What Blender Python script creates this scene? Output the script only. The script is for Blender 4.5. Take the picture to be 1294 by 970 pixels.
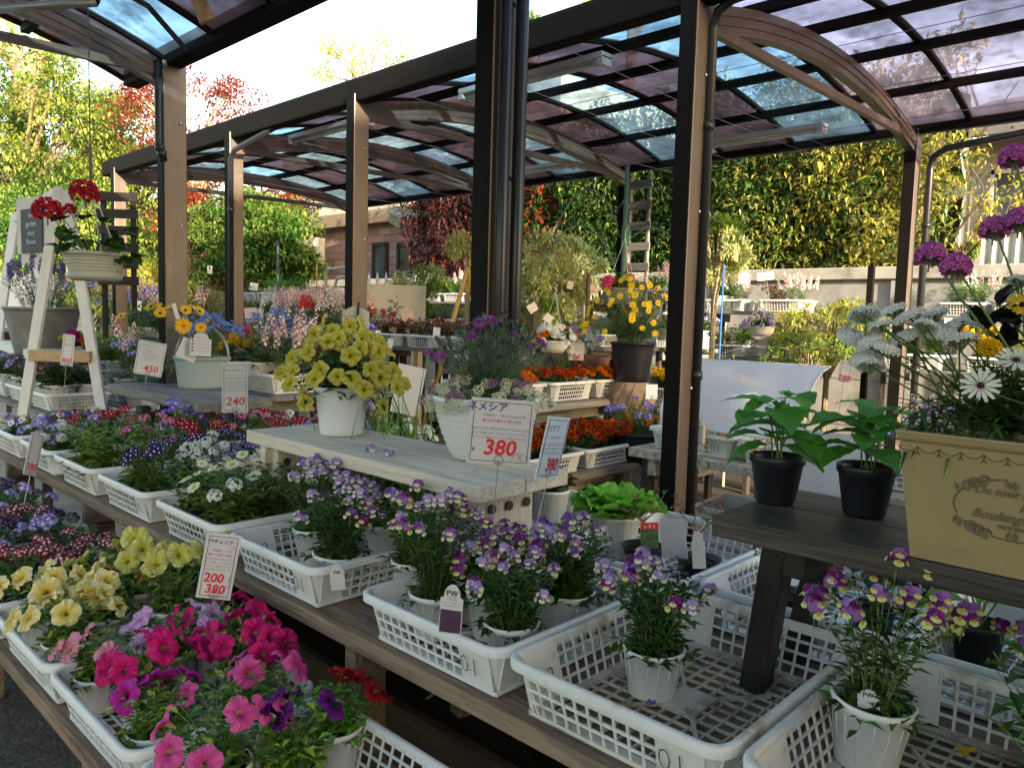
import bpy, math, random
from math import sin, cos, pi, radians, atan2, sqrt
from mathutils import Vector as V, Matrix, Euler
SC = bpy.context.scene
for o in list(bpy.data.objects): bpy.data.objects.remove(o)
COL = SC.collection
# ------------------------------------------------------------ camera
# world axes: +X away to the right, +Y away to the left (the long side of tables and carports), Z up, metres
CAM = V((0, 0, 1.5)); FPX = 972.0
def _axes(pitch=4.9, roll=1.6, yaw=43.4):
    p, r, y = radians(pitch), radians(roll), radians(yaw)
    down = V((-sin(r)*cos(p), cos(r)*cos(p), sin(p))); up = -down
    fw = V((0, 0, 1)) - up*up.z; fw.normalize(); rt = down.cross(fw)
    return cos(y)*fw + sin(y)*rt, sin(y)*fw - cos(y)*rt, up
AX, AY, AZ = _axes()
cam = bpy.data.cameras.new('camera'); camo = bpy.data.objects.new('camera', cam); COL.objects.link(camo)
R_ = V((AX.x, AY.x, AZ.x)); D_ = V((AX.y, AY.y, AZ.y)); F_ = V((AX.z, AY.z, AZ.z))
camo.matrix_world = Matrix(((R_.x, -D_.x, -F_.x, CAM.x), (R_.y, -D_.y, -F_.y, CAM.y), (R_.z, -D_.z, -F_.z, CAM.z), (0, 0, 0, 1)))
cam.sensor_width = 36; cam.lens = FPX/1294*36; cam.clip_start = .05; cam.clip_end = 800
SC.camera = camo
# ------------------------------------------------------------ world, sun, exposure
SUN_EL, SUN_AZ = 11.5, 256.0          # azimuth measured from +X towards +Y
w = bpy.data.worlds.new('World'); SC.world = w; w.use_nodes = True
nt = w.node_tree; sky = nt.nodes.new('ShaderNodeTexSky'); sky.sky_type = 'NISHITA'; sky.sun_disc = False
sky.sun_elevation = radians(SUN_EL); sky.sun_rotation = radians(90-SUN_AZ)
sky.air_density = 1.3; sky.dust_density = 2.5; sky.ozone_density = 1.0
nt.links.new(sky.outputs[0], nt.nodes['Background'].inputs[0]); nt.nodes['Background'].inputs[1].default_value = .15
sl = bpy.data.lights.new('sun', 'SUN'); sl.energy = 3.9; sl.angle = radians(.6); sl.color = (1, .84, .60)
slo = bpy.data.objects.new('sun', sl); COL.objects.link(slo)
sd = V((cos(radians(SUN_AZ))*cos(radians(SUN_EL)), sin(radians(SUN_AZ))*cos(radians(SUN_EL)), sin(radians(SUN_EL))))
slo.rotation_euler = sd.to_track_quat('Z', 'Y').to_euler()
SC.view_settings.view_transform = 'Standard'; SC.view_settings.look = 'None'; SC.view_settings.gamma = 1
SC.view_settings.use_curve_mapping = False; SC.view_settings.exposure = 2.28
SC.render.engine = 'CYCLES'; SC.cycles.max_bounces = 8; SC.cycles.transparent_max_bounces = 16
SC.cycles.use_denoising = True
# ------------------------------------------------------------ from a pixel of the photograph to a point
def ray(px, py):
    d = V(((px-647)/FPX, (py-485)/FPX, 1)); return V((d.dot(AX), d.dot(AY), d.dot(AZ)))
def on(px, py, z): r = ray(px, py); return CAM + r*((z-CAM.z)/r.z)
def onX(px, py, x): r = ray(px, py); return CAM + r*(x/r.x)
def onY(px, py, y): r = ray(px, py); return CAM + r*(y/r.y)
def pd(px, py, d): return CAM + ray(px, py)*d
# ------------------------------------------------------------ mesh builder
def frame(n):
    n = V(n).normalized(); a = V((0, 0, 1)) if abs(n.z) < .9 else V((1, 0, 0))
    t = a.cross(n).normalized(); return t, n.cross(t), n
class MB:
    def __init__(s): s.v = []; s.f = []; s.m = []
    def add(s, vs, fs, m=0):
        b = len(s.v); s.v += [tuple(q) for q in vs]
        for f in fs: s.f.append(tuple(b+i for i in f)); s.m.append(m)
    def box(s, c, d, m=0, M=None):
        vs = [V((c[0]+sx*d[0]/2, c[1]+sy*d[1]/2, c[2]+sz*d[2]/2)) for sx in (-1, 1) for sy in (-1, 1) for sz in (-1, 1)]
        if M is not None: vs = [M @ q for q in vs]
        s.add(vs, [(0, 1, 3, 2), (4, 6, 7, 5), (0, 4, 5, 1), (2, 3, 7, 6), (0, 2, 6, 4), (1, 5, 7, 3)], m)
        return s
    def beam(s, p, q, w, h, m=0, up=(0, 0, 1)):
        p, q = V(p), V(q); d = (q-p).normalized(); u = V(up); a = d.cross(u)
        if a.length < 1e-3: a = d.cross(V((1, 0, 0)))
        a.normalize(); b = a.cross(d).normalized()
        vs = [e + a*(sx*w/2) + b*(sy*h/2) for e in (p, q) for sx, sy in ((-1, -1), (1, -1), (1, 1), (-1, 1))]
        s.add(vs, [(0, 1, 2, 3), (7, 6, 5, 4), (0, 4, 5, 1), (1, 5, 6, 2), (2, 6, 7, 3), (3, 7, 4, 0)], m); return s
    def tube(s, pts, r, n=6, m=0, caps=True):
        pts = [V(p) for p in pts]; k = len(pts); rs = r if isinstance(r, (list, tuple)) else [r]*k
        b = len(s.v); ref = None
        for i, p in enumerate(pts):
            d = (pts[min(i+1, k-1)]-pts[max(i-1, 0)]).normalized()
            if ref is None: t, bb, _ = frame(d)
            else:
                t = ref-d*ref.dot(d)
                if t.length < 1e-5: t = frame(d)[0]
                t.normalize(); bb = d.cross(t)
            ref = t
            for j in range(n):
                a = 2*pi*j/n; s.v.append(tuple(p+(t*cos(a)+bb*sin(a))*rs[i]))
        for i in range(k-1):
            for j in range(n):
                s.f.append((b+i*n+j, b+i*n+(j+1) % n, b+(i+1)*n+(j+1) % n, b+(i+1)*n+j)); s.m.append(m)
        if caps and n > 3:
            s.f.append(tuple(b+j for j in range(n))[::-1]); s.m.append(m)
            s.f.append(tuple(b+(k-1)*n+j for j in range(n))); s.m.append(m)
        return s
    def lathe(s, prof, c=(0, 0, 0), n=24, m=0, sx=1, sy=1, M=None):
        b = len(s.v)
        for r, z in prof:
            for j in range(n):
                a = 2*pi*j/n; q = V((c[0]+r*cos(a)*sx, c[1]+r*sin(a)*sy, c[2]+z))
                if M is not None: q = M @ q
                s.v.append(tuple(q))
        for i in range(len(prof)-1):
            for j in range(n):
                s.f.append((b+i*n+j, b+i*n+(j+1) % n, b+(i+1)*n+(j+1) % n, b+(i+1)*n+j)); s.m.append(m)
        for i in (0, len(prof)-1):
            if prof[i][0] > 1e-4:
                t = tuple(b+i*n+j for j in range(n)); s.f.append(t if i else t[::-1]); s.m.append(m)
        return s
    def leaf(s, p, d, L, W, m=0, up=V((0, 0, 1)), bend=.25, fold=.25, seg=2):
        d = V(d).normalized(); a = d.cross(up)
        if a.length < .05: a = d.cross(V((1, .3, 0)))
        a.normalize(); u = a.cross(d).normalized(); p = V(p)
        if seg <= 2:
            c1 = p+d*L*.45; tip = p+d*L-u*L*bend
            s.add([p, c1+a*W/2+u*W*fold, tip, c1-a*W/2+u*W*fold, c1-u*L*bend*.1], [(0, 4, 2, 1), (0, 3, 2, 4)], m)
        else:
            vs = []; fs = []
            for i in range(seg+1):
                t = i/seg; wd = W/2*(sin(pi*min(1, t*1.02+.04)**.8))**.75 if 0 < i < seg else W*.03
                c = p+d*L*(t-.12*bend*t*t)-u*L*bend*t*t
                ru = .02*W*((i % 2)*2-1)
                vs += [c+a*wd+u*(W*fold*(wd/W)*1.3+ru), c, c-a*wd+u*(W*fold*(wd/W)*1.3-ru)]
            for i in range(seg):
                b = i*3; fs += [(b, b+1, b+4, b+3), (b+1, b+2, b+5, b+4)]
            s.add(vs, fs, m)
    def mesh(s, name, mats, smooth=False):
        me = bpy.data.meshes.new(name); me.from_pydata(s.v, [], s.f)
        for m in (mats if isinstance(mats, (list, tuple)) else [mats]): me.materials.append(m)
        me.polygons.foreach_set('material_index', s.m)
        if smooth: me.polygons.foreach_set('use_smooth', [True]*len(s.f))
        me.update(); return me
    def build(s, name, mats, parent=None, smooth=False, loc=None, bevel=0):
        o = link(s.mesh(name, mats, smooth), name, parent)
        if loc is not None: o.location = loc
        if bevel:
            b = o.modifiers.new('bevel', 'BEVEL'); b.width = bevel; b.segments = 2; b.limit_method = 'ANGLE'
        return o
def link(me, name, parent=None, M=None):
    o = bpy.data.objects.new(name, me); COL.objects.link(o)
    if parent is not None: o.parent = parent
    if M is not None: o.matrix_local = M
    return o
def tag(o, label, cat, group=None, kind=None):
    if label: o['label'] = label
    if cat: o['category'] = cat
    if group: o['group'] = group
    if kind: o['kind'] = kind
    return o
def thing(name, label, cat, loc=(0, 0, 0), rz=0, group=None, rot=None):
    o = bpy.data.objects.new(name, None); COL.objects.link(o); o.location = loc
    o.rotation_euler = rot if rot else (0, 0, rz); o.empty_display_size = .1
    return tag(o, label, cat, group)
def copy_tree(o, parent=None):
    c = o.copy(); COL.objects.link(c); c.parent = parent
    for ch in list(o.children): copy_tree(ch, c)
    return c
# ------------------------------------------------------------ materials
_M = {}
def srgb(h):
    c = [int(h[i:i+2], 16)/255 for i in (0, 2, 4)]
    return tuple(x/12.92 if x <= .04045 else ((x+.055)/1.055)**2.4 for x in c)
def mat(name, col, rough=.6, var=.18, scale=8, stretch=None, bump=.0, spec=.4, metal=0, dirt=None, dirt_s=3, trans=0, island=0, cols=None, coord='Object', alpha=None, dirt_lo=.52):
    """principled material; colour broken by noise, by a stain layer (dirt) or, for leaves and petals, by a colour per island"""
    if name in _M: return _M[name]
    if isinstance(col, str): col = srgb(col)
    m = bpy.data.materials.new(name); m.use_nodes = True; _M[name] = m; n = m.node_tree; P = n.nodes['Principled BSDF']; L = n.links.new
    tc = n.nodes.new('ShaderNodeTexCoord'); mp = n.nodes.new('ShaderNodeMapping'); L(tc.outputs[coord], mp.inputs[0])
    if stretch: mp.inputs['Scale'].default_value = stretch
    P.inputs['Roughness'].default_value = rough; P.inputs['Metallic'].default_value = metal; P.inputs['Specular IOR Level'].default_value = spec
    cr = n.nodes.new('ShaderNodeValToRGB')
    if cols:
        cols = [srgb(c) if isinstance(c, str) else c for c in cols]
        geo = n.nodes.new('ShaderNodeNewGeometry'); L(geo.outputs['Random Per Island'], cr.inputs[0])
        while len(cr.color_ramp.elements) < len(cols): cr.color_ramp.elements.new(.5)
        for i, c in enumerate(cols):
            cr.color_ramp.elements[i].position = i/(len(cols)-1); cr.color_ramp.elements[i].color = (*c, 1)
    else:
        no = n.nodes.new('ShaderNodeTexNoise'); no.inputs['Scale'].default_value = scale; no.inputs['Detail'].default_value = 6; no.inputs['Roughness'].default_value = .65
        L(mp.outputs[0], no.inputs[0]); L(no.outputs[0], cr.inputs[0])
        e = cr.color_ramp.elements; e[0].position = .3; e[1].position = .7
        e[0].color = (*[c*(1-var) for c in col], 1); e[1].color = (*[min(1, c*(1+var)) for c in col], 1)
    out = cr.outputs[0]
    if dirt:
        dc = srgb(dirt) if isinstance(dirt, str) else dirt
        n2 = n.nodes.new('ShaderNodeTexNoise'); n2.inputs['Scale'].default_value = dirt_s; n2.inputs['Detail'].default_value = 8; n2.inputs['Roughness'].default_value = .7
        L(mp.outputs[0], n2.inputs[0]); r2 = n.nodes.new('ShaderNodeValToRGB'); r2.color_ramp.elements[0].position = dirt_lo; r2.color_ramp.elements[1].position = dirt_lo+.16
        L(n2.outputs[0], r2.inputs[0]); mx = n.nodes.new('ShaderNodeMixRGB'); L(r2.outputs[0], mx.inputs[0]); L(out, mx.inputs[1]); mx.inputs[2].default_value = (*dc, 1); out = mx.outputs[0]
    L(out, P.inputs['Base Color'])
    if bump:
        nb = n.nodes.new('ShaderNodeTexNoise'); nb.inputs['Scale'].default_value = scale*2.5; nb.inputs['Detail'].default_value = 5; L(mp.outputs[0], nb.inputs[0])
        bp = n.nodes.new('ShaderNodeBump'); bp.inputs['Strength'].default_value = bump; bp.inputs['Distance'].default_value = .01; L(nb.outputs[0], bp.inputs['Height']); L(bp.outputs[0], P.inputs['Normal'])
    if trans:
        tr = n.nodes.new('ShaderNodeBsdfTranslucent'); L(out, tr.inputs[0]); ms = n.nodes.new('ShaderNodeMixShader'); ms.inputs[0].default_value = trans
        L(P.outputs[0], ms.inputs[1]); L(tr.outputs[0], ms.inputs[2]); L(ms.outputs[0], n.nodes['Material Output'].inputs[0])
    return m
def leafm(name, *cols, rough=.45, trans=.3): return mat(name, 'ffffff', rough=rough, cols=cols, trans=trans, spec=.35)
def petal(name, *cols, trans=.3): return mat(name, 'ffffff', rough=.6, cols=cols, trans=trans, spec=.2)
def radialm(name, stops, rough=.55, trans=.3, veins=0):
    """petal colour by distance from the flower's centre (object space)"""
    if name in _M: return _M[name]
    m = bpy.data.materials.new(name); m.use_nodes = True; _M[name] = m; n = m.node_tree; P = n.nodes['Principled BSDF']; L = n.links.new
    P.inputs['Roughness'].default_value = rough; P.inputs['Specular IOR Level'].default_value = .2
    tc = n.nodes.new('ShaderNodeTexCoord'); mu = n.nodes.new('ShaderNodeVectorMath'); mu.operation = 'MULTIPLY'; mu.inputs[1].default_value = (1, 1, 0)
    L(tc.outputs['Object'], mu.inputs[0]); le = n.nodes.new('ShaderNodeVectorMath'); le.operation = 'LENGTH'; L(mu.outputs[0], le.inputs[0])
    no = n.nodes.new('ShaderNodeTexNoise'); no.inputs['Scale'].default_value = 90; L(tc.outputs['Object'], no.inputs[0])
    ma = n.nodes.new('ShaderNodeMath'); ma.operation = 'MULTIPLY_ADD'; L(no.outputs[0], ma.inputs[0]); ma.inputs[1].default_value = .008; L(le.outputs['Value'], ma.inputs[2])
    mb = n.nodes.new('ShaderNodeMath'); mb.operation = 'MULTIPLY'; L(ma.outputs[0], mb.inputs[0]); mb.inputs[1].default_value = 20
    cr = n.nodes.new('ShaderNodeValToRGB'); L(mb.outputs[0], cr.inputs[0])
    while len(cr.color_ramp.elements) < len(stops): cr.color_ramp.elements.new(.5)
    for i, (p, c) in enumerate(stops): cr.color_ramp.elements[i].position = p; cr.color_ramp.elements[i].color = (*srgb(c), 1)
    nv = n.nodes.new('ShaderNodeVectorMath'); nv.operation = 'NORMALIZE'; L(mu.outputs[0], nv.inputs[0]); n3 = n.nodes.new('ShaderNodeTexNoise'); n3.inputs['Scale'].default_value = 9; n3.inputs['Detail'].default_value = 3; L(nv.outputs[0], n3.inputs[0]); r3 = n.nodes.new('ShaderNodeValToRGB'); r3.color_ramp.elements[0].position = .38; r3.color_ramp.elements[0].color = (.62, .55, .60, 1); r3.color_ramp.elements[1].position = .58; r3.color_ramp.elements[1].color = (1, 1, 1, 1); L(n3.outputs[0], r3.inputs[0]); mv = n.nodes.new('ShaderNodeMixRGB'); mv.blend_type = 'MULTIPLY'; mv.inputs[0].default_value = .75; L(cr.outputs[0], mv.inputs[1]); L(r3.outputs[0], mv.inputs[2]); cr = mv
    L(cr.outputs[0], P.inputs['Base Color'])
    tr = n.nodes.new('ShaderNodeBsdfTranslucent'); L(cr.outputs[0], tr.inputs[0]); ms = n.nodes.new('ShaderNodeMixShader'); ms.inputs[0].default_value = trans
    L(P.outputs[0], ms.inputs[1]); L(tr.outputs[0], ms.inputs[2]); L(ms.outputs[0], n.nodes['Material Output'].inputs[0])
    return m
def woodm(name, col, axis='y', var=.42, rough=.75, dirt=None, dirt_lo=.52):
    st = {'x': (1.2, 14, 14), 'y': (14, 1.2, 14), 'z': (14, 14, 1.2)}[axis]
    return mat(name, col, rough=rough, var=var, scale=2.2, stretch=st, bump=.6, spec=.25, dirt=dirt, dirt_s=1.0, dirt_lo=dirt_lo)
WHITE = mat('white_plastic', (.62, .63, .62), rough=.42, var=.07, scale=12, dirt=(.40, .37, .31), dirt_s=9, dirt_lo=.60, bump=.03)
WHITE2 = mat('white_plastic_dirty', (.60, .60, .57), rough=.5, var=.1, scale=14, dirt=(.30, .24, .17), dirt_s=7, dirt_lo=.53, bump=.05)
GREYW = mat('grey_white_plastic', (.50, .54, .56), rough=.4, var=.07, scale=10, dirt=(.3, .3, .28), dirt_s=8, dirt_lo=.6)
POTW = mat('white_pot_plastic', (.64, .65, .64), rough=.45, var=.06, scale=14, stretch=(1, 1, .2), dirt=(.40, .37, .32), dirt_s=6, dirt_lo=.62)
BLACKP = mat('black_pot_plastic', (.012, .013, .018), rough=.35, var=.2, scale=20, dirt=(.05, .045, .04), dirt_s=10, dirt_lo=.6)
SOIL = mat('soil', (.035, .025, .018), rough=.95, var=.6, scale=90, bump=1.0, spec=.1)
BRONZE = mat('bronze_aluminium', (.125, .096, .080), rough=.42, var=.1, scale=5, stretch=(3, 3, .6), metal=.3, dirt=(.19, .16, .135), dirt_s=4, dirt_lo=.56, bump=.05)
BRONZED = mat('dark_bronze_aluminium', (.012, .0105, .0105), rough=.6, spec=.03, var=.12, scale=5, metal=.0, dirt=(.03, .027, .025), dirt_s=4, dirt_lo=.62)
PIPE = mat('black_pipe', (.018, .018, .021), rough=.32, var=.12, scale=6)
STEEL = mat('steel_wire', (.35, .35, .35), rough=.35, metal=.8, var=.1)
GREENP = mat('green_pole', (.06, .12, .10), rough=.4, var=.1)
CARD = mat('card', (.55, .55, .56), rough=.3, var=.03, scale=4)
CARDB = mat('card_blue_light', (.62, .70, .80), rough=.25, var=.04)
INK = mat('ink_black', (.02, .02, .03), rough=.6, var=.0)
INKB = mat('ink_blue', (.03, .05, .18), rough=.6, var=.0)
RED = mat('ink_red', (.62, .02, .04), rough=.6, var=.05)
GREYL = mat('grey_print', (.22, .22, .24), rough=.6, var=.0)
G1 = leafm('leaf_green', '2c4a1c', '3f6a26', '587f33')
G2 = leafm('leaf_dark', '1b3518', '28451f', '3a5a2a')
G3 = leafm('leaf_light', '5a7d2a', '7c9a38', '9bb04a')
G4 = leafm('leaf_grey_green', '4d6355', '66806f', '839a84')
G5 = leafm('leaf_fresh', '3f7a1e', '63a02a', '86bd3a', trans=.4)
G6 = leafm('leaf_silver', '9aa790', 'b4bea6', '848f78')
STEM = mat('stem_green', (.10, .16, .05), var=.2)
TWIG = mat('twig_brown', (.10, .065, .04), var=.3, bump=.3)
BARK = mat('bark', (.16, .115, .08), var=.4, scale=14, stretch=(2, 2, .5), bump=.6, rough=.9)
BARKL = mat('bark_pale', (.36, .30, .20), var=.3, scale=14, bump=.5, rough=.9)
_F = {}
def text(s, size, m, parent, loc, align='CENTER', bold=0, shear=0, sx=1, rot=(pi/2, 0, 0), extrude=0, name='lettering'):
    cu = bpy.data.curves.new('t', 'FONT'); cu.body = s; cu.size = size; cu.align_x = align; cu.offset = bold; cu.shear = shear
    cu.resolution_u = 2; cu.extrude = extrude
    o = bpy.data.objects.new('t', cu); COL.objects.link(o); bpy.context.view_layer.update()
    me = bpy.data.meshes.new_from_object(o.evaluated_get(bpy.context.evaluated_depsgraph_get()))
    bpy.data.objects.remove(o); me.materials.clear(); me.materials.append(m); me.name = name
    r = link(me, name, parent); r.location = loc; r.rotation_euler = rot; r.scale = (sx, 1, 1); return r
# ------------------------------------------------------------ setting
def rnd_ground(name, x0, x1, y0, y1, z, m, n=1, kind='structure'):
    b = MB(); b.add([(x0, y0, z), (x1, y0, z), (x1, y1, z), (x0, y1, z)], [(0, 1, 2, 3)]); return tag(b.build(name, m), None, None, kind=kind)
GRAV = mat('damp_gravel', (.055, .048, .042), rough=.9, var=.6, scale=25, bump=.9, dirt=(.11, .10, .085), dirt_s=6, dirt_lo=.55)
PAVE = mat('pale_concrete', (.34, .31, .27), rough=.85, var=.16, scale=6, bump=.25, dirt=(.17, .15, .12), dirt_s=1.5, dirt_lo=.52)
rnd_ground('ground', -300, 300, -300, 300, 0, GRAV)
rnd_ground('path', 2.75, 3.3, -4, 24, .004, PAVE)
rnd_ground('courtyard', -6, 2.75, 3.6, 24, .004, PAVE)
rnd_ground('nursery_yard', 3.3, 8.4, 5.4, 26, .004, mat('yard_gravel', (.20, .18, .15), rough=.9, var=.4, scale=30, bump=.7))
tb = MB(); tb.box((6.2, 24, .25), (9, 8, .5)); tag(tb.build('raised_terrace', PAVE), None, None, kind='structure')
def panelm(name, tint, opac=.30, rough=.25):
    m = mat(name, tint, rough=rough, var=.3, scale=3, dirt=tuple(c*.6 for c in tint), dirt_s=3.5, dirt_lo=.5); n = m.node_tree
    P = n.nodes['Principled BSDF']; P.inputs['Specular IOR Level'].default_value = .12; P.inputs['Roughness'].default_value = .4; src = P.inputs['Base Color'].links[0].from_socket
    t = n.nodes.new('ShaderNodeBsdfTransparent'); n.links.new(src, t.inputs[0]); tl = n.nodes.new('ShaderNodeBsdfTranslucent'); n.links.new(src, tl.inputs[0])
    a = n.nodes.new('ShaderNodeMixShader'); a.inputs[0].default_value = .5; n.links.new(P.outputs[0], a.inputs[1]); n.links.new(tl.outputs[0], a.inputs[2])
    b = n.nodes.new('ShaderNodeMixShader'); b.inputs[0].default_value = opac; n.links.new(t.outputs[0], b.inputs[1]); n.links.new(a.outputs[0], b.inputs[2])
    n.links.new(b.outputs[0], n.nodes['Material Output'].inputs[0]); return m
P_BLUE = panelm('panel_blue', (.54, .67, .78), .28); P_DARK = panelm('panel_smoke_purple', (.33, .275, .315), .34); P_PINK = panelm('panel_pale_purple', (.74, .66, .74), .26)
def carport(label, x0, x1, y0, y1, posts0, posts1, zc, sag, cols, colm, pw=(.12, .085), beamw=.10, mirror=False):
    T = thing('carport', label, 'carport', (x0, (y0+y1)/2, 0), 0); oy = (y0+y1)/2
    def zz(x): s = (x-x0)/(x1-x0); return zc+sag*4*s*(1-s)
    L = lambda x, y, z: (x-x0, y-oy, z)
    for px, ys in ((x0, posts0), (x1, posts1)):
        for y in ys:
            b = MB(); b.box(L(px, y, zc/2), (pw[0], pw[1], zc)); p = b.build('post', BRONZE, T, bevel=.006); b = MB(); b.box(L(px-pw[0]/2-.003, y, zc/2), (.006, pw[1]-.006, zc-.01)); b.build('shade_face', BRONZED, p)  # near-black strip: shade on the post's left side, painted as colour
            for z in (zc-.35, zc-.95, 1.2): k = MB(); k.lathe([(.009, 0), (.009, .006), (.004, .009)], n=8, M=Matrix.Translation(V(L(px+.03, y-pw[1]/2, z))) @ Matrix.Rotation(pi/2, 4, 'X')); k.build('bolt', STEEL, p)
    for px, h in ((x0, .15), (x1, .10)):
        b = MB(); b.box(L(px, oy, zc+.02), (beamw, y1-y0, h)); b.box(L(px+(.02 if px == x0 else -.02), oy, zc+.02+h/2+.015), (beamw*.6, y1-y0, .026)); b.build('gutter_beam', BRONZED, T, bevel=.012)
    N = 20
    for y in sorted(set(posts0) | set(posts1)):
        b = MB(); vs = []
        for i in range(N+1):
            x = x0+.05+(x1-x0-.1)*i/N; z = zz(x)-.05; h = .13
            vs += [L(x, y-.03, z-h), L(x, y+.03, z-h), L(x, y+.03, z), L(x, y-.03, z)]
        fs = []
        for i in range(N):
            a = i*4
            for j in range(4): fs.append((a+j, a+(j+1) % 4, a+4+(j+1) % 4, a+4+j))
        fs += [(3, 2, 1, 0), (N*4, N*4+1, N*4+2, N*4+3)]; b.add(vs, fs)
        for i in range(N):        # ribs along the extrusion
            x = x0+.05+(x1-x0-.1)*i/N; xe = x0+.05+(x1-x0-.1)*(i+1)/N
            for dz in (.09, .135): b.beam(L(x, y-.033, zz(x)-dz), L(xe, y-.033, zz(xe)-dz), .008, .012)
        b.build('arch_beam', BRONZE, T)
        b = MB(); b.beam(L(x0+.05, y-.02, zc-.13), L(x1-.05, y-.02, zc-.07), .035, .045); b.build('tie_bar', BRONZE, T)
    NR = 5
    for r in range(1, NR):
        x = x0+(x1-x0)*r/NR; b = MB(); b.box(L(x, oy, zz(x)-.02), (.045, y1-y0, .05)); b.build('purlin', BRONZED, T)
    for y in cols:
        b = MB()
        for i in range(N):
            xa = x0+(x1-x0)*i/N; xb = x0+(x1-x0)*(i+1)/N; b.beam(L(xa, y, zz(xa)+.005), L(xb, y, zz(xb)+.005), .035, .03)
        b.build('rafter', BRONZED, T)
    for k in range(len(cols)-1):
        ya, yb = cols[k]+.012, cols[k+1]-.012; m = colm(k, (ya+yb)/2)
        for r in range(NR):
            b = MB(); xa = x0+(x1-x0)*r/NR; xb = x0+(x1-x0)*(r+1)/NR; vs = []
            for i in range(4):
                x = xa+(xb-xa)*i/3
                for dz in (.012, .018): vs += [L(x, ya, zz(x)+dz), L(x, yb, zz(x)+dz)]
            fs = []
            for i in range(3): a = i*4; fs += [(a, a+1, a+5, a+4), (a+2, a+6, a+7, a+3)]
            b.add(vs, fs); b.build('roof_panel', m, T)
    return T, L
PM = [1.87, 4.42, 6.16, 8.71]
cols = [round(2.13+.63*k, 3) for k in range(-3, 12)]
T1, L1 = carport('long bronze carport with blue and smoky purple curved panels over the middle tables', 3.1, 6.2, cols[0], cols[-1], PM, PM, 2.95, .22, cols,
    lambda k, y: P_PINK if y < 2.13 else (P_BLUE if int(round((y-2.45)/.63)) % 2 == 0 else P_DARK))
ncols = [round(5.38-.63*k, 3) for k in range(0, 19)][::-1]
T2, L2 = carport('nearest bronze carport over the front tables, its roof filling the top left corner', -1.0, 2.0, ncols[0], ncols[-1], [-3, -.7, 2.0, 4.75], [-3, -.7, 2.0, 4.75], 2.95, .30, ncols,
    lambda k, y: P_BLUE if int(round((5.38-y-.315)/.63)) % 2 == 1 else P_DARK, pw=(.14, .085))
def pipe(T, L, pts, r=.022, name='rain_pipe'):
    b = MB(); P = [V(L(*p)) for p in pts]; b.tube(P, r, 12)
    o = b.build(name, PIPE, T, smooth=True)
    a, c = V(P[-2]), V(P[-1])
    for t in (.15, .55): q = a.lerp(c, t); k = MB(); k.tube([q-V((0, 0, .02)), q+V((0, 0, .02))], r*1.25, 12); k.build('pipe_clip', PIPE, o, smooth=True)
    return o
pipe(T2, L2, [(1.96, 1.925, 3.3), (1.96, 1.925, 0)], .02); pipe(T2, L2, [(2.03, 1.918, 3.3), (2.03, 1.918, 0)], .024)
pipe(T2, L2, [(1.90, 4.70, 2.93), (1.90, 4.70, 2.75), (1.90, 4.70, 2.45), (1.92, 4.68, 2.36)], .022)
pipe(T1, L1, [(3.13, .6, 2.99), (3.14, 1.72, 2.90), (3.15, 1.79, 2.87), (3.155, 1.815, 2.80), (3.155, 1.815, 0)], .022)
pipe(T1, L1, [(6.23, .3, 2.93), (6.23, 1.66, 2.80), (6.23, 1.74, 2.75), (6.23, 1.755, 2.66), (6.23, 1.755, 0)], .026)
pipe(T1, L1, [(3.12, 5.5, 2.96), (3.1, 5.52, 2.9), (3.02, 6.0, 2.78), (3.02, 6.06, 2.72), (3.02, 6.06, 0)], .022)
b = MB()
for y in (2.4, 2.6, 3.2, 3.9, 4.8, 5.6, 6.6, 7.6): b.tube([L1(3.15, y, 2.86), L1(4.6, y, 2.83), L1(6.15, y, 2.86)], .0022, 3)
for x in (3.9, 4.7, 5.5, 6.0): b.tube([L1(x, .5, 2.87), L1(x, 8.8, 2.87)], .0022, 3)
b.build('support_wire', STEEL, T1)
b = MB()
for i in range(26): y = .6+i*.32; b.lathe([(.001, -.012), (.012, 0), (.001, .012)], c=L1(6.14, y, 2.87), n=6)
b.build('wire_hook', STEEL, T1)
# fluorescent lamps (off) under the carport roof
def lamp_tube(p, q, label):
    p, q = V(p), V(q); T = thing('ceiling_lamp', label, 'lamp', (p+q)/2, 0); c = (p+q)/2
    MB().beam(p-c, q-c, .10, .035).build('housing', mat('lamp_white', (.55, .55, .52), rough=.4), T, bevel=.004)
    b = MB(); d = (q-p).normalized(); b.tube([p-c+d*.05-V((0, 0, .035)), q-c-d*.05-V((0, 0, .035))], .014, 10); b.build('tube', mat('lamp_tube', (.7, .7, .68), rough=.2), T, smooth=True)
    b = MB()
    for e in (p+d*.02, q-d*.02): b.box(e-c-V((0, 0, .03)), (.09, .04, .05))
    b.build('end_cap', mat('lamp_white', (.55, .55, .52)), T)
lamp_tube((3.62, 2.75, 3.0), (3.62, 3.95, 3.0), 'white strip lamp under the roof just right of the nearest centre post')
lamp_tube((5.75, 2.35, 2.97), (5.75, 3.55, 2.97), 'white strip lamp under the lower roof edge above the hedge')
lamp_tube((5.7, 4.7, 2.97), (5.7, 5.9, 2.97), 'small distant strip lamp above the red shrub')
lamp_tube((3.62, 5.0, 3.0), (3.62, 6.15, 3.0), 'strip lamp near the front gutter between the second and third posts')
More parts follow.
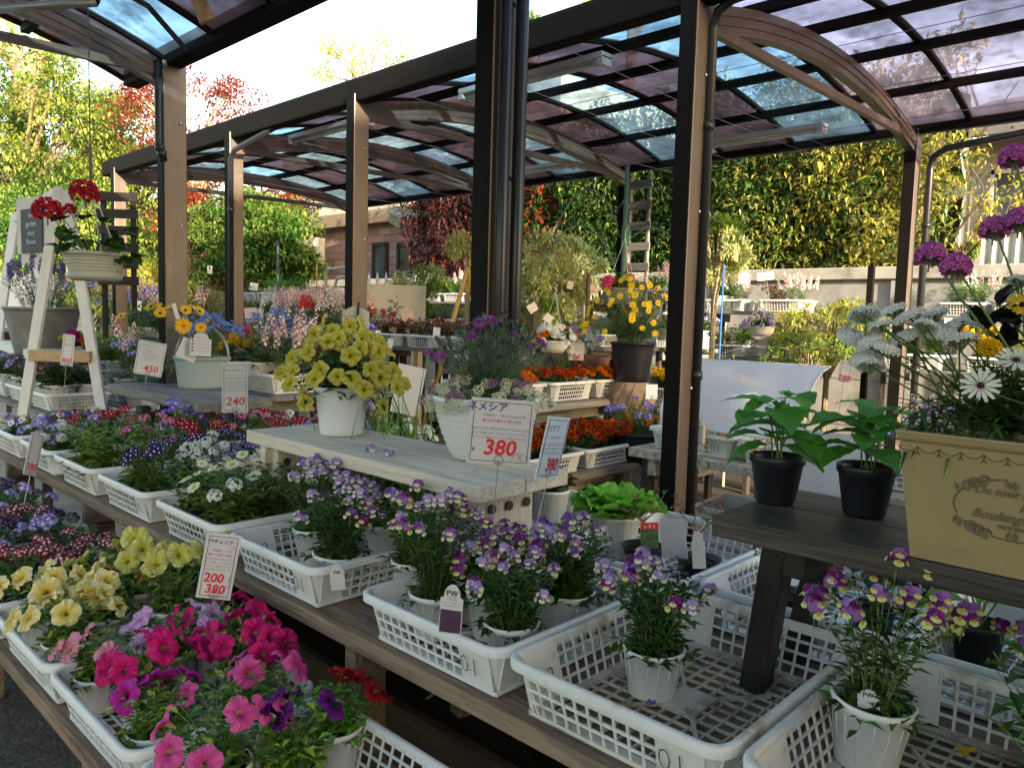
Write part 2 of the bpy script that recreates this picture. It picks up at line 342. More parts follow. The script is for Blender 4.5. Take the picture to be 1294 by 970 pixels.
# ------------------------------------------------------------ block wall, fence, buildings
WX = 8.5
T = thing('garden_wall', 'long grey rendered block wall with a concrete coping in front of the hedge', 'wall', (WX, 8, 0))
STUC = mat('wall_render', (.30, .29, .28), rough=.9, var=.15, scale=4, bump=.3, dirt=(.17, .16, .145), dirt_s=1.3, dirt_lo=.5)
b = MB(); b.box((.07, 0, 1.0), (.14, 36, 2.0))
b.build('wall_face', STUC, T)
b = MB()
for i in range(19): b.box((-.015, -18+i*2+.6, 1.0), (.04, .16, 1.99))
b.build('pilaster', STUC, T, bevel=.006)
b = MB(); b.box((.06, 0, 2.07), (.24, 36, .13)); b.build('coping', mat('coping', (.34, .32, .28), rough=.9, var=.2, scale=5, bump=.3, dirt=(.16, .14, .11), dirt_s=2), T, bevel=.012)
b = MB()
for z in (.45, .95, 1.45): b.box((-.001, 0, z), (.012, 36, .012))
b.build('mortar_line', mat('mortar', (.16, .155, .15), rough=.9), T)
T = thing('metal_fence', 'pale corrugated metal fence on top of the wall at the far right', 'fence', (9.0, 0, 2.14))
b = MB(); N = 120; vs = []
for i in range(N+1):
    y = 2.0-i*.05; h = .32+.27*(2.0-y)*.55 if y > -.2 else .65
    x = .02*(1 if i % 2 else -1); vs += [(x, y, 0), (x, y, h)]
b.add(vs, [(2*i, 2*i+2, 2*i+3, 2*i+1) for i in range(N)]); b.build('corrugated_sheet', mat('corrugated', (.50, .48, .42), rough=.5, var=.1, metal=.2, dirt=(.3, .25, .2), dirt_s=4), T)
b = MB(); b.beam((0, 2.02, .33), (0, -.2, .66), .06, .05); b.beam((0, -.2, .66), (0, -4, .66), .06, .05); b.build('top_rail', mat('rail', (.35, .30, .25)), T)
# house at the right
HC = mat('house_siding', (.32, .29, .26), rough=.8, var=.08, scale=3, dirt=(.33, .30, .27), dirt_s=1.5); GLD = mat('window_glass', (.05, .06, .07), rough=.2, var=.3, scale=1.5, spec=.25)
T = thing('house', 'grey-beige house with sliding windows behind the corrugated fence at the far right', 'house', (13.5, 1, 0))
b = MB(); b.box((3, -3.7, 2.2), (6, 12, 4.4)); w_ = b.build('wall', HC, T)
b = MB()
for z in [i*.45 for i in range(1, 10)]: b.box((-.006, -3.7, z), (.012, 12, .02))
for i in range(16): b.box((-.006, 2.2-i*.75, 2.2), (.014, .02, 4.38))
b.build('siding_joint', mat('joint', (.28, .25, .22)), w_)
b = MB(); b.beam((-.75, -3.7, 4.42), (3.2, -3.7, 5.7), 12.9, .12, up=(0, 0, 1)); b.box((-.74, -3.7, 4.36), (.1, 12.9, .16)); b.build('roof', mat('roof_slate', (.14, .13, .13), rough=.7, var=.2), T)
for yc, ww in ((1.05, 1.7), (-1.55, 1.7), (-4.3, 1.7)):
    f = MB(); zc = 3.35
    for dy, dz, sy, sz in ((0, .52, ww+.1, .06), (0, -.52, ww+.1, .06), (ww/2+.02, 0, .05, 1.1), (-ww/2-.02, 0, .05, 1.1), (.1, 0, .045, 1.0)): f.box((-.03, yc+dy, zc+dz), (.07, sy, sz))
    f = f.build('window', mat('alu_frame', (.45, .43, .40), rough=.4), T); MB().box((-.02, yc, zc), (.02, ww, 1.0)).build('pane', GLD, f)
# brick building at the left of the hedge
BX = 10.2; yc0 = onX(368, 300, BX).y
T = thing('brick_building', 'two-tone building with dark red brick below and pale stucco above behind the wall', 'building', (BX, yc0, 0))
def brickm():
    m = mat('brick', (.2, .1, .08)); n = m.node_tree; L = n.links.new; br = n.nodes.new('ShaderNodeTexBrick'); tc = n.nodes['Texture Coordinate']
    mp = n.nodes.new('ShaderNodeMapping'); mp.inputs['Rotation'].default_value = (pi/2, 0, pi/2)
    sep = n.nodes.new('ShaderNodeSeparateXYZ'); cmb = n.nodes.new('ShaderNodeCombineXYZ'); L(tc.outputs['Object'], sep.inputs[0]); 
    ad = n.nodes.new('ShaderNodeMath'); L(sep.outputs[0], ad.inputs[0]); L(sep.outputs[1], ad.inputs[1]); L(ad.outputs[0], cmb.inputs[0]); L(sep.outputs[2], cmb.inputs[1]); L(cmb.outputs[0], br.inputs[0])
    br.inputs['Scale'].default_value = 1; br.inputs['Brick Width'].default_value = .42; br.inputs['Row Height'].default_value = .16; br.inputs['Mortar Size'].default_value = .008; br.inputs['Bias'].default_value = 0
    br.inputs['Color1'].default_value = (.23, .15, .13, 1); br.inputs['Color2'].default_value = (.36, .25, .22, 1); br.inputs['Mortar'].default_value = (.10, .07, .065, 1)
    L(br.outputs[0], n.nodes['Principled BSDF'].inputs['Base Color']); return m
STU = mat('stucco', (.56, .50, .41), rough=.95, var=.18, scale=9, bump=.8, dirt=(.33, .28, .22), dirt_s=4)
H1 = onX(420, 291, BX).z
b = MB(); b.box((3, -4.3, H1/2), (6, 8.6, H1)); b.build('lower_wall', brickm(), T)
b = MB(); b.box((3, -4.3, H1+1.25), (6.3, 8.9, 1.9)); b.build('upper_wall', STU, T)
b = MB(); b.box((3, -4.3, H1+.16), (6.5, 9.1, .30)); b.box((3, -4.3, H1+.02), (6.2, 8.8, .06)); b.build('band', mat('band', (.22, .17, .13), rough=.8, var=.15), T, bevel=.02)
for px in (482, 514, 575):
    y = onX(px, 350, BX).y-yc0; zt = onX(px, 309, BX).z; zb = zt-1.9
    f = MB()
    for dy, z, sy, sz in ((0, zt, .5, .08), (.22, (zt+zb)/2, .07, zt-zb), (-.22, (zt+zb)/2, .07, zt-zb), (0, zb, .5, .06), (0, zt-.75, .4, .05)): f.box((-.03, y+dy, z), (.1, sy, sz))
    f = f.build('window', mat('dark_frame', (.02, .02, .022), rough=.4), T); MB().box((-.02, y, (zt+zb)/2), (.03, .4, zt-zb-.06)).build('pane', mat('window_green', (.07, .10, .09), rough=.1, var=.5, scale=3), f)
y = onX(405, 330, BX).y-yc0; zt = onX(405, 285, BX).z
b = MB(); b.tube([(-.12, y-.9, zt+.08), (-.12, y+.05, zt+.05), (-.12, y+.2, zt-.05), (-.12, y+.24, zt-.3), (-.12, y+.24, .5)], .06, 10); b.build('downpipe', mat('brown_pipe', (.30, .22, .16), rough=.5), T, smooth=True)
# air conditioner on the building
q = onX(392, 318, BX-.45); T = thing('air_conditioner', 'grey outdoor air conditioner box on the brick wall', 'air conditioner', (q.x, q.y, q.z-.3))
b = MB(); b.box((0, 0, .3), (.32, .75, .6)); b.build('casing', mat('ac_grey', (.42, .41, .38), rough=.5), T, bevel=.02)
b = MB()
for i in range(7): b.tube([(-.165, .1+cos(a)*(.04+i*.03), .3+sin(a)*(.04+i*.03)) for a in [2*pi*k/20 for k in range(21)]], .006, 4)
b.build('fan_grille', mat('ac_dark', (.12, .12, .12)), T)
b = MB(); b.box((.2, .3, -.05), (.6, .04, .05)); b.box((.2, -.3, -.05), (.6, .04, .05)); b.build('bracket', mat('ac_dark', (.12, .12, .12)), T)
# flood light
q = onX(505, 278, 8.9); T = thing('flood_light', 'grey flood light on an arm in front of the dark red shrub', 'lamp', q)
Mr = Matrix.Rotation(radians(-20), 4, 'Y') @ Matrix.Rotation(radians(25), 4, 'X')
b = MB(); b.box((0, 0, 0), (.22, .34, .2), M=Mr); b.box((0, .02, .12), (.26, .36, .04), M=Mr); b.build('housing', mat('lamp_grey', (.22, .24, .22), rough=.5), T, bevel=.02)
b = MB(); b.box((.0, -.19, -.02), (.17, .02, .15), M=Mr); b.build('lens', mat('lamp_lens', (.5, .55, .55), rough=.15), T)
b = MB(); b.tube([(0, 0, 0), (.5, -.2, .1), (1.35, -.6, .1)], .03, 8); b.build('arm', mat('lamp_grey', (.22, .24, .22)), T)
# white picket gate and illustrated board
q = pd(493, 384, 9.6); T = thing('white_gate', 'white metal gate with pointed finials in front of the brick wall', 'gate', (q.x, q.y, 0))
b = MB(); zt = pd(493, 356, 9.6).z
for i in range(6): b.box((0, .45-i*.18, (zt+.2)/2), (.03, .03, zt-.2)); b.lathe([(.012, 0), (.022, .03), (.014, .07), (.001, .13)], c=(0, .45-i*.18, zt), n=8)
b.box((0, 0, zt-.05), (.03, 1.05, .05)); b.box((0, 0, .5), (.03, 1.05, .05)); b.build('bars', mat('white_paint', (.68, .68, .66), rough=.4), T)
q = pd(498, 382, 8.6); T = thing('display_board', 'cream board with a small grey-green plant drawing below the white finials', 'sign', (q.x, q.y, 0), rz=radians(-40))
zt = pd(498, 360, 8.6).z; b = MB(); b.box((0, 0, zt-.35), (.7, .03, .7)); b.box((-.3, 0, (zt-.7)/2), (.05, .05, zt-.7)); b.box((.3, 0, (zt-.7)/2), (.05, .05, zt-.7)); b.build('board', mat('cream_board', (.50, .48, .40), rough=.6, var=.08, dirt=(.35, .34, .28), dirt_s=4), T)
random.seed(4); b = MB()
for i in range(40):
    a = random.uniform(0, 2*pi); r = random.uniform(0, .1); b.leaf((r*cos(a), -.018, zt-.28+1.4*r*sin(a)), (cos(a), 0, sin(a)), .05, .02, up=V((0, 1, 0)), bend=0, fold=0)
b.build('drawing', mat('draw_green', (.13, .18, .14)), T)
# far left shed with red metal roof, low wall
q = pd(190, 345, 19); T = thing('garden_shed', 'dark timber shed with a maroon metal roof among the bushes at the left', 'shed', (q.x, q.y, 0), rz=radians(-46))
b = MB(); b.box((0, 1.5, 1.4), (5, 3, 2.8)); b.build('wall', mat('shed_wall', (.03, .024, .02), rough=.8), T)
b = MB(); b.beam((0, -.7, 2.35), (0, 1.2, 3.55), 5.6, .06); rf = b.build('roof', mat('maroon_metal', (.17, .035, .03), rough=.45, var=.1), T)
b = MB()
for i in range(13): b.beam((-2.7+i*.45, -.7, 2.39), (-2.7+i*.45, 1.2, 3.59), .03, .04)
b.build('roof_seam', mat('maroon_metal', (.17, .035, .03)), rf)
b = MB(); b.box((0, 1.28, 3.95), (5, .1, .7)); b.build('upper_wall', mat('shed_grey', (.35, .36, .38), rough=.6), T)
b = MB()
for i in range(6): b.box((-2.2+i*.88, 1.2, 3.98), (.04, .04, .62))
b.build('mullion', mat('shed_wall', (.03, .024, .02)), T)
# unseen house-shaped block, added to keep the low sun off the front tables
T = thing('added_sun_blocker', 'unseen block added behind the photographer to shade the front tables', 'house', (-4.6, -12.5, 0))
b = MB(); b.box((0, 0, 2.6), (12.0, 6, 5.2)); b.build('wall', HC, T)
b = MB(); b.beam((0, -3.4, 5.2), (0, 0, 6.3), 12.2, .12); b.beam((0, 0, 6.3), (0, 3.4, 5.2), 12.2, .12); b.build('roof', mat('roof_slate', (.14, .13, .13)), T)
# ------------------------------------------------------------ big vegetation
def leaf_cloud(b, rng, c, rad, n, L, W, m=0, shell=.55, bend=.2, flat=0, outw=.7):
    c = V(c)
    for _ in range(n):
        d = V((rng.gauss(0, 1), rng.gauss(0, 1), rng.gauss(0, 1))).normalized(); r = (shell+(1-shell)*rng.random())**.6 if shell else rng.random()**.4
        p = c+V((d.x*rad[0], d.y*rad[1], d.z*rad[2]))*r
        o = (d*outw+V((rng.gauss(0, .6), rng.gauss(0, .6), rng.gauss(0, .6)-.15+flat*0))).normalized(); s = rng.uniform(.6, 1.25)
        b.leaf(p, o, L*s, W*s, m, bend=bend*rng.uniform(-.3, 1.6))
def branchy(b, rng, p, d, L, r, depth, tips, m=0, spread=.55, n=3, minr=.004, up=.15):
    k = 4; pts = [V(p)]; rs = [r]; d = V(d).normalized()
    for i in range(k): d = (d+V((rng.gauss(0, .13), rng.gauss(0, .13), rng.gauss(0, .1)+up*.25))).normalized(); pts.append(pts[-1]+d*L/k); rs.append(r*(1-.45*(i+1)/k))
    b.tube(pts, rs, 6 if r > .02 else 4, m, caps=False)
    if depth == 0: tips.append((pts[-1], d)); tips.append((pts[2], d)); return
    for i in range(n):
        t = rng.uniform(.45, 1); q = pts[min(k, int(t*k+.5))]; a = rng.uniform(0, 2*pi); tt, bb, _ = frame(d)
        nd = (d+(tt*cos(a)+bb*sin(a))*rng.uniform(.5, 1.2)*spread*1.6+V((0, 0, up))).normalized()
        branchy(b, rng, q, nd, L*rng.uniform(.55, .8), max(minr, rs[-1]*.75), depth-1, tips, m, spread, n, minr, up)
def tree(name, label, cat, base, H, crown, seed, leafs, L=.07, W=.035, nl=60, cl=.35, depth=3, r=.1, trunk=.35, m_t=BARK, n=3, spread=.55, group=None, lean=(0, 0), bend=.2, shell=0, up=.15):
    rng = random.Random(seed); T = thing(name, label, cat, base, 0, group); b = MB(); tips = []
    top = V((lean[0]*H*trunk, lean[1]*H*trunk, H*trunk)); b.tube([(0, 0, -.05), top*.5+V((rng.gauss(0, .02), 0, 0)), top], [r*1.25, r, r*.8], 8, 0, caps=False)
    for i in range(n+1):
        a = 2*pi*i/(n+1)+rng.uniform(-.4, .4)
        branchy(b, rng, top*rng.uniform(.8, 1), V((cos(a)*spread+lean[0], sin(a)*spread+lean[1], 1)), H*(1-trunk)*.42*crown, r*.6, depth-1, tips, 0, spread, n, max(.003, r*.06), up)
    b.build('trunk', m_t, T); c = MB(); nm = len(leafs)
    for p, d in tips:
        mi = rng.randrange(nm); s = rng.uniform(.6, 1.3)*cl
        leaf_cloud(c, rng, p+d*.1*s, (s, s, s*.7), int(nl*rng.uniform(.5, 1.3)), L, W, mi, shell, bend)
    c.build('crown', leafs, T); return T
LY1 = leafm('leaf_yellow_green', '76883a', '94a048', 'b0b45c', trans=.4); LY2 = leafm('leaf_spring', '4c6428', '66803a', '869848', trans=.4)
LR1 = leafm('leaf_maple_red', '6a2420', '8a3c34', 'a05a44', trans=.4); LR2 = leafm('leaf_plum', '2a1c20', '3c2629', '4e3032', trans=.15); LR3 = leafm('leaf_photinia', '7c2a1c', '9c4430', '5e2a20', trans=.35)
LO = leafm('leaf_olive', 'a8ae6c', 'c4ca88', 'dcdeaa'); LYL = leafm('leaf_yellow', 'b9a83a', 'd8c850', 'a8a83c', trans=.4); LH1 = leafm('leaf_hedge', '26401e', '3a582a', '567638', rough=.35); LH2 = leafm('leaf_hedge_sunlit', '84883c', 'a4a04c', '8c8848', trans=.35)
def big(name, label, cat, px, py, d, rad, seed, leafs, nblob, nl, L, W, trunkr=.15, group=None, blobr=.38, tm=BARK):
    """a broad crown carried on a real trunk with limbs, crown built from many uneven leaf clumps"""
    rng = random.Random(seed); c = pd(px, py, d); T = thing(name, label, cat, (c.x, c.y, 0), 0, group); cz = c.z
    b = MB(); fork = max(.4, cz-rad[2]*.75); b.tube([(0, 0, 0), (.05, .02, fork*.5), (0, 0, fork)], [trunkr*1.3, trunkr, trunkr*.85], 8, caps=False)
    f = MB()
    for i in range(nblob):
        u = V((rng.gauss(0, 1), rng.gauss(0, 1), rng.gauss(0, 1))).normalized()*rng.uniform(.35, 1)**.5
        p = V((u.x*rad[0], u.y*rad[1], cz+u.z*rad[2]*(1 if u.z > 0 else .8))); s = rng.uniform(.6, 1.3)*blobr*min(rad)
        mid = V((p.x*.4, p.y*.4, (fork+p.z)/2+.1)); b.tube([(0, 0, fork*rng.uniform(.8, 1)), mid, p], [trunkr*.45, trunkr*.22, .01], 5, caps=False)
        leaf_cloud(f, rng, p, (s, s, s*.62), int(nl*rng.uniform(.6, 1.2)), L, W, rng.randrange(len(leafs)), .25)
    b.build('trunk', tm, T); f.build('crown', leafs, T); return T
big('tree', 'tall broad tree with bright green crown at the far left edge', 'tree', 20, 210, 15, (2.3, 2.3, 2.3), 1, [LY2, LY1, LY2, G1], 100, 460, .11, .055, blobr=.27)
big('tree', 'tree with yellow-green crown behind the left end of the long carport', 'tree', 150, 235, 17, (1.9, 1.9, 2.0), 2, [LY1, LY2], 64, 380, .11, .055, blobr=.28)
big('tree', 'dark green bushy tree low at the left edge behind the white ladder shelf', 'tree', 70, 320, 13, (1.7, 1.7, 1.2), 3, [LY2, LY1, G1], 48, 400, .09, .045, .1)
T = thing('bare_tree', 'large tan-barked tree with thick limbs in the top left corner', 'tree', (pd(28, 391, 17).x, pd(28, 391, 17).y, 0)); b = MB(); O = T.location; q = lambda x, y: pd(x, y, 17)-O
b.tube([(0, 0, 0), q(30, 250), q(34, 120), q(40, 80)], [.5, .42, .36, .32], 12)
for pts, rs in (([q(38, 100), q(15, 70), q(-20, 40), q(-60, 10)], [.28, .22, .17, .1]), ([q(40, 85), q(52, 66), q(66, 40), q(70, -20)], [.26, .2, .15, .1]), ([q(34, 118), q(60, 95), q(66, 72)], [.16, .13, .06]), ([q(20, 75), q(22, 50), q(8, 20)], [.15, .1, .06])): b.tube(pts, rs, 9)
b.build('trunk', mat('tan_bark', (.22, .16, .10), var=.35, scale=5, stretch=(2, 2, .5), bump=.8, rough=.9), T); f = MB(); rng = random.Random(3)
for x, y in ((-30, 30), (10, 20), (66, 30), (60, 60), (20, 45), (-10, 60)): leaf_cloud(f, rng, q(x, y), (.5, .5, .4), 60, .12, .06)
f.build('crown', [LYL], T)
big('maple_tree', 'red-leaved maple rising behind the left post with red crown against the sky', 'tree', 246, 158, 15, (1.35, 1.35, 1.1), 21, [LR1, LR1, LR3], 50, 170, .08, .045, .07, blobr=.42, tm=BARKL)
big('maple_tree', 'low orange-red maple between the left posts', 'tree', 285, 262, 15, (1.5, 1.5, .8), 23, [LR1, LR3], 26, 150, .1, .05, .06)
big('ivy_bush', 'broad green bush hanging over the wall left of the brick building', 'bush', 318, 315, 13, (1.0, 1.45, .85), 5, [LY2, G1, LY2], 54, 380, .09, .055, .08)
big('tree', 'thin spring tree with sparse yellow-green leaves rising above the long carport', 'tree', 462, 88, 22, (1.5, 1.5, 1.0), 31, [LYL, LY1], 24, 60, .12, .06, .10, blobr=.4)
big('tree', 'small dark crown peeping over the carport gutter beside the centre post', 'tree', 672, 45, 24, (.9, .9, .9), 33, [LY2], 10, 120, .16, .08)
big('tree', 'yellow-green crown above the roof at the top centre right', 'tree', 800, -12, 22, (1.6, 1.6, .8), 34, [LYL, LY1], 14, 130, .16, .08)
big('plum_tree', 'dark purple plum behind the sloping roof edge, left of the brick building', 'tree', 352, 265, 16, (.7, .7, .6), 35, [LR2], 12, 160, .12, .05)
def shrub_mass(name, label, cat, x, y0, y1, z0, z1, dx, n, L, W, leafs, pick, seed, trunks=5, tm=TWIG, edge=None):
    rng = random.Random(seed); T = thing(name, label, cat, (x, (y0+y1)/2, 0)); f = MB(); oy = (y0+y1)/2
    for _ in range(n):
        y = rng.uniform(y0, y1); z = rng.uniform(z0, z1); e = min((y-y0), (y1-y), (z1-z)*1.2)
        if edge and edge(y, z): continue
        bulge = .35*sin(y*2.3+1)+.25*sin(z*3.1+y*1.7)+.3*sin(y*5.1-z*2)+.2*sin(z*8+y*3)*sin(y*9)
        if e < .45 and rng.random() > (e/.45)*.8+.1+.3*sin(y*7+z*5): continue
        p = V((-dx*.5+bulge*.35+rng.random()**1.6*dx*.8, y-oy, z)); o = V((-.8+rng.gauss(0, .7), rng.gauss(0, 1), rng.gauss(0, 1)+.1)).normalized(); s = rng.uniform(.6, 1.3)
        s *= rng.choice((.6, .8, 1, 1, 1.2, 1.5)); f.leaf(p, o, L*s, W*s, pick(rng, y, z), bend=rng.uniform(-.1, .45))
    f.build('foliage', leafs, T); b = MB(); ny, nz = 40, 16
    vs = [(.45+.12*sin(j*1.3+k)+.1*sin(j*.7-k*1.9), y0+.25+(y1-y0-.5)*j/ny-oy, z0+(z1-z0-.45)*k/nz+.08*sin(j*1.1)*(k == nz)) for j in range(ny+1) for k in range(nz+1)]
    b.add(vs, [(j*(nz+1)+k, (j+1)*(nz+1)+k, (j+1)*(nz+1)+k+1, j*(nz+1)+k+1) for j in range(ny) for k in range(nz)]); b.build('shade_backing', mat('shade_backing', (.016, .018, .010), var=.6, scale=20, bump=1), T); b = MB()  # near-black sheet behind the leaves: the dark inside the shrub put into colour
    for i in range(trunks):
        y = y0+(y1-y0)*(i+.5)/trunks-oy; b.tube([(.1, y, 0), (.1, y+rng.uniform(-.2, .2), z0), (.2, y+rng.uniform(-.5, .5), z1*.9)], [.07, .05, .015], 6)
        for _ in range(16): q = V((-.1, y+rng.uniform(-.4, .4), rng.uniform(z0, z1*.85))); b.tube([q, q+V((-.2, rng.uniform(-.6, .6), rng.uniform(.1, .6)))], [.02, .006], 4)
    b.build('branches', tm, T); return T
shrub_mass('hedge', 'tall laurel hedge above the grey wall, dark green, sunlight painted gold to the right', 'hedge', 9.5, 2.2, 8.0, 1.9, 4.6, 1.3, 44000, .09, .036, [LH1, LH2, G2],
    lambda r, y, z: (1 if r.random() < .07+.85*max(0, min(1, (5.2-y)/2.0))*(.5+.5*sin(z*2+y*3)**2) else (0 if r.random() < .6 else 2)), 41, 7)  # more yellow leaves towards the right: sunlight put into the leaf colours
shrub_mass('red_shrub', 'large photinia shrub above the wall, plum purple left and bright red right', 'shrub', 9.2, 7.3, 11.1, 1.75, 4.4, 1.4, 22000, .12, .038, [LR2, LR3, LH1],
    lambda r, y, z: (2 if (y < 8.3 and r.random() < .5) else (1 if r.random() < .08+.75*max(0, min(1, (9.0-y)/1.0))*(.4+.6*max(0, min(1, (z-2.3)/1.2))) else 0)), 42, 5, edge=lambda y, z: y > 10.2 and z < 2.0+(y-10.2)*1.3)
big('tree', 'airy yellow-green tree in front of the windows at the far right', 'tree', 1262, 240, 9.4, (.9, 1.0, .75), 43, [LYL, LY1], 16, 42, .07, .035, .02, tm=TWIG)
big('shrub', 'yellow-green shrub beside the far right post below the house', 'shrub', 1215, 305, 10.3, (.4, .4, .25), 44, [LYL, LY2], 12, 80, .08, .04, .04)
# ------------------------------------------------------------ trays, tables, pots, signs
def rr(lx, ly, r, z, k=5):
    out = []
    for cx, cy, a0 in ((lx/2-r, ly/2-r, 0), (-lx/2+r, ly/2-r, pi/2), (-lx/2+r, -ly/2+r, pi), (lx/2-r, -ly/2+r, 3*pi/2)):
        for i in range(k): a = a0+pi/2*i/(k-1); out.append(V((cx+r*cos(a), cy+r*sin(a), z)))
    return out
def loft(b, loops, m=0, seg=None, close=True):
    n = len(loops[0]); base = len(b.v)
    for l in loops: b.v += [tuple(q) for q in l]
    for i in range(len(loops)-1):
        for j in range(n if close else n-1):
            if seg and not seg(j): continue
            b.f.append((base+i*n+j, base+i*n+(j+1) % n, base+(i+1)*n+(j+1) % n, base+(i+1)*n+j)); b.m.append(m)
_TR = {}
FLOORD = mat('tray_floor_soiled', (.50, .46, .38), rough=.6, var=.15, scale=12, dirt=(.20, .15, .10), dirt_s=6, dirt_lo=.48)
def tray_parts(lx, ly, h, m, nx=None, detail=True):
    key = (lx, ly, h, m.name, detail)
    if key in _TR: return _TR[key]
    t = .028; rim = MB(); r = .045
    loft(rim, [rr(lx, ly, r, h-.02), rr(lx, ly, r, h-.003), rr(lx-.006, ly-.006, r, h), rr(lx-.026, ly-.026, r-.01, h), rr(lx-.032, ly-.032, r-.012, h-.004), rr(lx-.034, ly-.034, r-.012, h-.02)])
    wall = MB(); top = rr(lx-.03, ly-.03, r-.01, h-.01); bot = rr(lx-.03-2*t, ly-.03-2*t, r-.015, .004); it = rr(lx-.036, ly-.036, r-.01, h-.01); ib = rr(lx-.036-2*t, ly-.036-2*t, r-.015, .004)
    cs = lambda j: (j % 5) != 4
    loft(wall, [bot, top], seg=cs); loft(wall, [it, ib], seg=cs)
    def side(L, H, ax, sgn, nb, plates):
        # L length along the side, H half distance of the other axis
        def P(u, v):
            inn = H-.0165-t*(1-v); z = .004+(h-.014)*v
            ue = u*(L/2-.045-t*(1-v)*.3)
            return V((sgn*inn, ue, z)) if ax == 'x' else V((ue, sgn*inn, z))
        nrm = V((sgn, 0, .2)) if ax == 'x' else V((0, sgn, .2))
        for i in range(nb+1):
            u = -1+2*i/nb; wall.beam(P(u, 0), P(u, 1), .0055, .0035, up=nrm)
        for v in (.04, .28, .52, .76): wall.beam(P(-1, v), P(1, v), .0035 if v > .1 else .012, .0035 if v < .1 else .006, up=(0, 0, 1))
        for u0, u1 in plates: wall.beam(P((u0+u1)/2, 0), P((u0+u1)/2, 1), (u1-u0)/2*(L-.1), .004, up=nrm)
    side(ly, lx/2, 'x', -1, 13, [(-1.02, -.52)]); side(ly, lx/2, 'x', 1, 13, [(.55, 1.02)])
    side(lx, ly/2, 'y', 1, 17, [(-1.02, -.62), (.7, 1.02)]); side(lx, ly/2, 'y', -1, 17, [(.62, 1.02), (-1.02, -.75)])
    fl = MB(); fx, fy = lx-.03-2*t, ly-.03-2*t
    for i in range(1, 15): fl.box((-fx/2+fx*i/15, 0, .005), (.0045, fy, .006))
    for i in range(1, 11): fl.box((0, -fy/2+fy*i/11, .0045), (fx, .0045, .006))
    for s in (1, -1): fl.beam((-fx/2*.55, s*fy/2*.55, .006), (fx/2*.55, -s*fy/2*.55, .006), .008, .008)
    fl.box((0, 0, .006), (.10, .085, .010))
    for s in (1, -1): fl.box((s*(fx/2-.008), 0, .006), (.022, fy, .010)); fl.box((0, s*(fy/2-.008), .006), (fx, .022, .010))
    ink = mat('tray_number_ink', (.10, .10, .10), rough=.8)
    parts = [('rim', rim.mesh('tray_rim', m, True), None), ('side_walls', wall.mesh('tray_walls', m), None), ('floor_grid', fl.mesh('tray_floor', FLOORD if m is WHITE2 else m), None)]
    for s, loc, rot, sc in (('01', (-lx/2+.0125+t*.5, -ly/2+.105, h*.28), (pi/2+.2, 0, -pi/2), .062), ('0', (-lx/2+.11, ly/2-.022-t*.5, h*.28), (pi/2, 0, 0), .062)):
        o = text(s, sc, ink, None, (0, 0, 0), bold=-.0012, sx=1); parts.append(('number', o.data, Matrix.Translation(V(loc)) @ Euler(rot).to_matrix().to_4x4())); bpy.data.objects.remove(o)
    _TR[key] = parts; return parts
def tray(x, y, z, label, lx=.63, ly=.49, h=.122, rz=0, m=None, group='white plastic trays on the tables', far=False, tilt=(0, 0)):
    m = m or WHITE; T = thing('plant_tray', label, 'tray', (x, y, z), 0, group, rot=(tilt[0], tilt[1], rz))
    for nm, me, M in tray_parts(lx, ly, h, m):
        if far and nm == 'number': continue
        link(me, nm, T, M)
    return T
def planks(T, x0, x1, y0, y1, z, th, nb, m, along='y', gap=.006, name='plank', bev=.004):
    for i in range(nb):
        b = MB()
        if along == 'y': wd = (x1-x0)/nb; b.box((x0+wd*(i+.5), (y0+y1)/2, z-th/2), (wd-gap, y1-y0, th))
        else: wd = (y1-y0)/nb; b.box(((x0+x1)/2, y0+wd*(i+.5), z-th/2), (x1-x0, wd-gap, th))
        b.build(name, m, T, bevel=bev)
def legs(T, pts, z, wx, wy, m, name='leg'):
    for x, y in pts: b = MB(); b.box((x, y, z/2), (wx, wy, z)); b.build(name, m, T, bevel=.003)
def table(label, x0, x1, y0, y1, z, m, nb=4, th=.035, along='y', lx=None, ly=None, wl=.06, z0=0, cat='table', name='display_table'):
    cx, cy = (x0+x1)/2, (y0+y1)/2; T = thing(name, label, cat, (cx, cy, z0)); a, c = (x1-x0)/2, (y1-y0)/2; h = z-z0
    planks(T, -a, a, -c, c, h, th, nb, m, along)
    ys = ly or [-c+.15, c-.15]; xs = lx or [-a+.06, a-.06]
    for y in ys:
        b = MB(); b.box((0, y, h-th-.045), (2*a-.02, .045, .088)); b.build('cross_beam', m, T, bevel=.003)
        for x in xs: b = MB(); b.box((x, y+.05, (h-th)/2), (wl, .045, h-th)); b.build('leg', m if m is WOODT else DLEG, T, bevel=.003)
    return T
WOODT = woodm('table_wood', (.20, .145, .10), 'y', dirt=(.07, .055, .045)); WOODX = woodm('table_wood_cross', (.14, .105, .075), 'x', dirt=(.06, .05, .04))
WOODD = woodm('dark_bench_wood', (.048, .040, .034), 'y', rough=.45, dirt=(.12, .105, .09), dirt_lo=.48); WOODDZ = woodm('dark_leg_wood', (.022, .019, .018), 'z', rough=.5)
WOODW = woodm('whitewashed_wood', (.56, .50, .42), 'y', var=.18, dirt=(.22, .19, .155), dirt_lo=.56); WOODWZ = woodm('whitewashed_wood_upright', (.52, .49, .43), 'z', var=.15, dirt=(.24, .22, .19), dirt_lo=.6)
WOODG = woodm('grey_weathered_wood', (.17, .165, .155), 'y', dirt=(.08, .075, .07)); WOODGZ = woodm('grey_weathered_upright', (.17, .165, .155), 'z', dirt=(.08, .075, .07))
DLEG = woodm('dark_table_leg', (.05, .042, .036), 'z')
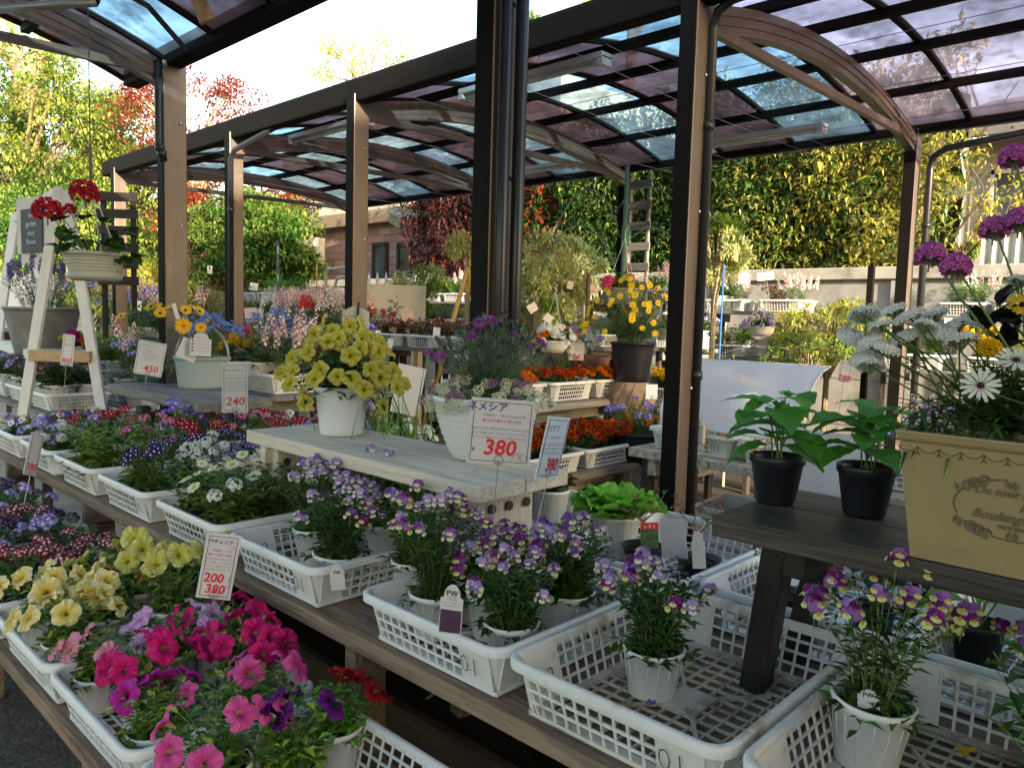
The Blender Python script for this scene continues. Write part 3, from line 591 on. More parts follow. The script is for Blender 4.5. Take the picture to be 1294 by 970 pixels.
TT = table('long brown plank table under the upper rows of white trays', 1.09, 2.42, -1.0, 5.1, .70, WOODT, nb=4, th=.042, ly=[-2.4, -1.25, -.47, 1.5, 2.7], lx=[-.56, -.2, .5], wl=.085)
TL = table('low brown plank table in front carrying the petunia and verbena trays', .57, 1.06, -.6, 6.4, .47, WOODT, nb=2, th=.04, ly=[-3, -1, .4, 1.8, 3.2], lx=[-.1, .18])
T = thing('soil_bed', 'timber-edged bed of dark compost under the plank table', 'planter bed', (1.62, 1.3, 0))
b = MB(); b.box((-.22, 0, .17), (.035, 5, .34)); b.box((.3, 0, .17), (.035, 5, .34)); b.build('edge_board', woodm('bed_board', (.06, .045, .034), 'y'), T, bevel=.003)
rng = random.Random(7); b = MB(); nx, ny = 10, 90
vs = [(-.2+.48*i/nx, -2.5+5*j/ny, .30+rng.uniform(-.014, .014)) for i in range(nx+1) for j in range(ny+1)]
b.add(vs, [(i*(ny+1)+j, (i+1)*(ny+1)+j, (i+1)*(ny+1)+j+1, i*(ny+1)+j+1) for i in range(nx) for j in range(ny)]); b.build('compost', SOIL, T, smooth=True)
# pots under the table
_PO = {}
POTS = {'white': (.062, .046, .105, POTW), 'whitebig': (.075, .058, .125, POTW), 'black': (.058, .044, .105, BLACKP), 'small': (.045, .034, .075, BLACKP), 'grey': (.05, .038, .085, GREYW)}
def pot_mesh(kind, ribs=0):
    if kind in _PO: return _PO[kind]
    rt, rb, h, m = POTS[kind]; b = MB()
    b.lathe([(rb*.3, 0), (rb, 0), (rb+.001, .004), (rt-.004, h-.014), (rt, h-.013), (rt+.0015, h-.002), (rt, h), (rt-.003, h), (rt-.007, h-.016), (rb, h*.5)], n=32)
    for i in range(16 if kind != 'black' else 0): a = 2*pi*i/16; b.beam((rb*1.005*cos(a), rb*1.005*sin(a), .006), ((rt-.0035)*cos(a), (rt-.0035)*sin(a), h-.018), .0012, .0014, up=(cos(a), sin(a), 0))
    s = MB(); s.lathe([(.001, h-.018), (rt*.5, h-.014), (rt-.006, h-.02)], n=20)
    _PO[kind] = (b.mesh('pot_'+kind, m, True), s.mesh('soil', SOIL, True), h-.018); return _PO[kind]
def price_card(name, label, p, w, h, yaw=0, roll=0, tilt=0, texts=(), m=None, wire=True, wl=.25, border=True, round_top=False, face=None, cat='sign', drawing=None):
    """a card standing upright at p (its bottom middle) facing the walkway; texts: (string, size, x, z, material, bold, shear)"""
    p = V(p); d = p-CAM if face is None else V(face); rz = atan2(d.y, d.x)-pi/2+radians(yaw)
    T = thing(name, label, cat, p, 0, rot=(radians(tilt), radians(roll), rz)); b = MB()
    if round_top:
        pr = [(-w/2, 0), (w/2, 0), (w/2, h*.72)]+[(w*.36*cos(a), h*.74+h*.26*sin(a)) for a in [pi*i/10 for i in range(11)]]+[(-w/2, h*.72)]
        vs = [(x, y, z) for y in (-.0012, .0012) for x, z in pr]; n = len(pr)
        b.add(vs, [tuple(range(n)), tuple(range(2*n-1, n-1, -1))]+[(i, i+n, (i+1) % n+n, (i+1) % n) for i in range(n)])
    else:
        b.box((0, 0, h/2), (w, .0024, h))
    c = b.build('card', m or CARD, T)
    if border:
        b = MB(); e = .008 if w > .06 else .004; q = .0012
        for z in (e, h-e): b.box((0, -.0022, z), (w-2*e, .0008, q))
        for x in (-w/2+e, w/2-e): b.box((x, -.0022, h/2), (q, .0008, h-2*e))
        b.build('border', INK, c)
    for t in texts:
        s, sz, x, z, tm, bo, sh = t; text(s, sz, tm, c, (x, -.0028, z), bold=bo, shear=sh)
    if wire:
        b = MB(); b.tube([(0, -.004, .012), (0, -.004, -.02), (.002, 0, -wl)], .0013, 5); b.tube([(.011*cos(a), -.004, .012+.011*sin(a)) for a in [2*pi*i/14-pi/2 for i in range(15)]], .0012, 4)
        b.build('wire_stem', STEEL, T)
    return T
def small_lines(w, h, z0, z1, n, m=GREYL, seed=0, sz=.006):
    return []
JP = ['日当たりの良い場所を好みます。花は次々に咲く', 'いよう管理します。夏はあまり大きくならず、', 'ぎっしりと満開になりとても見栄えがします。', '水はけの良い土を好み、乾いたら与えます。']
# ------------------------------------------------------------ flowers (meshes shared by every bloom of a kind)
def kite(b, p, d, n, L, W, m, tipw=.55):
    a = V(n).cross(V(d)).normalized(); p = V(p); d = V(d)
    b.add([p, p+d*L*.55+a*W/2, p+d*L+a*W*tipw*.3, p+d*L*1.0-a*W*tipw*.3, p+d*L*.55-a*W/2], [(0, 4, 3, 2, 1)], m)
def floret(b, p, n, r, k, mp, mc, rng=None, cup=.15, W=.8, notch=0, cr=.28):
    t, bb, n = frame(n); p = V(p); o = rng.uniform(0, 6.28) if rng else 0
    for i in range(k):
        a = o+2*pi*i/k; d = (t*cos(a)+bb*sin(a)+n*cup).normalized(); kite(b, p, d, n, r, r*W, mp, .9)
    q = p+n*r*.12; b.add([q+(t*cos(2*pi*i/5)+bb*sin(2*pi*i/5))*r*cr for i in range(5)], [(0, 1, 2, 3, 4)], mc)
def fl_petunia(r=.036, seed=0, deep=.03):
    rng = random.Random(seed); b = MB(); N = 30; ph = [rng.uniform(0, 6.28) for _ in range(4)]; R = [(.06, -deep), (.10, -deep*.7), (.18, -deep*.28), (.34, -.003), (.58, .002), (.82, .001), (1.0, -.002)]
    for k, (q, z) in enumerate(R):
        for j in range(N):
            a = 2*pi*j/N; lobe = 1-.14*abs(cos(2.5*a+.3))**6; ruf = (.0045*sin(5*a+ph[0])+.003*sin(11*a+ph[1])+.002*sin(17*a+ph[2]))*max(0, q-.35)*1.6
            rad = r*q*(1 if q < .4 else lobe)*(1+.03*sin(3*a+ph[3])*q); b.v.append((rad*cos(a), rad*sin(a), z+ruf-.006*max(0, q-.8)*5*(.5+.5*sin(2*a+ph[1]))))
    for k in range(len(R)-1):
        for j in range(N): b.f.append((k*N+j, k*N+(j+1) % N, (k+1)*N+(j+1) % N, (k+1)*N+j)); b.m.append(0)
    b.tube([(0, 0, -deep), (0, 0, -deep*1.5)], [r*.07, r*.05], 6, 1)
    for i in range(5): a = 2*pi*i/5; b.leaf((0, 0, -deep*1.4), (cos(a), sin(a), 1.2), .016, .004, 1)
    return b
def fl_nemesia(seed, nf=8, mats=None):
    rng = random.Random(seed); b = MB()
    for i in range(nf):
        a = 2*pi*i/nf*1.9+rng.uniform(-.3, .3); h = i/nf
        out = V((cos(a), sin(a), .15+h*.9)).normalized(); p = out*(.012+.006*rng.random())+V((0, 0, .012*h)); s = rng.uniform(.0095, .0125)*(1-.2*h)
        n = (out+V((0, 0, .05))).normalized(); up = (V((0, 0, 1))-n*n.z).normalized() if abs(n.z) < .97 else V((1, 0, 0)); sd = up.cross(n)
        dk = rng.random() < .5
        for an in (35, 72, 108, 145): th = radians(an); kite(b, p, (sd*cos(th)+up*sin(th)-n*.15).normalized(), n, s*1.3, s*.95, 0 if dk else 1, 1.1)
        for an in (238, 270, 302): th = radians(an); kite(b, p+n*.001, (sd*cos(th)+up*sin(th)+n*.12).normalized(), n, s*.95, s*.85, 2, 1.3)
        q = p+n*.003-up*s*.2; b.add([q+sd*s*.35, q+up*s*.3+n*.001, q-sd*s*.35, q-up*s*.35], [(0, 1, 2, 3)], 3)
        b.tube([p, V((0, 0, -.01))], .0007, 3, 4)
    b.tube([(0, 0, -.03), (0, 0, .02)], .001, 4, 4); return b
def fl_dome(seed, n, R, r, flat=.6, k=5, W=.8, stalk=.03, cup=.15, hi=-.1, cr=.3):
    rng = random.Random(seed); b = MB()
    for i in range(n):
        z = hi+(1-hi)*(i+.5)/n; a = i*2.39996; s = sqrt(max(0, 1-z*z)); d = V((s*cos(a), s*sin(a), z)); p = V((d.x*R, d.y*R, d.z*R*flat))*rng.uniform(.9, 1.05)
        floret(b, p, (d+V((rng.gauss(0, .15), rng.gauss(0, .15), .25))).normalized(), r*rng.uniform(.85, 1.15), k, 0, 1, rng, cup, W, cr=cr)
        if i % 3 == 0: b.tube([p, (0, 0, -R*.7)], .0007, 3, 2)
    b.tube([(0, 0, -stalk), (0, 0, 0)], .0016, 4, 2); return b
def fl_pom(seed, R=.024, layers=5, n=13, pw=.011, flat=.65):
    rng = random.Random(seed); b = MB()
    for l in range(layers):
        t = l/(layers-1); el = radians(-8+t*82); nn = max(3, int(n*cos(el)+1))
        for i in range(nn):
            a = 2*pi*(i+.5*(l % 2))/nn+rng.uniform(-.12, .12); d = V((cos(a)*cos(el), sin(a)*cos(el), sin(el)*flat))
            b.leaf(d*R*.25, d+V((0, 0, .1)), R*(.8+rng.uniform(-.08, .12)), pw, 0 if rng.random() < .65 else 1, bend=-.1, fold=.3)
            e = V(d)*R*.98+V((0, 0, .001)); b.add([e+V((-sin(a), cos(a), 0))*pw*.55, e+V((0, 0, pw*.35)), e-V((-sin(a), cos(a), 0))*pw*.55, e-V((0, 0, pw*.2))], [(0, 1, 2, 3)], 0 if (i+l) % 3 else 1)
    b.lathe([(.003, -.022), (.006, -.012), (.008, -.002)], n=8, m=2); b.tube([(0, 0, -.03), (0, 0, -.012)], .002, 4, 2); return b
def fl_daisy(seed, R=.03, n=14, W=.009, cd=.3, droop=.05):
    rng = random.Random(seed); b = MB()
    for i in range(n): a = 2*pi*i/n+rng.uniform(-.06, .06); d = V((cos(a), sin(a), .12+rng.uniform(-.1, .08)-droop)); kite(b, d*R*.12, d, V((0, 0, 1)), R*rng.uniform(.8, .92), W, 0, 1.15)
    b.lathe([(R*cd, 0), (R*cd*.8, .003), (R*cd*.3, .005), (.0002, .0055)], n=12, m=1); b.lathe([(.001, -.01), (R*.2, -.002), (R*cd, 0)], n=8, m=2); b.tube([(0, 0, -.04), (0, 0, -.006)], .0013, 4, 2); return b
def fl_pansy(seed, R=.02):
    b = MB(); N = 8
    for a0, s, m, z in ((100, 1, 0, 0), (80, 1, 0, .0005), (170, .85, 1, .001), (10, .85, 1, .001), (270, 1.05, 1, .002)):
        c = V((cos(radians(a0))*R*.5, sin(radians(a0))*R*.5, z)); b.add([c+V((cos(2*pi*j/N)*R*.55*s, sin(2*pi*j/N)*R*.5*s, .001*sin(j*2)))for j in range(N)], [tuple(range(N))], m)
    b.add([V((cos(2*pi*j/7)*R*.3, sin(2*pi*j/7)*R*.3-R*.1, .004)) for j in range(7)], [tuple(range(7))], 2); b.add([V((cos(2*pi*j/5)*R*.1, sin(2*pi*j/5)*R*.1, .005)) for j in range(5)], [tuple(range(5))], 3)
    b.tube([(0, 0, 0), (0, .003, -.03)], .001, 4, 4); return b
def fl_spike(seed, n=26, H=.09, R=.016, r=.008, mm=2):
    rng = random.Random(seed); b = MB()
    for i in range(n):
        t = i/n; a = i*2.4; q = R*(1-.6*t); floret(b, (q*cos(a), q*sin(a), H*t), (cos(a), sin(a), .35), r*(1.1-.5*t), 4, 0 if rng.random() < .7 else 1, 1, rng, .2)
    b.tube([(0, 0, -.03), (0, 0, H)], .0013, 4, 2); return b
def fl_geranium(seed, R=.044, n=64, r=.016):
    rng = random.Random(seed); b = MB()
    for i in range(n):
        z = -.5+1.5*(i+.5)/n; a = i*2.39996; s = sqrt(max(0, 1-z*z)); d = V((s*cos(a), s*sin(a), z)); p = d*R*rng.uniform(.75, 1.0)
        t, bb, nn = frame((d+V((rng.gauss(0, .3), rng.gauss(0, .3), rng.gauss(0, .3)))).normalized())
        for j in range(5): an = 2*pi*j/5+i; b.leaf(p, t*cos(an)+bb*sin(an)+nn*.6, r, r*.85, 0 if rng.random() < .6 else 1, up=nn, bend=-.15, fold=.25)
    b.tube([(0, 0, -.05), (0, 0, 0)], .003, 5, 2); return b
SG = G2
NEM = dict(
    a=[petal('nemesia_purple', '6a3a8a', '8a5aa6'), petal('nemesia_violet', '9a80c0', 'b09cce'), petal('nemesia_cream', 'd8d8bc', 'e8e6d4'), petal('nemesia_yellow', 'c9a030', 'd4b048'), STEM],
    b=[petal('nemesia_magenta', '6e1a66', '8c2a80'), petal('nemesia_mauve', '8d5aa6', 'a878bd'), petal('nemesia_pale_yellow', 'd2cf82', 'e6e4b0'), petal('nemesia_yellow', 'c9a030', 'd4b048'), STEM],
    c=[petal('nemesia_lilac', 'a58bc6', 'bba7d4'), petal('nemesia_grey_lilac', '8d78ad', '9a88b8'), petal('nemesia_white', 'd8d4dc', 'e6e4ea'), petal('nemesia_yellow', 'c9a030', 'd4b048'), STEM])
PW, PY, PYD = petal('white_petal', 'd4d6d2', 'e8eae6'), petal('yellow_petal', 'e0b81a', 'eccb2c'), petal('dark_centre', '2a1a10', '3a2616')
YC = petal('yellow_centre', 'c79a10', 'd8b020')
def _m(b, name, mats): return b.mesh(name, mats)
FL = {}
def reg(k, fn, mats, n=3): FL[k] = [_m(fn(s), 'flower_'+k, mats) for s in range(n)]
for k in 'abc': reg('nem_'+k, lambda s: fl_nemesia(s+3, 7+s), NEM[k])
PET = dict(hot=[(0, 'd8d0a8'), (.13, 'c8b890'), (.22, 'b01460'), (.5, 'c8146e'), (.95, 'd02a7c')], pink=[(0, 'e0dca0'), (.15, 'c9b880'), (.24, 'c83a88'), (.6, 'd65a9c'), (1, 'd86aa6')],
    lilac=[(0, '70507a'), (.12, '9a70a8'), (.3, 'c99ad0'), (1, 'd4aedb')], salmon=[(0, 'b07a50'), (.18, 'd88aa0'), (1, 'e09fb0')], cream=[(0, '8a5a10'), (.12, 'c89a20'), (.35, 'd8c660'), (.8, 'e8e2ac'), (1, 'ece8c4')],
    yellow=[(0, '8a8420'), (.2, 'c4c040'), (.6, 'd0cf72'), (1, 'dcdc96')], magenta=[(0, '5a0a40'), (.2, '8a1468'), (.45, 'b8209a'), (1, 'c238a6')], purple=[(0, '14021a'), (.25, '2a0638'), (.6, '5a0e6a'), (1, '781a86')],
    red=[(0, '3a0408'), (.2, '7a0610'), (1, 'a50c20')], lime=[(0, '7a7a10'), (.2, 'b8ae20'), (.6, 'ccc65c'), (.84, 'd6d080'), (1, '9a6068')])
for k, st in PET.items(): reg('pet_'+k, lambda s, k=k: fl_petunia(.037 if k != 'lime' else .034, s*7+len(k), .03), [radialm('petunia_'+k, st), G3], 3)
reg('verb_red', lambda s: fl_dome(s, 17, .026, .0085, .5), [petal('verbena_red', '8a0818', 'a81226'), PW, STEM])
reg('verb_redw', lambda s: fl_dome(s, 15, .024, .009, .5, cr=.38), [petal('verbena_crimson', '640c22', '8a2c44', 'b07c88'), PW, STEM])
reg('verb_purple', lambda s: fl_dome(s, 16, .024, .008, .5, cr=.36), [petal('verbena_purple', '2c1458', '3c2070'), PW, STEM])
reg('verb_dark', lambda s: fl_dome(s, 14, .022, .008, .5, cr=.3), [petal('verbena_dark', '2a1038', '3c1c50', '54386a'), petal('pale_eye', 'a898b8', 'c0b4c8'), STEM])
reg('verb_pink', lambda s: fl_dome(s, 14, .022, .008, .5, cr=.3), [petal('verbena_pink', 'b04a78', 'c86a94'), PW, STEM])
reg('lav_cl', lambda s: fl_dome(s, 9, .022, .010, .5), [petal('lavender_petal', '8a7ac0', 'a090d0'), PW, STEM])
reg('white_cl', lambda s: fl_dome(s, 14, .020, .007, .5), [PW, petal('greenish_eye', 'b8bc60', 'c8cc80'), STEM])
reg('candy', lambda s: fl_dome(s, 70, .028, .0075, .38, k=4, hi=-.1), [PW, petal('candy_eye', 'b8c0a0', 'd0d8c0'), STEM])
reg('alys', lambda s: fl_dome(s, 18, .016, .0055, .8, k=4), [petal('alyssum_cream', 'c8c8a8', 'dcdcc4'), petal('alyssum_eye', '8a9050', 'a0a468'), STEM])
reg('alysp', lambda s: fl_dome(s, 18, .016, .0055, .8, k=4), [petal('alyssum_mauve', '6a3a6a', '8a5a86', 'a88aa0'), petal('alyssum_eye', '8a9050', 'a0a468'), STEM])
reg('forget', lambda s: fl_dome(s, 9, .012, .0055, .7, cr=.2), [petal('forget_blue', '4a6ac0', '6a8ad8'), PW, STEM])
reg('mari_o', lambda s: fl_pom(s), [petal('marigold_orange', 'd86a08', 'e88a18'), petal('marigold_amber', 'e09a18', 'c85a08'), G1])
reg('mari_r', lambda s: fl_pom(s), [petal('marigold_rust', '8a1c06', 'a83210'), petal('marigold_orange_edge', 'c8500c', 'd86a18'), G1])
reg('mari_y', lambda s: fl_pom(s), [petal('marigold_yellow', 'e0b010', 'ecc41c'), PY, G1])
reg('dianthus', lambda s: fl_pom(s, .021, 4, 10, .010, .6), [petal('dianthus_mauve', '8a4a9a', 'a86ab4'), petal('dianthus_pink', 'b078b8', '9a3a80'), G4])
reg('bud', lambda s: fl_pom(s, .010, 3, 7, .006, .9), [petal('bud_plum', '4a2438', '603048'), petal('bud_grey', '6a6a66', '565c58'), G4], 2)
reg('daisy_y', lambda s: fl_daisy(s), [PY, YC, STEM]); reg('daisy_w', lambda s: fl_daisy(s, .018, 14, .006, .38), [petal('mum_white', 'd8dcc0', 'e8ead0'), petal('mum_eye', 'b8b848', 'c8c458'), STEM])
reg('osteo_y', lambda s: fl_daisy(s, .032, 17, .010, .25), [petal('osteo_yellow', 'c8a022', 'd8b840'), PYD, STEM]); reg('osteo_w', lambda s: fl_daisy(s, .034, 15, .0075, .2), [petal('osteo_cream', 'e0e0c8', 'ecebdc'), petal('osteo_eye', '4a1a30', '602040'), STEM])
reg('senetti', lambda s: fl_daisy(s, .020, 13, .007, .3), [petal('senetti_lilac', '8a68b8', 'a88acb', '7a48a8'), petal('pale_eye2', 'd8d0e0', 'e8e4ec'), STEM])
reg('gazania', lambda s: fl_daisy(s, .045, 12, .018, .22), [petal('gazania_yellow', 'e0a010', 'e8b020'), petal('gazania_eye', 'c87808', 'b86808'), STEM])
reg('ger_red', lambda s: fl_geranium(s), [petal('geranium_red', 'a80c22', 'c81a38'), petal('geranium_crimson', '8a0a24', 'd04a60'), STEM], 2)
reg('ger_pink', lambda s: fl_geranium(s), [petal('geranium_pink', 'c8306a', 'd84a80'), petal('geranium_rose', 'b82058', 'e06a98'), STEM], 2)
reg('armeria', lambda s: fl_dome(s, 90, .020, .0062, .92, hi=-.55, cup=.5), [petal('armeria_pink', 'b040a0', 'c466b4', 'd48cc8'), petal('armeria_eye', '8a2078', 'a83c98'), STEM], 2)
reg('pansy_p', lambda s: fl_pansy(s), [petal('pansy_purple', '4a2a90', '6040a8'), petal('pansy_violet', '6a50b0', '7a60c0'), PYD, YC, STEM], 1)
reg('pansy_y', lambda s: fl_pansy(s), [petal('pansy_yellow', 'd8b020', 'e4c43c'), petal('pansy_lemon', 'd8c850', 'e0d470'), PYD, YC, STEM], 1)
reg('pansy_m', lambda s: fl_pansy(s), [petal('pansy_maroon', '4a0c24', '601430'), petal('pansy_pinkish', 'b07090', 'c890a8'), PYD, YC, STEM], 1)
reg('pansy_w', lambda s: fl_pansy(s), [petal('pansy_white', 'd0ccd8', 'dcd8e4'), PW, petal('pansy_blotch', '5a4a90', '6a5aa0'), YC, STEM], 1)
reg('spike_pink', lambda s: fl_spike(s), [petal('stock_pink', 'd89aa8', 'e4b8bc'), petal('stock_blush', 'e0ccc4', 'ecdcd0'), STEM]); reg('spike_white', lambda s: fl_spike(s), [petal('stock_white', 'd8dcc0', 'e4e8d0'), PW, STEM]); reg('spike_red', lambda s: fl_spike(s, 24, .07, .02, .011), [petal('stock_red', 'b81a24', 'd03a3a'), petal('stock_orange', 'd05a40', 'c83028'), STEM])
reg('spike_lav', lambda s: fl_spike(s, 26, .06, .009, .006), [petal('lavender_spike', '4a3a80', '6a58a0'), petal('lavender_dark', '3a2a60', '584a88'), STEM])
reg('camp', lambda s: fl_dome(s, 5, .02, .015, .5), [petal('campanula', '6a5ac8', '8a7ad8'), PW, STEM])
reg('ranun', lambda s: fl_pom(s, .03, 6, 12, .018, .8), [petal('ranunculus_pink', 'a8287a', 'c84090'), petal('ranunculus_magenta', 'b030a0', 'c850b0'), STEM], 1)
reg('dbl_white', lambda s: fl_pom(s, .022, 5, 11, .012, .7), [petal('double_cream', 'd4d8c4', 'e4e8d8'), PW, G1], 2)
# ------------------------------------------------------------ plants
def bush(seed, n, R, H, ll, lw, lps, mats, tm=1, base=.012, dome=.35, seg=2, droop=.15, lean=.5, leafup=.35, stem_r=.0014, low=.15, hang=0):
    """n curved stems with leaves along them; material 0.. are leaves, last is the stem. returns builder and tips"""
    rng = random.Random(seed); b = MB(); tips = []; ms = len(mats)
    for i in range(n):
        a = i*2.39996+rng.uniform(-.3, .3); q = sqrt((i+.5)/n); rad = R*q; h = H*(1-dome*q*q)*rng.uniform(.82, 1.06)
        p0 = V((cos(a)*base*q, sin(a)*base*q, 0)); p2 = V((cos(a)*rad, sin(a)*rad, h-hang*q*q*H)); p1 = V((cos(a)*rad*lean*.6, sin(a)*rad*lean*.6, h*.62)); P = []
        for k in range(6): t = k/5; P.append(p0*(1-t)**2+p1*2*t*(1-t)+p2*t*t)
        b.tube(P, [stem_r*(1-.5*k/5) for k in range(6)], 3, ms, caps=False)
        for k in range(lps):
            t = low+(1-low)*(k+rng.random()*.8)/lps; t = min(t, .99); p = p0*(1-t)**2+p1*2*t*(1-t)+p2*t*t; an = k*2.4+i; d = V((cos(an), sin(an), leafup+rng.gauss(0, .25))).normalized(); s = rng.uniform(.6, 1.2)*(1-.25*t)
            b.leaf(p, d, ll*s, lw*s, rng.randrange(ms), bend=droop, seg=seg)
        tips.append((P[5], (P[5]-P[4]).normalized()))
    return b, tips
def spec(n, R, H, ll, lw, lps, mats, fl=(), nf=10, out=.5, fs=1.0, lift=.0, pot='white', cam=.3, **kw): return dict(n=n, R=R, H=H, ll=ll, lw=lw, lps=lps, mats=mats, fl=fl, nf=nf, out=out, fs=fs, lift=lift, pot=pot, cam=cam, kw=kw)
KIND = {
 'nemesia': spec(44, .115, .20, .038, .014, 15, [G1, G2], ['nem_a', 'nem_a', 'nem_b', 'nem_c'], 17, .45, base=.03), 'nemesia_yellow': spec(30, .12, .25, .034, .011, 11, [G1, G2], ['nem_b'], 18, .5, base=.03), 'nemesia_lilac': spec(40, .12, .20, .03, .010, 12, [G1, G2], ['nem_c', 'nem_c', 'nem_a'], 20, .45, base=.03),
 'nemesia_tall': spec(42, .13, .28, .038, .013, 16, [G1, G2], ['nem_b', 'nem_a', 'nem_c'], 18, .4, base=.03),
 'petunia_hot': spec(26, .13, .13, .036, .019, 7, [G1, G3], ['pet_hot'], 8, .9), 'petunia_pink': spec(26, .13, .14, .036, .019, 7, [G1, G3], ['pet_pink'], 6, .9), 'petunia_lilac': spec(26, .12, .13, .036, .019, 7, [G1, G3], ['pet_lilac'], 7, .7),
 'petunia_salmon': spec(26, .11, .13, .036, .019, 7, [G1, G3], ['pet_salmon'], 5, .9), 'petunia_cream': spec(26, .13, .14, .034, .018, 7, [G1, G3], ['pet_cream'], 8, .9), 'petunia_yellow': spec(26, .13, .15, .034, .018, 7, [G1, G3], ['pet_yellow'], 6, .9),
 'petunia_magenta': spec(24, .12, .13, .036, .019, 7, [G1, G3], ['pet_magenta'], 5, .9), 'petunia_purple': spec(24, .12, .13, .036, .019, 7, [G1, G3], ['pet_purple'], 4, .9), 'petunia_red': spec(24, .11, .12, .034, .018, 7, [G1, G5], ['pet_red'], 6, .8, fs=.85),
 'verbena_red': spec(24, .11, .14, .034, .012, 8, [G1, G2], ['verb_red'], 6, .3), 'verbena_redwhite': spec(30, .12, .12, .03, .011, 9, [G1, G2], ['verb_redw'], 8, .3), 'verbena_purple': spec(24, .11, .14, .034, .011, 8, [G1, G2], ['verb_purple'], 5, .3),
 'verbena_dark': spec(30, .12, .11, .03, .011, 9, [G2, G1], ['verb_dark'], 7, .3), 'verbena_pink': spec(22, .10, .15, .034, .012, 8, [G1, G3], ['verb_pink'], 6, .3), 'lobelia': spec(26, .11, .13, .022, .005, 9, [G1, G4], ['lav_cl', 'white_cl'], 10, .4),
 'greens': spec(24, .11, .15, .05, .016, 9, [G1, G3], [], 0), 'greens_dark': spec(24, .12, .13, .04, .022, 8, [G2, G1], ['lav_cl'], 4, .4), 'mum': spec(36, .14, .16, .034, .022, 10, [G1, LY2], ['daisy_w', 'daisy_w', 'white_cl'], 9, .4),
 'mum_plain': spec(36, .14, .15, .034, .022, 10, [G1, LY2], ['daisy_w'], 4, .4), 'pansy': spec(20, .10, .10, .028, .014, 7, [G2, G1], ['pansy_p', 'pansy_w'], 7, .9, cam=.8), 'pansy_y': spec(20, .10, .10, .028, .014, 7, [G2, G1], ['pansy_y', 'pansy_p'], 7, .9, cam=.8), 'pansy_m': spec(20, .10, .10, .028, .014, 7, [G2, G1], ['pansy_m'], 7, .9, cam=.8),
 'campanula': spec(20, .09, .19, .03, .010, 7, [G1, G3], ['camp'], 6, .4), 'daisy_white': spec(24, .10, .15, .03, .006, 9, [G1, G4], ['white_cl'], 12, .4), 'double': spec(20, .09, .13, .04, .018, 8, [G2, G1], ['dbl_white'], 4, .3),
 'marigold_orange': spec(20, .095, .13, .042, .012, 9, [G1, G2], ['mari_o'], 9, .3, pot='small'), 'marigold_rust': spec(20, .095, .14, .042, .012, 9, [G1, G2], ['mari_r'], 9, .3, pot='small'), 'marigold_yellow': spec(20, .095, .13, .042, .012, 9, [G1, G2], ['mari_y'], 8, .3, pot='small'),
 'stock_pink': spec(10, .07, .17, .05, .012, 7, [G1, G4], ['spike_pink'], 8, .1, pot='small'), 'stock_white': spec(10, .07, .16, .05, .012, 7, [G1, G4], ['spike_white'], 8, .1, pot='small'), 'stock_red': spec(10, .07, .15, .05, .012, 7, [G1, G4], ['spike_red'], 6, .1, pot='small'),
 'carnation': spec(14, .08, .18, .05, .005, 8, [G4], ['ger_pink'], 3, .1, .4, pot='small'), 'senetti': spec(26, .13, .20, .03, .012, 8, [G1, G4], ['senetti'], 18, .4), 'forget': spec(26, .13, .22, .05, .012, 8, [G1, G4], ['forget'], 22, .3),
 'herb_yellow': spec(24, .11, .13, .022, .012, 10, [LY1, LYL], [], 0, pot='small'), 'herb_silver': spec(24, .10, .13, .025, .008, 10, [G6, G4], [], 0, pot='small'), 'young_green': spec(16, .08, .14, .05, .022, 6, [G5, LY2], [], 0, pot='small'),
 'heuchera_red': spec(18, .09, .12, .035, .02, 7, [LR1, LR3, G1], ['verb_redw'], 3, .3, pot='small'), 'blush': spec(18, .09, .14, .03, .012, 7, [G3, G1], ['spike_pink', 'spike_white'], 7, .2, pot='small'), 'succulent': spec(14, .06, .06, .02, .012, 6, [G4, G6], [], 0, pot='small'),
 'fern': spec(24, .14, .18, .03, .006, 16, [G5, LY2], [], 0), 'snap': spec(14, .09, .22, .03, .007, 9, [G1, G4], ['spike_pink', 'lav_cl'], 7, .2),
}
_V = {}
FOLN = 5
def variant(kind, seed):
    key = (kind, seed)
    if key in _V: return _V[key]
    s = KIND[kind]; rng = random.Random(seed*31+len(kind)); b, tips = bush(seed*17+len(kind)*3, s['n'], s['R'], s['H'], s['ll'], s['lw'], s['lps'], s['mats'], **s['kw'])
    if s['R'] > .085 and s['pot'] == 'white':
        sk, _ = bush(seed+99, 26, .088, .062, max(.04, s['ll']*1.15), max(.014, s['lw']*1.2), 5, s['mats'], base=.05, lean=.9, dome=.6, hang=.45, low=.3, leafup=.1)
        o_ = len(b.v); b.v += sk.v; b.f += [tuple(i+o_ for i in f) for f in sk.f]; b.m += sk.m
    fo = b.mesh('foliage_'+kind, list(s['mats'])+[STEM]); ft = []
    idx = list(range(len(tips))); rng.shuffle(idx)
    for i in idx[:s['nf']]:
        p, d = tips[i]; o = V((p.x, p.y, 0)); o = o.normalized() if o.length > 1e-4 else V((1, 0, 0))
        n = (V((0, 0, 1))*(1-s['out']*.6)+o*s['out']+V((rng.gauss(0, .15), rng.gauss(0, .15), 0))).normalized(); sc = s['fs']*(rng.uniform(.82, 1.2) if 'petunia' in kind else rng.uniform(.78, 1.15))
        q = n.to_track_quat('Z', 'Y'); ft.append((rng.choice(FL[rng.choice(s['fl'])]), p+V((0, 0, .004+s['lift'])), q, sc, rng.uniform(0, 6.28), n))
    _V[key] = (fo, ft); return _V[key]
_one = {}
CNT = [0]
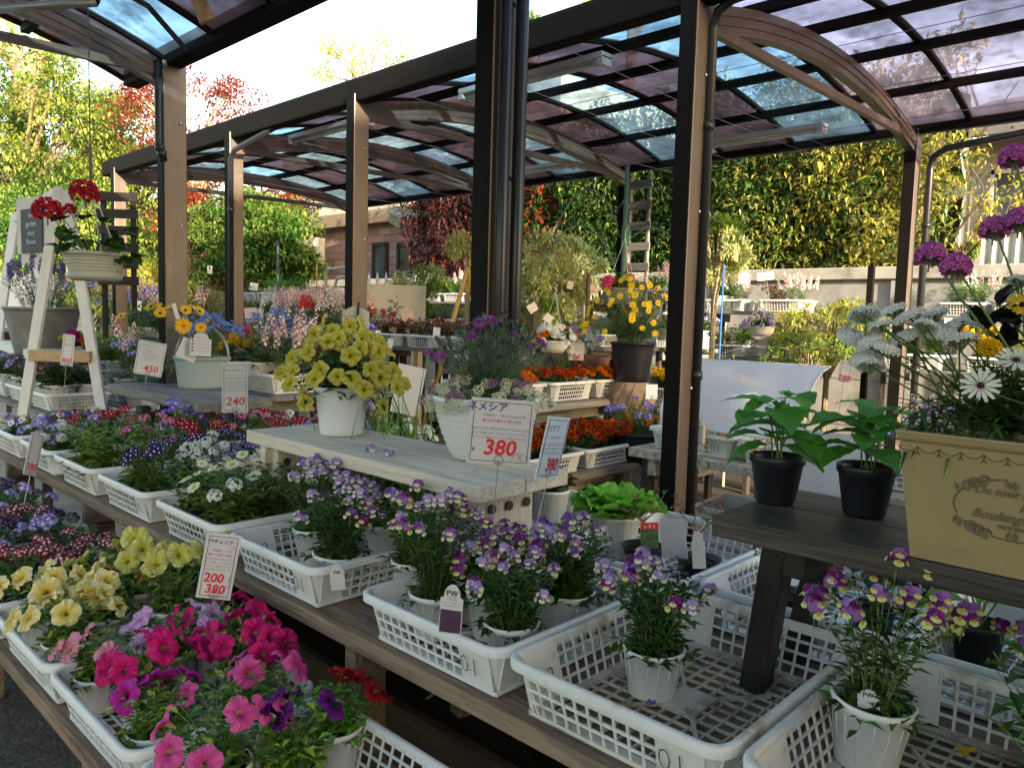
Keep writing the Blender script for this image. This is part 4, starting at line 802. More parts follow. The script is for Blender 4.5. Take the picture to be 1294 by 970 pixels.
def plant(name, kind, loc, label, cat='potted flower', s=1.0, group=None, pot='auto', rz=None, merge=False, sz=1.0, cam=None):
    CNT[0] += 1; sd = CNT[0] % FOLN; rng = random.Random(CNT[0]*7+1); rz = rng.uniform(0, 6.28) if rz is None else rz
    K = KIND[kind]; pt = K['pot'] if pot == 'auto' else pot
    fo, ft = variant(kind, sd)
    if merge:
        key = (kind, sd, pt)
        if key not in _one:
            import bmesh
            bm = bmesh.new(); mats = []; me = bpy.data.meshes.new('plant_'+kind)
            def addm(m_, M):
                off = {}
                for i, mm in enumerate(m_.materials):
                    if mm not in mats: mats.append(mm)
                    off[i] = mats.index(mm)
                nf = len(bm.faces); nv = len(bm.verts); bm.from_mesh(m_); bm.verts.ensure_lookup_table(); bm.faces.ensure_lookup_table()
                for v in bm.verts[nv:]: v.co = M @ v.co
                for f in bm.faces[nf:]: f.material_index = off.get(f.material_index, 0)
            ph = 0
            if pt: pm_, so_, ph = pot_mesh(pt); addm(pm_, Matrix.Identity(4)); addm(so_, Matrix.Identity(4))
            addm(fo, Matrix.Translation((0, 0, ph)))
            for fm, p, q, sc, sp, n in ft: addm(fm, Matrix.Translation(p+V((0, 0, ph))) @ q.to_matrix().to_4x4() @ Matrix.Rotation(sp, 4, 'Z') @ Matrix.Scale(sc, 4))
            bm.to_mesh(me); bm.free()
            for mm in mats: me.materials.append(mm)
            _one[key] = me
        o = link(_one[key], name); o.location = loc; o.rotation_euler = (0, 0, rz); o.scale = (s, s, s*sz); return tag(o, label, cat, group)
    T = thing(name, label, cat, loc, 0, group, rot=(rng.gauss(0, .035), rng.gauss(0, .035), 0)); T.scale = (s*rng.uniform(.96, 1.05), s, s*rng.uniform(.93, 1.04)); ph = 0
    if pt:
        pm_, so_, ph = pot_mesh(pt); link(pm_, 'pot', T); so = link(so_, 'soil', T)
    Rz = Matrix.Rotation(rz, 4, 'Z'); f = link(fo, 'foliage', T, Matrix.Translation((0, 0, ph)) @ Rz @ Matrix.Diagonal((1, 1, sz, 1)))
    tc = (CAM-V(loc)); tc.z = max(0, tc.z); tc.normalize(); cb = K['cam'] if cam is None else cam
    for fm, p, q, sc, sp, n in ft:
        n2 = (Rz.to_3x3() @ n+tc*cb).normalized()
        if 'nem' in fm.name or 'spike' in fm.name: n2 = (n2*.3+V((0, 0, 1))).normalized()
        p2 = Rz @ p; link(fm, 'flower', T, Matrix.Translation((p2.x, p2.y, ph+p2.z*sz)) @ n2.to_track_quat('Z', 'Y').to_matrix().to_4x4() @ Matrix.Rotation(sp if 'nem' not in fm.name and 'pansy' not in fm.name else 0, 4, 'Z') @ Matrix.Scale(sc, 4))
    return T
# ------------------------------------------------------------ the front tables
Z1 = .703; ZP = .712
TX, TY = 1.395, [.28, .785, 1.285, 1.965, 2.52, 3.10, 3.66, 4.20, 4.76]
tray(TX, TY[0], Z1, 'scuffed white tray in the bottom right corner holding one cream-and-purple nemesia', m=WHITE2)
tray(TX, TY[1], Z1, 'dirty white tray marked 01 with only a nemesia pot and the bench leg in it', m=WHITE2)
tray(TX, TY[2], Z1, 'bluish white tray in the middle foreground packed with tall nemesias and a plant tag')
tray(TX, TY[3], Z1, 'white tray of lilac and purple nemesias just left of the packed middle tray', m=WHITE)
tray(TX, TY[4], Z1, 'white tray of bushy green plants with small white daisies')
tray(TX, TY[5], Z1, 'white tray of purple-and-white verbena on the plank table')
tray(TX, TY[6], Z1, 'white tray with leafy light green plants, fourth from the left end of the plank table')
tray(TX, TY[7], Z1, 'white tray of dark-leaved seedlings near the left end of the plank table')
tray(TX, TY[8], Z1, 'last white tray at the far left end of the plank table, full of pansies')
X2 = 2.06
tray(X2, .245, Z1, 'pale blue-white tray behind the bench leg with broad-leaved seedlings, at the right edge', m=GREYW)
tray(X2+.02, .75, Z1, 'blue-white tray with a bare twig in a black pot, right of the lettuce', m=GREYW)
tray(X2+.0, 1.255, Z1, 'blue-white tray holding the bright lettuce and black pots', m=GREYW)
tray(X2, 1.765, Z1, 'white tray behind the nemesias with a pot of dark salad leaves', m=WHITE)
tray(X2, 2.32, Z1, 'white tray under the far half of the whitewashed bench')
for i, (y, k) in enumerate([(2.9, 'campanulas and red verbena'), (3.45, 'red-and-white verbena'), (4.0, 'mixed lobelia')]): tray(X2, y, Z1, 'white back-row tray of '+k+' behind the front trays')
def grid(x, y, z, kinds, label, nx=3, ny=2, lx=.56, ly=.42, s=1, merge=False, jit=.015, group=None, cat='potted flower', name='potted_flower', sz=1.0, skip=(), cam=None, pot='auto'):
    rng = random.Random(int(x*100+y*37)); k = 0
    for i in range(nx):
        for j in range(ny):
            k += 1
            if k in skip: continue
            kd = kinds[(i*ny+j) % len(kinds)]; lb = label if isinstance(label, str) else label[(i*ny+j) % len(kinds)]
            plant(name, kd, (x-lx/2+lx*(i+.5)/nx+rng.uniform(-jit, jit), y-ly/2+ly*(j+.5)/ny+rng.uniform(-jit, jit), z), lb, cat, s, group or ('plants: '+lb), merge=merge, sz=sz, cam=cam, pot=pot)
# foreground nemesias
P = 'potted_nemesia'
plant(P, 'nemesia', (1.37, .86, ZP), 'purple-and-cream nemesia in a white pot standing alone in the empty tray', s=1.06)
plant(P, 'nemesia_yellow', (1.43, .44, ZP), 'purple and pale yellow nemesia in a white pot in front of the dark bench', s=1.15, sz=.86)
plant(P, 'nemesia_yellow', (1.62, .16, ZP), 'straggly nemesia beyond the bottom right pot, under the dark bench', s=1.05, sz=.95)
plant('potted_seedling', 'greens_dark', (1.30, .12, ZP), 'leafy nemesia in bud cut off by the bottom right edge', s=1.1, sz=1.9)
plant(P, 'nemesia', (1.47, 1.19, ZP), 'dense purple nemesia in a white pot at the right corner of the middle tray', s=1.12, sz=.80)
plant(P, 'nemesia', (1.24, 1.15, ZP), 'nemesia with dark leaves at the front corner of the middle tray, right of its tag', s=1.02, sz=.8)
plant(P, 'nemesia_tall', (1.22, 1.40, ZP), 'tall leggy nemesia at the left front of the middle tray', s=1.05, sz=.9)
plant(P, 'nemesia_tall', (1.38, 1.42, ZP), 'tall pinkish nemesia behind the price card wire in the middle tray', s=1.0, sz=.55)
plant(P, 'nemesia_yellow', (1.58, 1.42, ZP), 'nemesia at the back of the middle tray below the whitewashed bench', s=.95, sz=.5)
plant(P, 'nemesia', (1.33, 1.30, ZP), 'nemesia in the centre of the middle tray', s=1.05, sz=.68)
plant(P, 'nemesia', (1.22, 1.83, ZP), 'purple and cream nemesia at the front of the tray left of the middle one', s=1.1)
plant(P, 'nemesia_lilac', (1.32, 2.08, ZP), 'pale lilac nemesia at the back left of the same tray', s=1.15)
plant(P, 'nemesia_lilac', (1.50, 1.95, ZP), 'grey-lilac nemesia close to the far leg of the whitewashed bench', s=1.15)
plant(P, 'nemesia_yellow', (1.58, 1.84, ZP), 'magenta and yellow nemesia rising beside the bench edge', s=1.1, sz=.8)
plant(P, 'nemesia', (1.35, 1.63, ZP), 'small nemesia in a white pot between two trays with a blank tag', s=1.05)
grid(TX, TY[4], ZP, ['mum', 'mum_plain', 'mum'], 'bushy green plant with small white daisies in the front row tray', 3, 2, s=1.28, pot='small')
grid(TX, TY[5], ZP, ['verbena_purple', 'greens', 'daisy_white', 'verbena_purple', 'lobelia', 'verbena_purple'], 'purple-and-white verbena or lobelia in the tray left of the white daisies', 3, 2, s=1.22, pot='small', sz=1.1)
grid(TX, TY[6], ZP, ['greens', 'greens', 'verbena_pink', 'greens', 'verbena_red', 'campanula'], 'light green plant with pink or red heads left of the purple verbena tray', 3, 2, s=1.28, pot='small', sz=1.15)
grid(TX, TY[7], ZP, ['greens_dark', 'lobelia', 'greens_dark', 'verbena_red', 'pansy', 'verbena_red'], 'dark-leaved seedling with lavender or red flowers in the second tray from the left end', 3, 2, s=1.2, pot='small')
grid(TX, TY[8], ZP, ['pansy', 'pansy_y', 'pansy_m', 'pansy', 'double', 'pansy_y'], 'pansy with purple, yellow or maroon faces in the tray at the left end', 3, 2, s=1.2, pot='small')
plant('potted_flower', 'double', (1.16, 4.02, ZP), 'cream double flower at the front of the dark seedling tray', s=1.0)
grid(X2, 2.32, ZP, ['daisy_white', 'campanula', 'mum_plain'], 'leafy plant under the far half of the whitewashed bench', 3, 2, s=1)
grid(X2, 2.9, ZP, ['campanula', 'verbena_red', 'snap', 'campanula', 'daisy_white', 'greens'], 'campanula or red verbena in front of the 240 price card', 3, 2, s=1.25, pot='small', sz=1.15)
grid(X2, 3.45, ZP, ['verbena_red', 'verbena_pink', 'lobelia', 'verbena_red'], 'red-and-white verbena in the back row below the grey bench', 3, 2, s=1.25, pot='small', sz=1.1)
grid(X2, 4.0, ZP, ['lobelia', 'verbena_red', 'greens', 'daisy_white'], 'lobelia or verbena at the back row below the grey bench end', 3, 2, s=1.2, pot='small')
for i, y in enumerate([4.6, 5.15]): tray(X2, y, Z1, ['white back-row tray of pansies left of the grey bench', 'white tray with ferny herbs at the far corner of the plank table'][i])
grid(X2, 4.6, ZP, ['pansy_y', 'pansy', 'lobelia'], 'pansy or lobelia in the back row left of the grey bench', 3, 2, s=1.1)
# lower shelf
LZ = .473; LP = .482; LX = .78
LYS = [-.1, .42, .93, 1.30+.53, 2.37, 2.92, 3.46, 4.0, 4.55, 5.1]
for y, lb in zip([.72, 1.27, 1.83, 2.37, 2.92, 3.46, 4.0, 4.55, 5.1, 5.65], ['empty white tray on the low table, cut off by the bottom edge', 'white tray with purple petunias at the bottom left', 'white tray of hot pink petunias in the bottom left foreground', 'white tray of cream and yellow petunias at the left edge',
    'low tray of crimson-and-white verbena behind the yellow petunias', 'low tray of dark verbena behind the crimson one', 'low tray of purple verbena under the overhanging plank', 'low tray of dark leafy verbena below the pale paving', 'low tray of maroon plants near the far end of the low table', 'farthest low tray on the low table']):
    tray(LX, y, LZ, lb, lx=.45, ly=.53)
PP = 'potted_petunia'
def pet(k, x, y, lb, s=1.0, **kw): plant(PP, 'petunia_'+k, (x, y, LP), lb, s=s, pot='white', **kw)
pet('salmon', .66, 2.03, 'salmon pink petunia at the left corner of the hot pink tray', .95)
pet('lilac', .84, 2.02, 'pale lilac petunia at the back of the hot pink tray', 1.05)
pet('hot', .70, 1.84, 'hot pink petunia with pale throats in the middle of its tray', 1.05)
pet('hot', .92, 1.80, 'hot pink petunia at the back right of its tray', 1.1)
pet('magenta', .66, 1.66, 'magenta petunia at the front corner of the pink tray', 1.0)
pet('pink', .84, 1.62, 'rose pink petunia beside the magenta one', 1.0)
pet('hot', .95, 1.98, 'bright pink petunia against the back rim near the price card', 1.0)
pet('pink', .68, 1.42, 'rose pink petunia in the bottom tray, nearest the camera', 1.05)
pet('purple', .80, 1.36, 'deep purple petunia at the bottom edge', 1.05)
pet('red', .94, 1.40, 'red petunia in a black pot beside the bottom tray', 1.0)
pet('cream', .66, 2.50, 'cream petunia with yellow throats at the left edge', 1.1); pet('cream', .66, 2.26, 'cream petunia nearest the pink tray', 1.05); pet('cream', .80, 2.40, 'cream petunia in the centre of the yellow tray', 1.05)
pet('yellow', .92, 2.50, 'greenish yellow petunia at the back left of its tray', 1.15, sz=1.2); pet('yellow', .95, 2.27, 'greenish yellow petunia beside the price card', 1.12, sz=1.15); pet('yellow', .80, 2.56, 'lemon petunia between the cream ones and the verbena', 1.0)
grid(LX, 2.92, LP, ['verbena_redwhite', 'verbena_redwhite', 'greens_dark'], 'crimson-and-white striped verbena on the low table', 2, 3, .38, .48, s=1.15, pot='black')
grid(LX, 3.46, LP, ['verbena_dark', 'verbena_redwhite', 'greens_dark'], 'dark purple or crimson verbena just behind the striped ones', 2, 3, .38, .48, s=1.15, pot='black')
grid(LX, 4.0, LP, ['verbena_dark'], 'dark violet verbena in the third low tray from the petunias', 2, 3, .38, .48, s=1.1)
grid(LX, 4.55, LP, ['greens_dark', 'verbena_dark'], 'dark leafy verbena in the shade of the plank table', 2, 3, .38, .48, s=1.1)
grid(LX, 5.1, LP, ['pansy_m', 'verbena_dark'], 'maroon pansy or verbena near the far end of the low table', 2, 3, .38, .48, s=1.1)
grid(LX, 5.65, LP, ['pansy_m', 'greens_dark'], 'dark plant at the very end of the low table', 2, 3, .38, .48, s=1.0)
# ------------------------------------------------------------ whitewashed bench and what stands on it
T = thing('bench', 'whitewashed wooden bench standing in the trays with the white pots on it', 'bench', (1.56, 2.03, Z1))
planks(T, -.185, .185, -.62, .62, .357, .045, 2, WOODW, gap=.004)
for y in (-.50, .48):
    b = MB(); b.box((0, y, .165), (.29, .035, .295)); le = b.build('leg', WOODWZ, T, bevel=.004)
    b = MB(); b.box((0, y+.035, .275), (.35, .035, .07)); b.build('cross_beam', WOODW, T, bevel=.004)
    for x in (-.11, -.035, .035, .11):
        b = MB(); b.lathe([(.001, 0), (.011, .001), (.014, .004), (.014, .010), (.001, .0101)], n=10, M=Matrix.Translation((x, y-.0175, .255)) @ Matrix.Rotation(pi/2, 4, 'X')); b.build('bolt', mat('rusty_bolt', (.06, .05, .045), metal=.6, rough=.6), le)
b = MB(); b.beam((0, -.46, .05), (0, .44, .05), .04, .05); b.build('stretcher', WOODW, T, bevel=.004)
b = MB(); b.beam((-.12, .5, .25), (-.30, .72, .20), .03, .05); b.build('brace', WOODW, T, bevel=.004)
BZ = 1.062
def bigpot(name, label, loc, prof, m, ribs=None, n=40, cat='plant pot', ringsm=None):
    T = thing(name, label, cat, loc); b = MB(); b.lathe(prof, n=n); b.build('pot', m, T, smooth=True)
    rt = prof[-1][0]; s = MB(); s.lathe([(.001, prof[-1][1]-.02), (rt*.95, prof[-1][1]-.03)], n=24); s.build('soil', SOIL, T, smooth=True); return T
def potprof(rb, rt, h, lip=.006, th=.006, curve=0):
    out = [(rb*.4, 0), (rb-.004, 0), (rb, .006)]
    for i in range(1, 8): t = i/8; out.append((rb+(rt-rb)*(t+curve*sin(pi*t)), h*t))
    return out+[(rt, h-.016), (rt+lip, h-.014), (rt+lip, h-.003), (rt+lip-.003, h), (rt-th, h), (rt-th-.002, h-.04)]
def scatter(T, z0, b, tips, mats, fl, nf, out=.6, fs=1, cam=.4, seed=1, nm='foliage', up=.4, clip=None):
    o = b.build(nm, list(mats)+[STEM], T); o.location = (0, 0, z0); rng = random.Random(seed); idx = list(range(len(tips))); rng.shuffle(idx)
    tc = CAM-T.location; tc.z = max(tc.z, 0); tc.normalize(); k = 0
    for i in idx:
        if k >= nf: break
        p, d = tips[i]; oo = V((p.x, p.y, 0)).normalized() if p.xy.length > 1e-3 else V((0, 0, 1)); n = (V((0, 0, up))+oo*out+tc*cam+V((rng.gauss(0, .2), rng.gauss(0, .2), rng.gauss(0, .12)))).normalized()
        if clip and not clip(p): continue
        k += 1; link(rng.choice(FL[rng.choice(fl)]), 'flower', T, Matrix.Translation(p+V((0, 0, z0))+n*.01) @ n.to_track_quat('Z', 'Y').to_matrix().to_4x4() @ Matrix.Rotation(rng.uniform(0, 6), 4, 'Z') @ Matrix.Scale(fs*rng.uniform(.85, 1.12), 4))
# yellow petunia pot
q = on(423, 549, BZ); T = bigpot('potted_petunia', 'white pot overflowing with lime yellow petunias on the whitewashed bench', (q.x+.03, q.y, BZ), potprof(.077, .096, .175), mat('glossy_white_pot', (.66, .67, .70), rough=.3, var=.03), cat='potted flower')
b, tips = bush(5, 80, .235, .26, .05, .024, 8, [G2, G1], dome=.62, seg=2, hang=.3, lean=.55); scatter(T, .15, b, tips, [G2, G1], ['pet_lime'], 62, .9, 1.0, .55, 3)
b, tips = bush(6, 20, .16, .14, .07, .030, 6, [G2, G1], dome=.9, seg=2, hang=.5, lean=.9, leafup=-.2); scatter(T, .15, b, tips, [G2, G1], ['pet_lime'], 6, 1, 1.0, .8, 4)
# big ribbed white pot with dianthus and alyssum
q = on(592, 583, BZ); T = bigpot('potted_dianthus', 'large ridged white pot with mauve dianthus and trailing alyssum behind the 380 card', (q.x+.10, q.y+.03, BZ), potprof(.105, .170, .195, .004, .008, .12), mat('ridged_white_pot', (.62, .63, .64), rough=.35, var=.04, bump=.02), cat='potted flower')
b = MB()
for i in range(9): z = .02+i*.018; r = .105+.065*(z/.195+.12*sin(pi*z/.195)); b.tube([((r+.001)*cos(a), (r+.001)*sin(a), z) for a in [2*pi*k/40 for k in range(41)]], .0016, 4)
b.build('ridges', mat('ridged_white_pot', (.62, .63, .64)), T, smooth=True)
b, tips = bush(9, 150, .20, .27, .055, .0042, 13, [G4, leafm('dianthus_leaf', '3a5248', '54705e', '6c8a74')], dome=.5, droop=.1, lean=.6, leafup=.7); b2 = b
scatter(T, .17, b, tips, [G4, _M['dianthus_leaf']], ['dianthus', 'bud', 'bud', 'bud', 'bud', 'bud'], 64, .5, .95, .1, 5, up=1)
b, tips = bush(11, 90, .205, .085, .02, .007, 8, [G1, G3], dome=.3, droop=.2, lean=1.0, base=.13, hang=.8); scatter(T, .17, b, tips, [G1, G3], ['alys', 'alys', 'alysp'], 80, .8, 1.0, .3, 6)
BODY = [(JP[i], .0065, 0, .083-.0105*i, GREYL, 0, 0) for i in range(3)]
S380 = [('ネメシア', .024, -.037, .128, INKB, .0004, 0), ('半耐寒性・一年草または多年草', .0072, .004, .114, GREYL, 0, 0), ('鮮やかで香りの良い花色', .0085, 0, .101, RED, 0, 0)]+BODY+[('380', .052, 0, .024, RED, .0012, .12), ('¥', .014, -.062, .030, INK, 0, 0)]
pf = pd(629, 587, 1.82); T = price_card('price_card', 'square price card reading ネメシア 380 yen in front of the large white pot', (pf.x, pf.y, pf.z), .152, .156, yaw=8, roll=4, tilt=0, texts=S380, m=CARD, wl=.30)
b = MB(); b.tube([(.050+.018*cos(a), -.0025, .012+.018*sin(a)) for a in [pi*i/12 for i in range(13)]], .0005, 3); b.tube([(.050+.004*cos(a), -.0025, .022+.004*sin(a)) for a in [2*pi*i/10 for i in range(11)]], .0005, 3); b.tube([(.042, -.0025, .0125), (.048, -.0025, .018), (.055, -.0025, .0125), (.059, -.0025, .012)], .0005, 3); b.build('emblem', INK, T)
pf = pd(690, 604, 1.9); price_card('price_card', 'bluish white price card turned almost edge-on beside the 380 card', pf, .125, .155, yaw=64, roll=8, tilt=8, texts=[('ビオラ', .02, -.02, .12, INKB, 0, 0), ('鮮やかな花色', .009, 0, .10, RED, 0, 0)]+BODY+[('380', .045, .01, .02, RED, .001, .1)], m=CARDB, wl=.22)
# plant tag in the middle tray
pf = pd(568, 800, 1.60); T = price_card('plant_tag', 'round-topped white plant tag with a purple flower picture in the middle tray', pf, .048, .105, yaw=-12, roll=3, texts=[('PW', .016, 0, .082, INK, .0003, 0), ('PROVEN', .005, 0, .077, GREYL, 0, 0), ('WINNERS', .005, 0, .072, GREYL, 0, 0), ('ネメシア・アロマンス', .0048, 0, .064, INK, 0, 0), ('ライオグループ', .0048, 0, .058, INK, 0, 0)], border=False, round_top=True, wire=False, cat='plant tag')
rng = random.Random(3); b = MB(); b.box((0, -.0022, .027), (.044, .001, .048)); 
b.build('picture', mat('tag_picture', (.05, .02, .05), var=.5, scale=60, dirt=(.35, .30, .22), dirt_s=50, dirt_lo=.6), T)
for px, py, d, lb, hh in ((428, 745, 1.98, 'small white oval plant tag leaning in the pot between two trays', .07), (1098, 895, 1.36, 'round white tag tucked in the pot at the bottom right', .035), (884, 718, 2.12, 'tall faded care tag covered in fine print in the lettuce tray', .105)):
    price_card('plant_tag', lb, pd(px, py, d), .036, hh, roll=-6, texts=[('PW', .012, 0, hh*.62, INK, .0002, 0)] if hh < .1 else [('プルーン', .006, 0, hh*.84, RED, 0, 0)]+[(JP[i % 4][:10], .0032, 0, hh*(.74-.09*i), GREYL, 0, 0) for i in range(6)], border=False, round_top=True, wire=False, cat='plant tag', m=CARD)
# ------------------------------------------------------------ dark bench and pots at the right
T = thing('bench', 'dark brown wooden bench at the right with its leg standing in the empty tray', 'bench', (1.62, .18, Z1))
planks(T, -.175, .22, -1.0, .60, .398, .045, 2, WOODD, gap=.003)
for p_, q_ in (((-.06, .535, .01), (-.115, .475, .35)), ((.13, .53, .01), (.15, .475, .35))):
    b = MB(); b.beam(p_, q_, .052, .06, up=(1, 0, .15)); b.build('leg', WOODDZ, T, bevel=.004)
b = MB(); b.box((.02, .43, .325), (.34, .045, .055)); b.build('cross_beam', WOODDZ, T, bevel=.004)
for sx in (-1, 1): b = MB(); b.box((sx*.1, -.75, .17), (.06, .05, .35)); b.build('leg', WOODDZ, T, bevel=.004)
b = MB(); b.box((.02, -.15, .33), (.045, 1.2, .04)); b.build('rail', WOODDZ, T, bevel=.004)
KB = leafm('basil_leaf', '3f7e28', '55983a', '6cae4c', trans=.45)
def basil(x, y, label, seed):
    T = thing('potted_basil', label, 'potted herb', (x, y, 1.103)); b = MB(); b.lathe([(.02, 0), (.041, 0), (.043, .004), (.056, .088), (.059, .09), (.061, .104), (.059, .107), (.056, .106), (.052, .088), (.045, .03)], n=36); b.build('pot', BLACKP, T, smooth=True)
    k = MB()
    for z in (.091, .095, .099): k.tube([((.0602+.0002)*cos(a), .0604*sin(a), z) for a in [2*pi*i/36 for i in range(37)]], .0006, 3)
    k.build('rim_rings', BLACKP, T); s = MB(); s.lathe([(.001, .086), (.052, .082)], n=20); s.build('soil', SOIL, T)
    rng = random.Random(seed); f = MB()
    for i in range(7):
        a = i*.9+rng.random(); h = .04+.016*i*rng.uniform(.8, 1.1); p = V((.014*cos(a), .014*sin(a), .08)); q = V((.02*cos(a*2), .022*sin(a*2), .09+h)); f.tube([p, (p+q)/2+V((.004, 0, 0)), q], .0018, 5, 1)
        for k_ in range(3):
            an = a*1.7+k_*2.1+rng.uniform(-.3, .3); d = V((cos(an), sin(an), rng.uniform(-.15, .45))).normalized(); L = rng.uniform(.078, .108); st = q+d*.022; f.tube([q, st], .001, 4, 1); f.leaf(st, d, L, L*.82, 0, bend=.4, fold=.15, seg=8)
        for k_ in range(3): an = a+k_*2.1; f.leaf(q+V((0, 0, .003)), (cos(an), sin(an), 1.2), .022, .013, 0, seg=4)
    for i in range(2): an = rng.uniform(0, 6); f.leaf((0, 0, .165), (cos(an)*.25, sin(an)*.25, 1), .07, .045, 0, bend=.15, seg=8)
    f.build('foliage', [KB, STEM], T); return T
basil(1.66, .74, 'black pot with broad-leaved basil at the left end of the dark bench', 3); basil(1.70, .56, 'black pot with basil beside the beige planter', 8)
# beige planter
PLZ = 1.103; T = thing('planter_box', 'square beige metal planter with an embossed wreath and script, cut off by the right edge', 'planter', (1.60, .24, PLZ))
BEI = mat('beige_metal', (.32, .24, .118), rough=.42, var=.06, scale=3, dirt=(.25, .185, .09), dirt_s=3, dirt_lo=.5); EMB = mat('beige_emboss', (.145, .11, .06), rough=.5, var=.1)
def sq(h0, a0, h1, a1, th=.004):
    b = MB(); o0, o1, i0, i1 = ([V((x*a, y*a, h)) for x, y in ((-1, -1), (1, -1), (1, 1), (-1, 1))] for a, h in ((a0, h0), (a1, h1), (a0-th, h0+.004), (a1-th, h1)))
    b.add(o0+o1+i0+i1, [(0, 1, 5, 4), (1, 2, 6, 5), (2, 3, 7, 6), (3, 0, 4, 7), (8, 12, 13, 9), (9, 13, 14, 10), (10, 14, 15, 11), (11, 15, 12, 8), (4, 5, 13, 12), (5, 6, 14, 13), (6, 7, 15, 14), (7, 4, 12, 15), (3, 2, 1, 0), (8, 9, 10, 11)]); return b
A0, A1, PH = .155, .18, .222; sq(0, A0, PH, A1).build('body', BEI, T, bevel=.002)
sq(PH-.014, A1+.0015, PH+.002, A1+.006, .009).build('rim', BEI, T, bevel=.003)
b = MB(); b.box((0, 0, PH-.03), (2*A1-.02, 2*A1-.02, .004)); b.build('soil', SOIL, T)
ang = math.atan2(A1-A0, PH); FR = thing_f = None
def onface(u, v): # u: -Y direction metres from the centre, v height; on the -X face
    return V((-(A0+(A1-A0)*v/PH)-.001, -u, v))
b = MB()
for i in range(11):
    u = -.165+i*.033
    b.tube([onface(u+.0165*cos(a), .200-.010*sin(a)) for a in [pi+pi*k/8 for k in range(9)]][::1] if False else [onface(u+.0165*(k/4-1), .198-.009*(1-(k/4-1)**2)+.0) for k in range(9)], .0008, 4); b.tube([onface(u+.0165, .198), onface(u+.0165, .186)], .0012, 4); b.tube([onface(u+.0165, .190), onface(u+.0125, .184)], .001, 4); b.tube([onface(u+.0165, .190), onface(u+.0205, .184)], .001, 4)
b.tube([onface(-.172, .206), onface(.172, .206)], .0009, 4); b.build('scallop_trim', EMB, T)
b = MB(); cu, cv, ru, rv = -.002, .112, .088, .05
for a0, a1 in ((1.72, 2.25), (2.55, 3.5), (3.75, 4.0), (4.35, 5.4), (.1, 1.45), (5.6, 6.2)): b.tube([onface(cu+ru*cos(a), cv+rv*sin(a)) for a in [a0+(a1-a0)*k/14 for k in range(15)]], .0016, 6)
rng = random.Random(5)
for a in (2.3, 2.45, 2.1, 4.1, 4.25, 3.95, 5.5, .6):
    c = (cu+ru*cos(a), cv+rv*sin(a))
    for k in range(3): r_ = .009-.0028*k; b.tube([onface(c[0]+r_*cos(t*1.0)+.002*k, c[1]+r_*sin(t)) for t in [2*pi*j/10 for j in range(9)]], .0011, 4)
for a in (1.6, 1.75, 2.75, 3.55, 3.65, 3.9, 4.6, 4.75, 5.2): c = onface(cu+ru*cos(a), cv+rv*sin(a)); b.leaf(c-V((.001, 0, 0)), (0, -cos(a*3), sin(a*3)), .018, .008, up=V((-1, 0, 0)), bend=0, fold=.3)
b.build('wreath', EMB, T)
for s, sz, u, v, sh in (('De tout son', .019, -.014, .134, .35), ('Mon', .030, .028, .112, .5), ('Boulangère', .022, -.014, .093, .45), ('PETIT MARCHE', .0085, .004, .080, 0)):
    text(s, sz, EMB, T, onface(u, v)-V((.0012, 0, 0)), bold=.0002, shear=sh, rot=(pi/2+ang, 0, -pi/2), extrude=.0005)
def stalks(nm, T, base_pts, tip_pts, r, m):
    b = MB()
    for p, q in zip(base_pts, tip_pts): p, q = V(p), V(q); b.tube([p, p.lerp(q, .5)+V((0, 0, .01)), q], r, 5)
    return b.build(nm, m, T)
W0 = T.location
# armeria
AR = thing('armeria', 'tall armeria with magenta pink ball flowers on long stems in the beige planter', 'flower', (1.62, .22, 1.32))
tips = [pd(1176, 322, 1.40), pd(1208, 337, 1.36), pd(1257, 289, 1.42), pd(1289, 279, 1.38), pd(1282, 199, 1.40)]
stalks('stems', AR, [V((0, -.01*i, -.02)) for i in range(5)], [t-AR.location for t in tips], .0022, STEM)
for i, t in enumerate(tips): link(FL['armeria'][i % 2], 'flower', AR, Matrix.Translation(t-AR.location) @ Matrix.Rotation(.3, 4, 'Y') @ Matrix.Scale(1.12, 4))
CT = thing('candytuft', 'white candytuft with flat flower heads spilling from the left of the beige planter', 'flower', (1.60, .30, 1.31))
b, tp = bush(21, 120, .15, .15, .055, .008, 12, [G2, G1], dome=.6, hang=.35, leafup=.4, seg=2); b.build('foliage', [G2, G1, STEM], CT)
hp = [(1092, 398, 1.45), (1128, 392, 1.5), (1150, 400, 1.42), (1112, 412, 1.4), (1170, 412, 1.38), (1098, 432, 1.42), (1088, 452, 1.45), (1120, 440, 1.38), (1190, 420, 1.40), (1212, 430, 1.38), (1180, 398, 1.45), (1148, 425, 1.44), (1075, 425, 1.5), (1232, 405, 1.42), (1205, 412, 1.44), (1290, 355, 1.38), (1100, 462, 1.4)]
hp = [pd(*h) for h in hp]; rng = random.Random(9); stalks('stems', CT, [V((rng.uniform(-.05, .05), rng.uniform(-.08, .08), 0)) for _ in hp], [h-CT.location for h in hp], .0016, G1)
for i, h in enumerate(hp): link(FL['candy'][i % 3], 'flower', CT, Matrix.Translation(h-CT.location) @ Matrix.Rotation(rng.uniform(-.5, .5), 4, 'X') @ Matrix.Rotation(rng.uniform(-.5, .5), 4, 'Y') @ Matrix.Scale(rng.uniform(.68, 1.0), 4))
OS = thing('osteospermum', 'leafy osteospermum with one cream daisy facing the camera in the beige planter', 'flower', (1.62, .13, 1.31))
b, tp = bush(22, 110, .18, .12, .055, .018, 10, [G2, G1], dome=.4, hang=.15, seg=2); b.build('foliage', [G2, G1, STEM], OS)
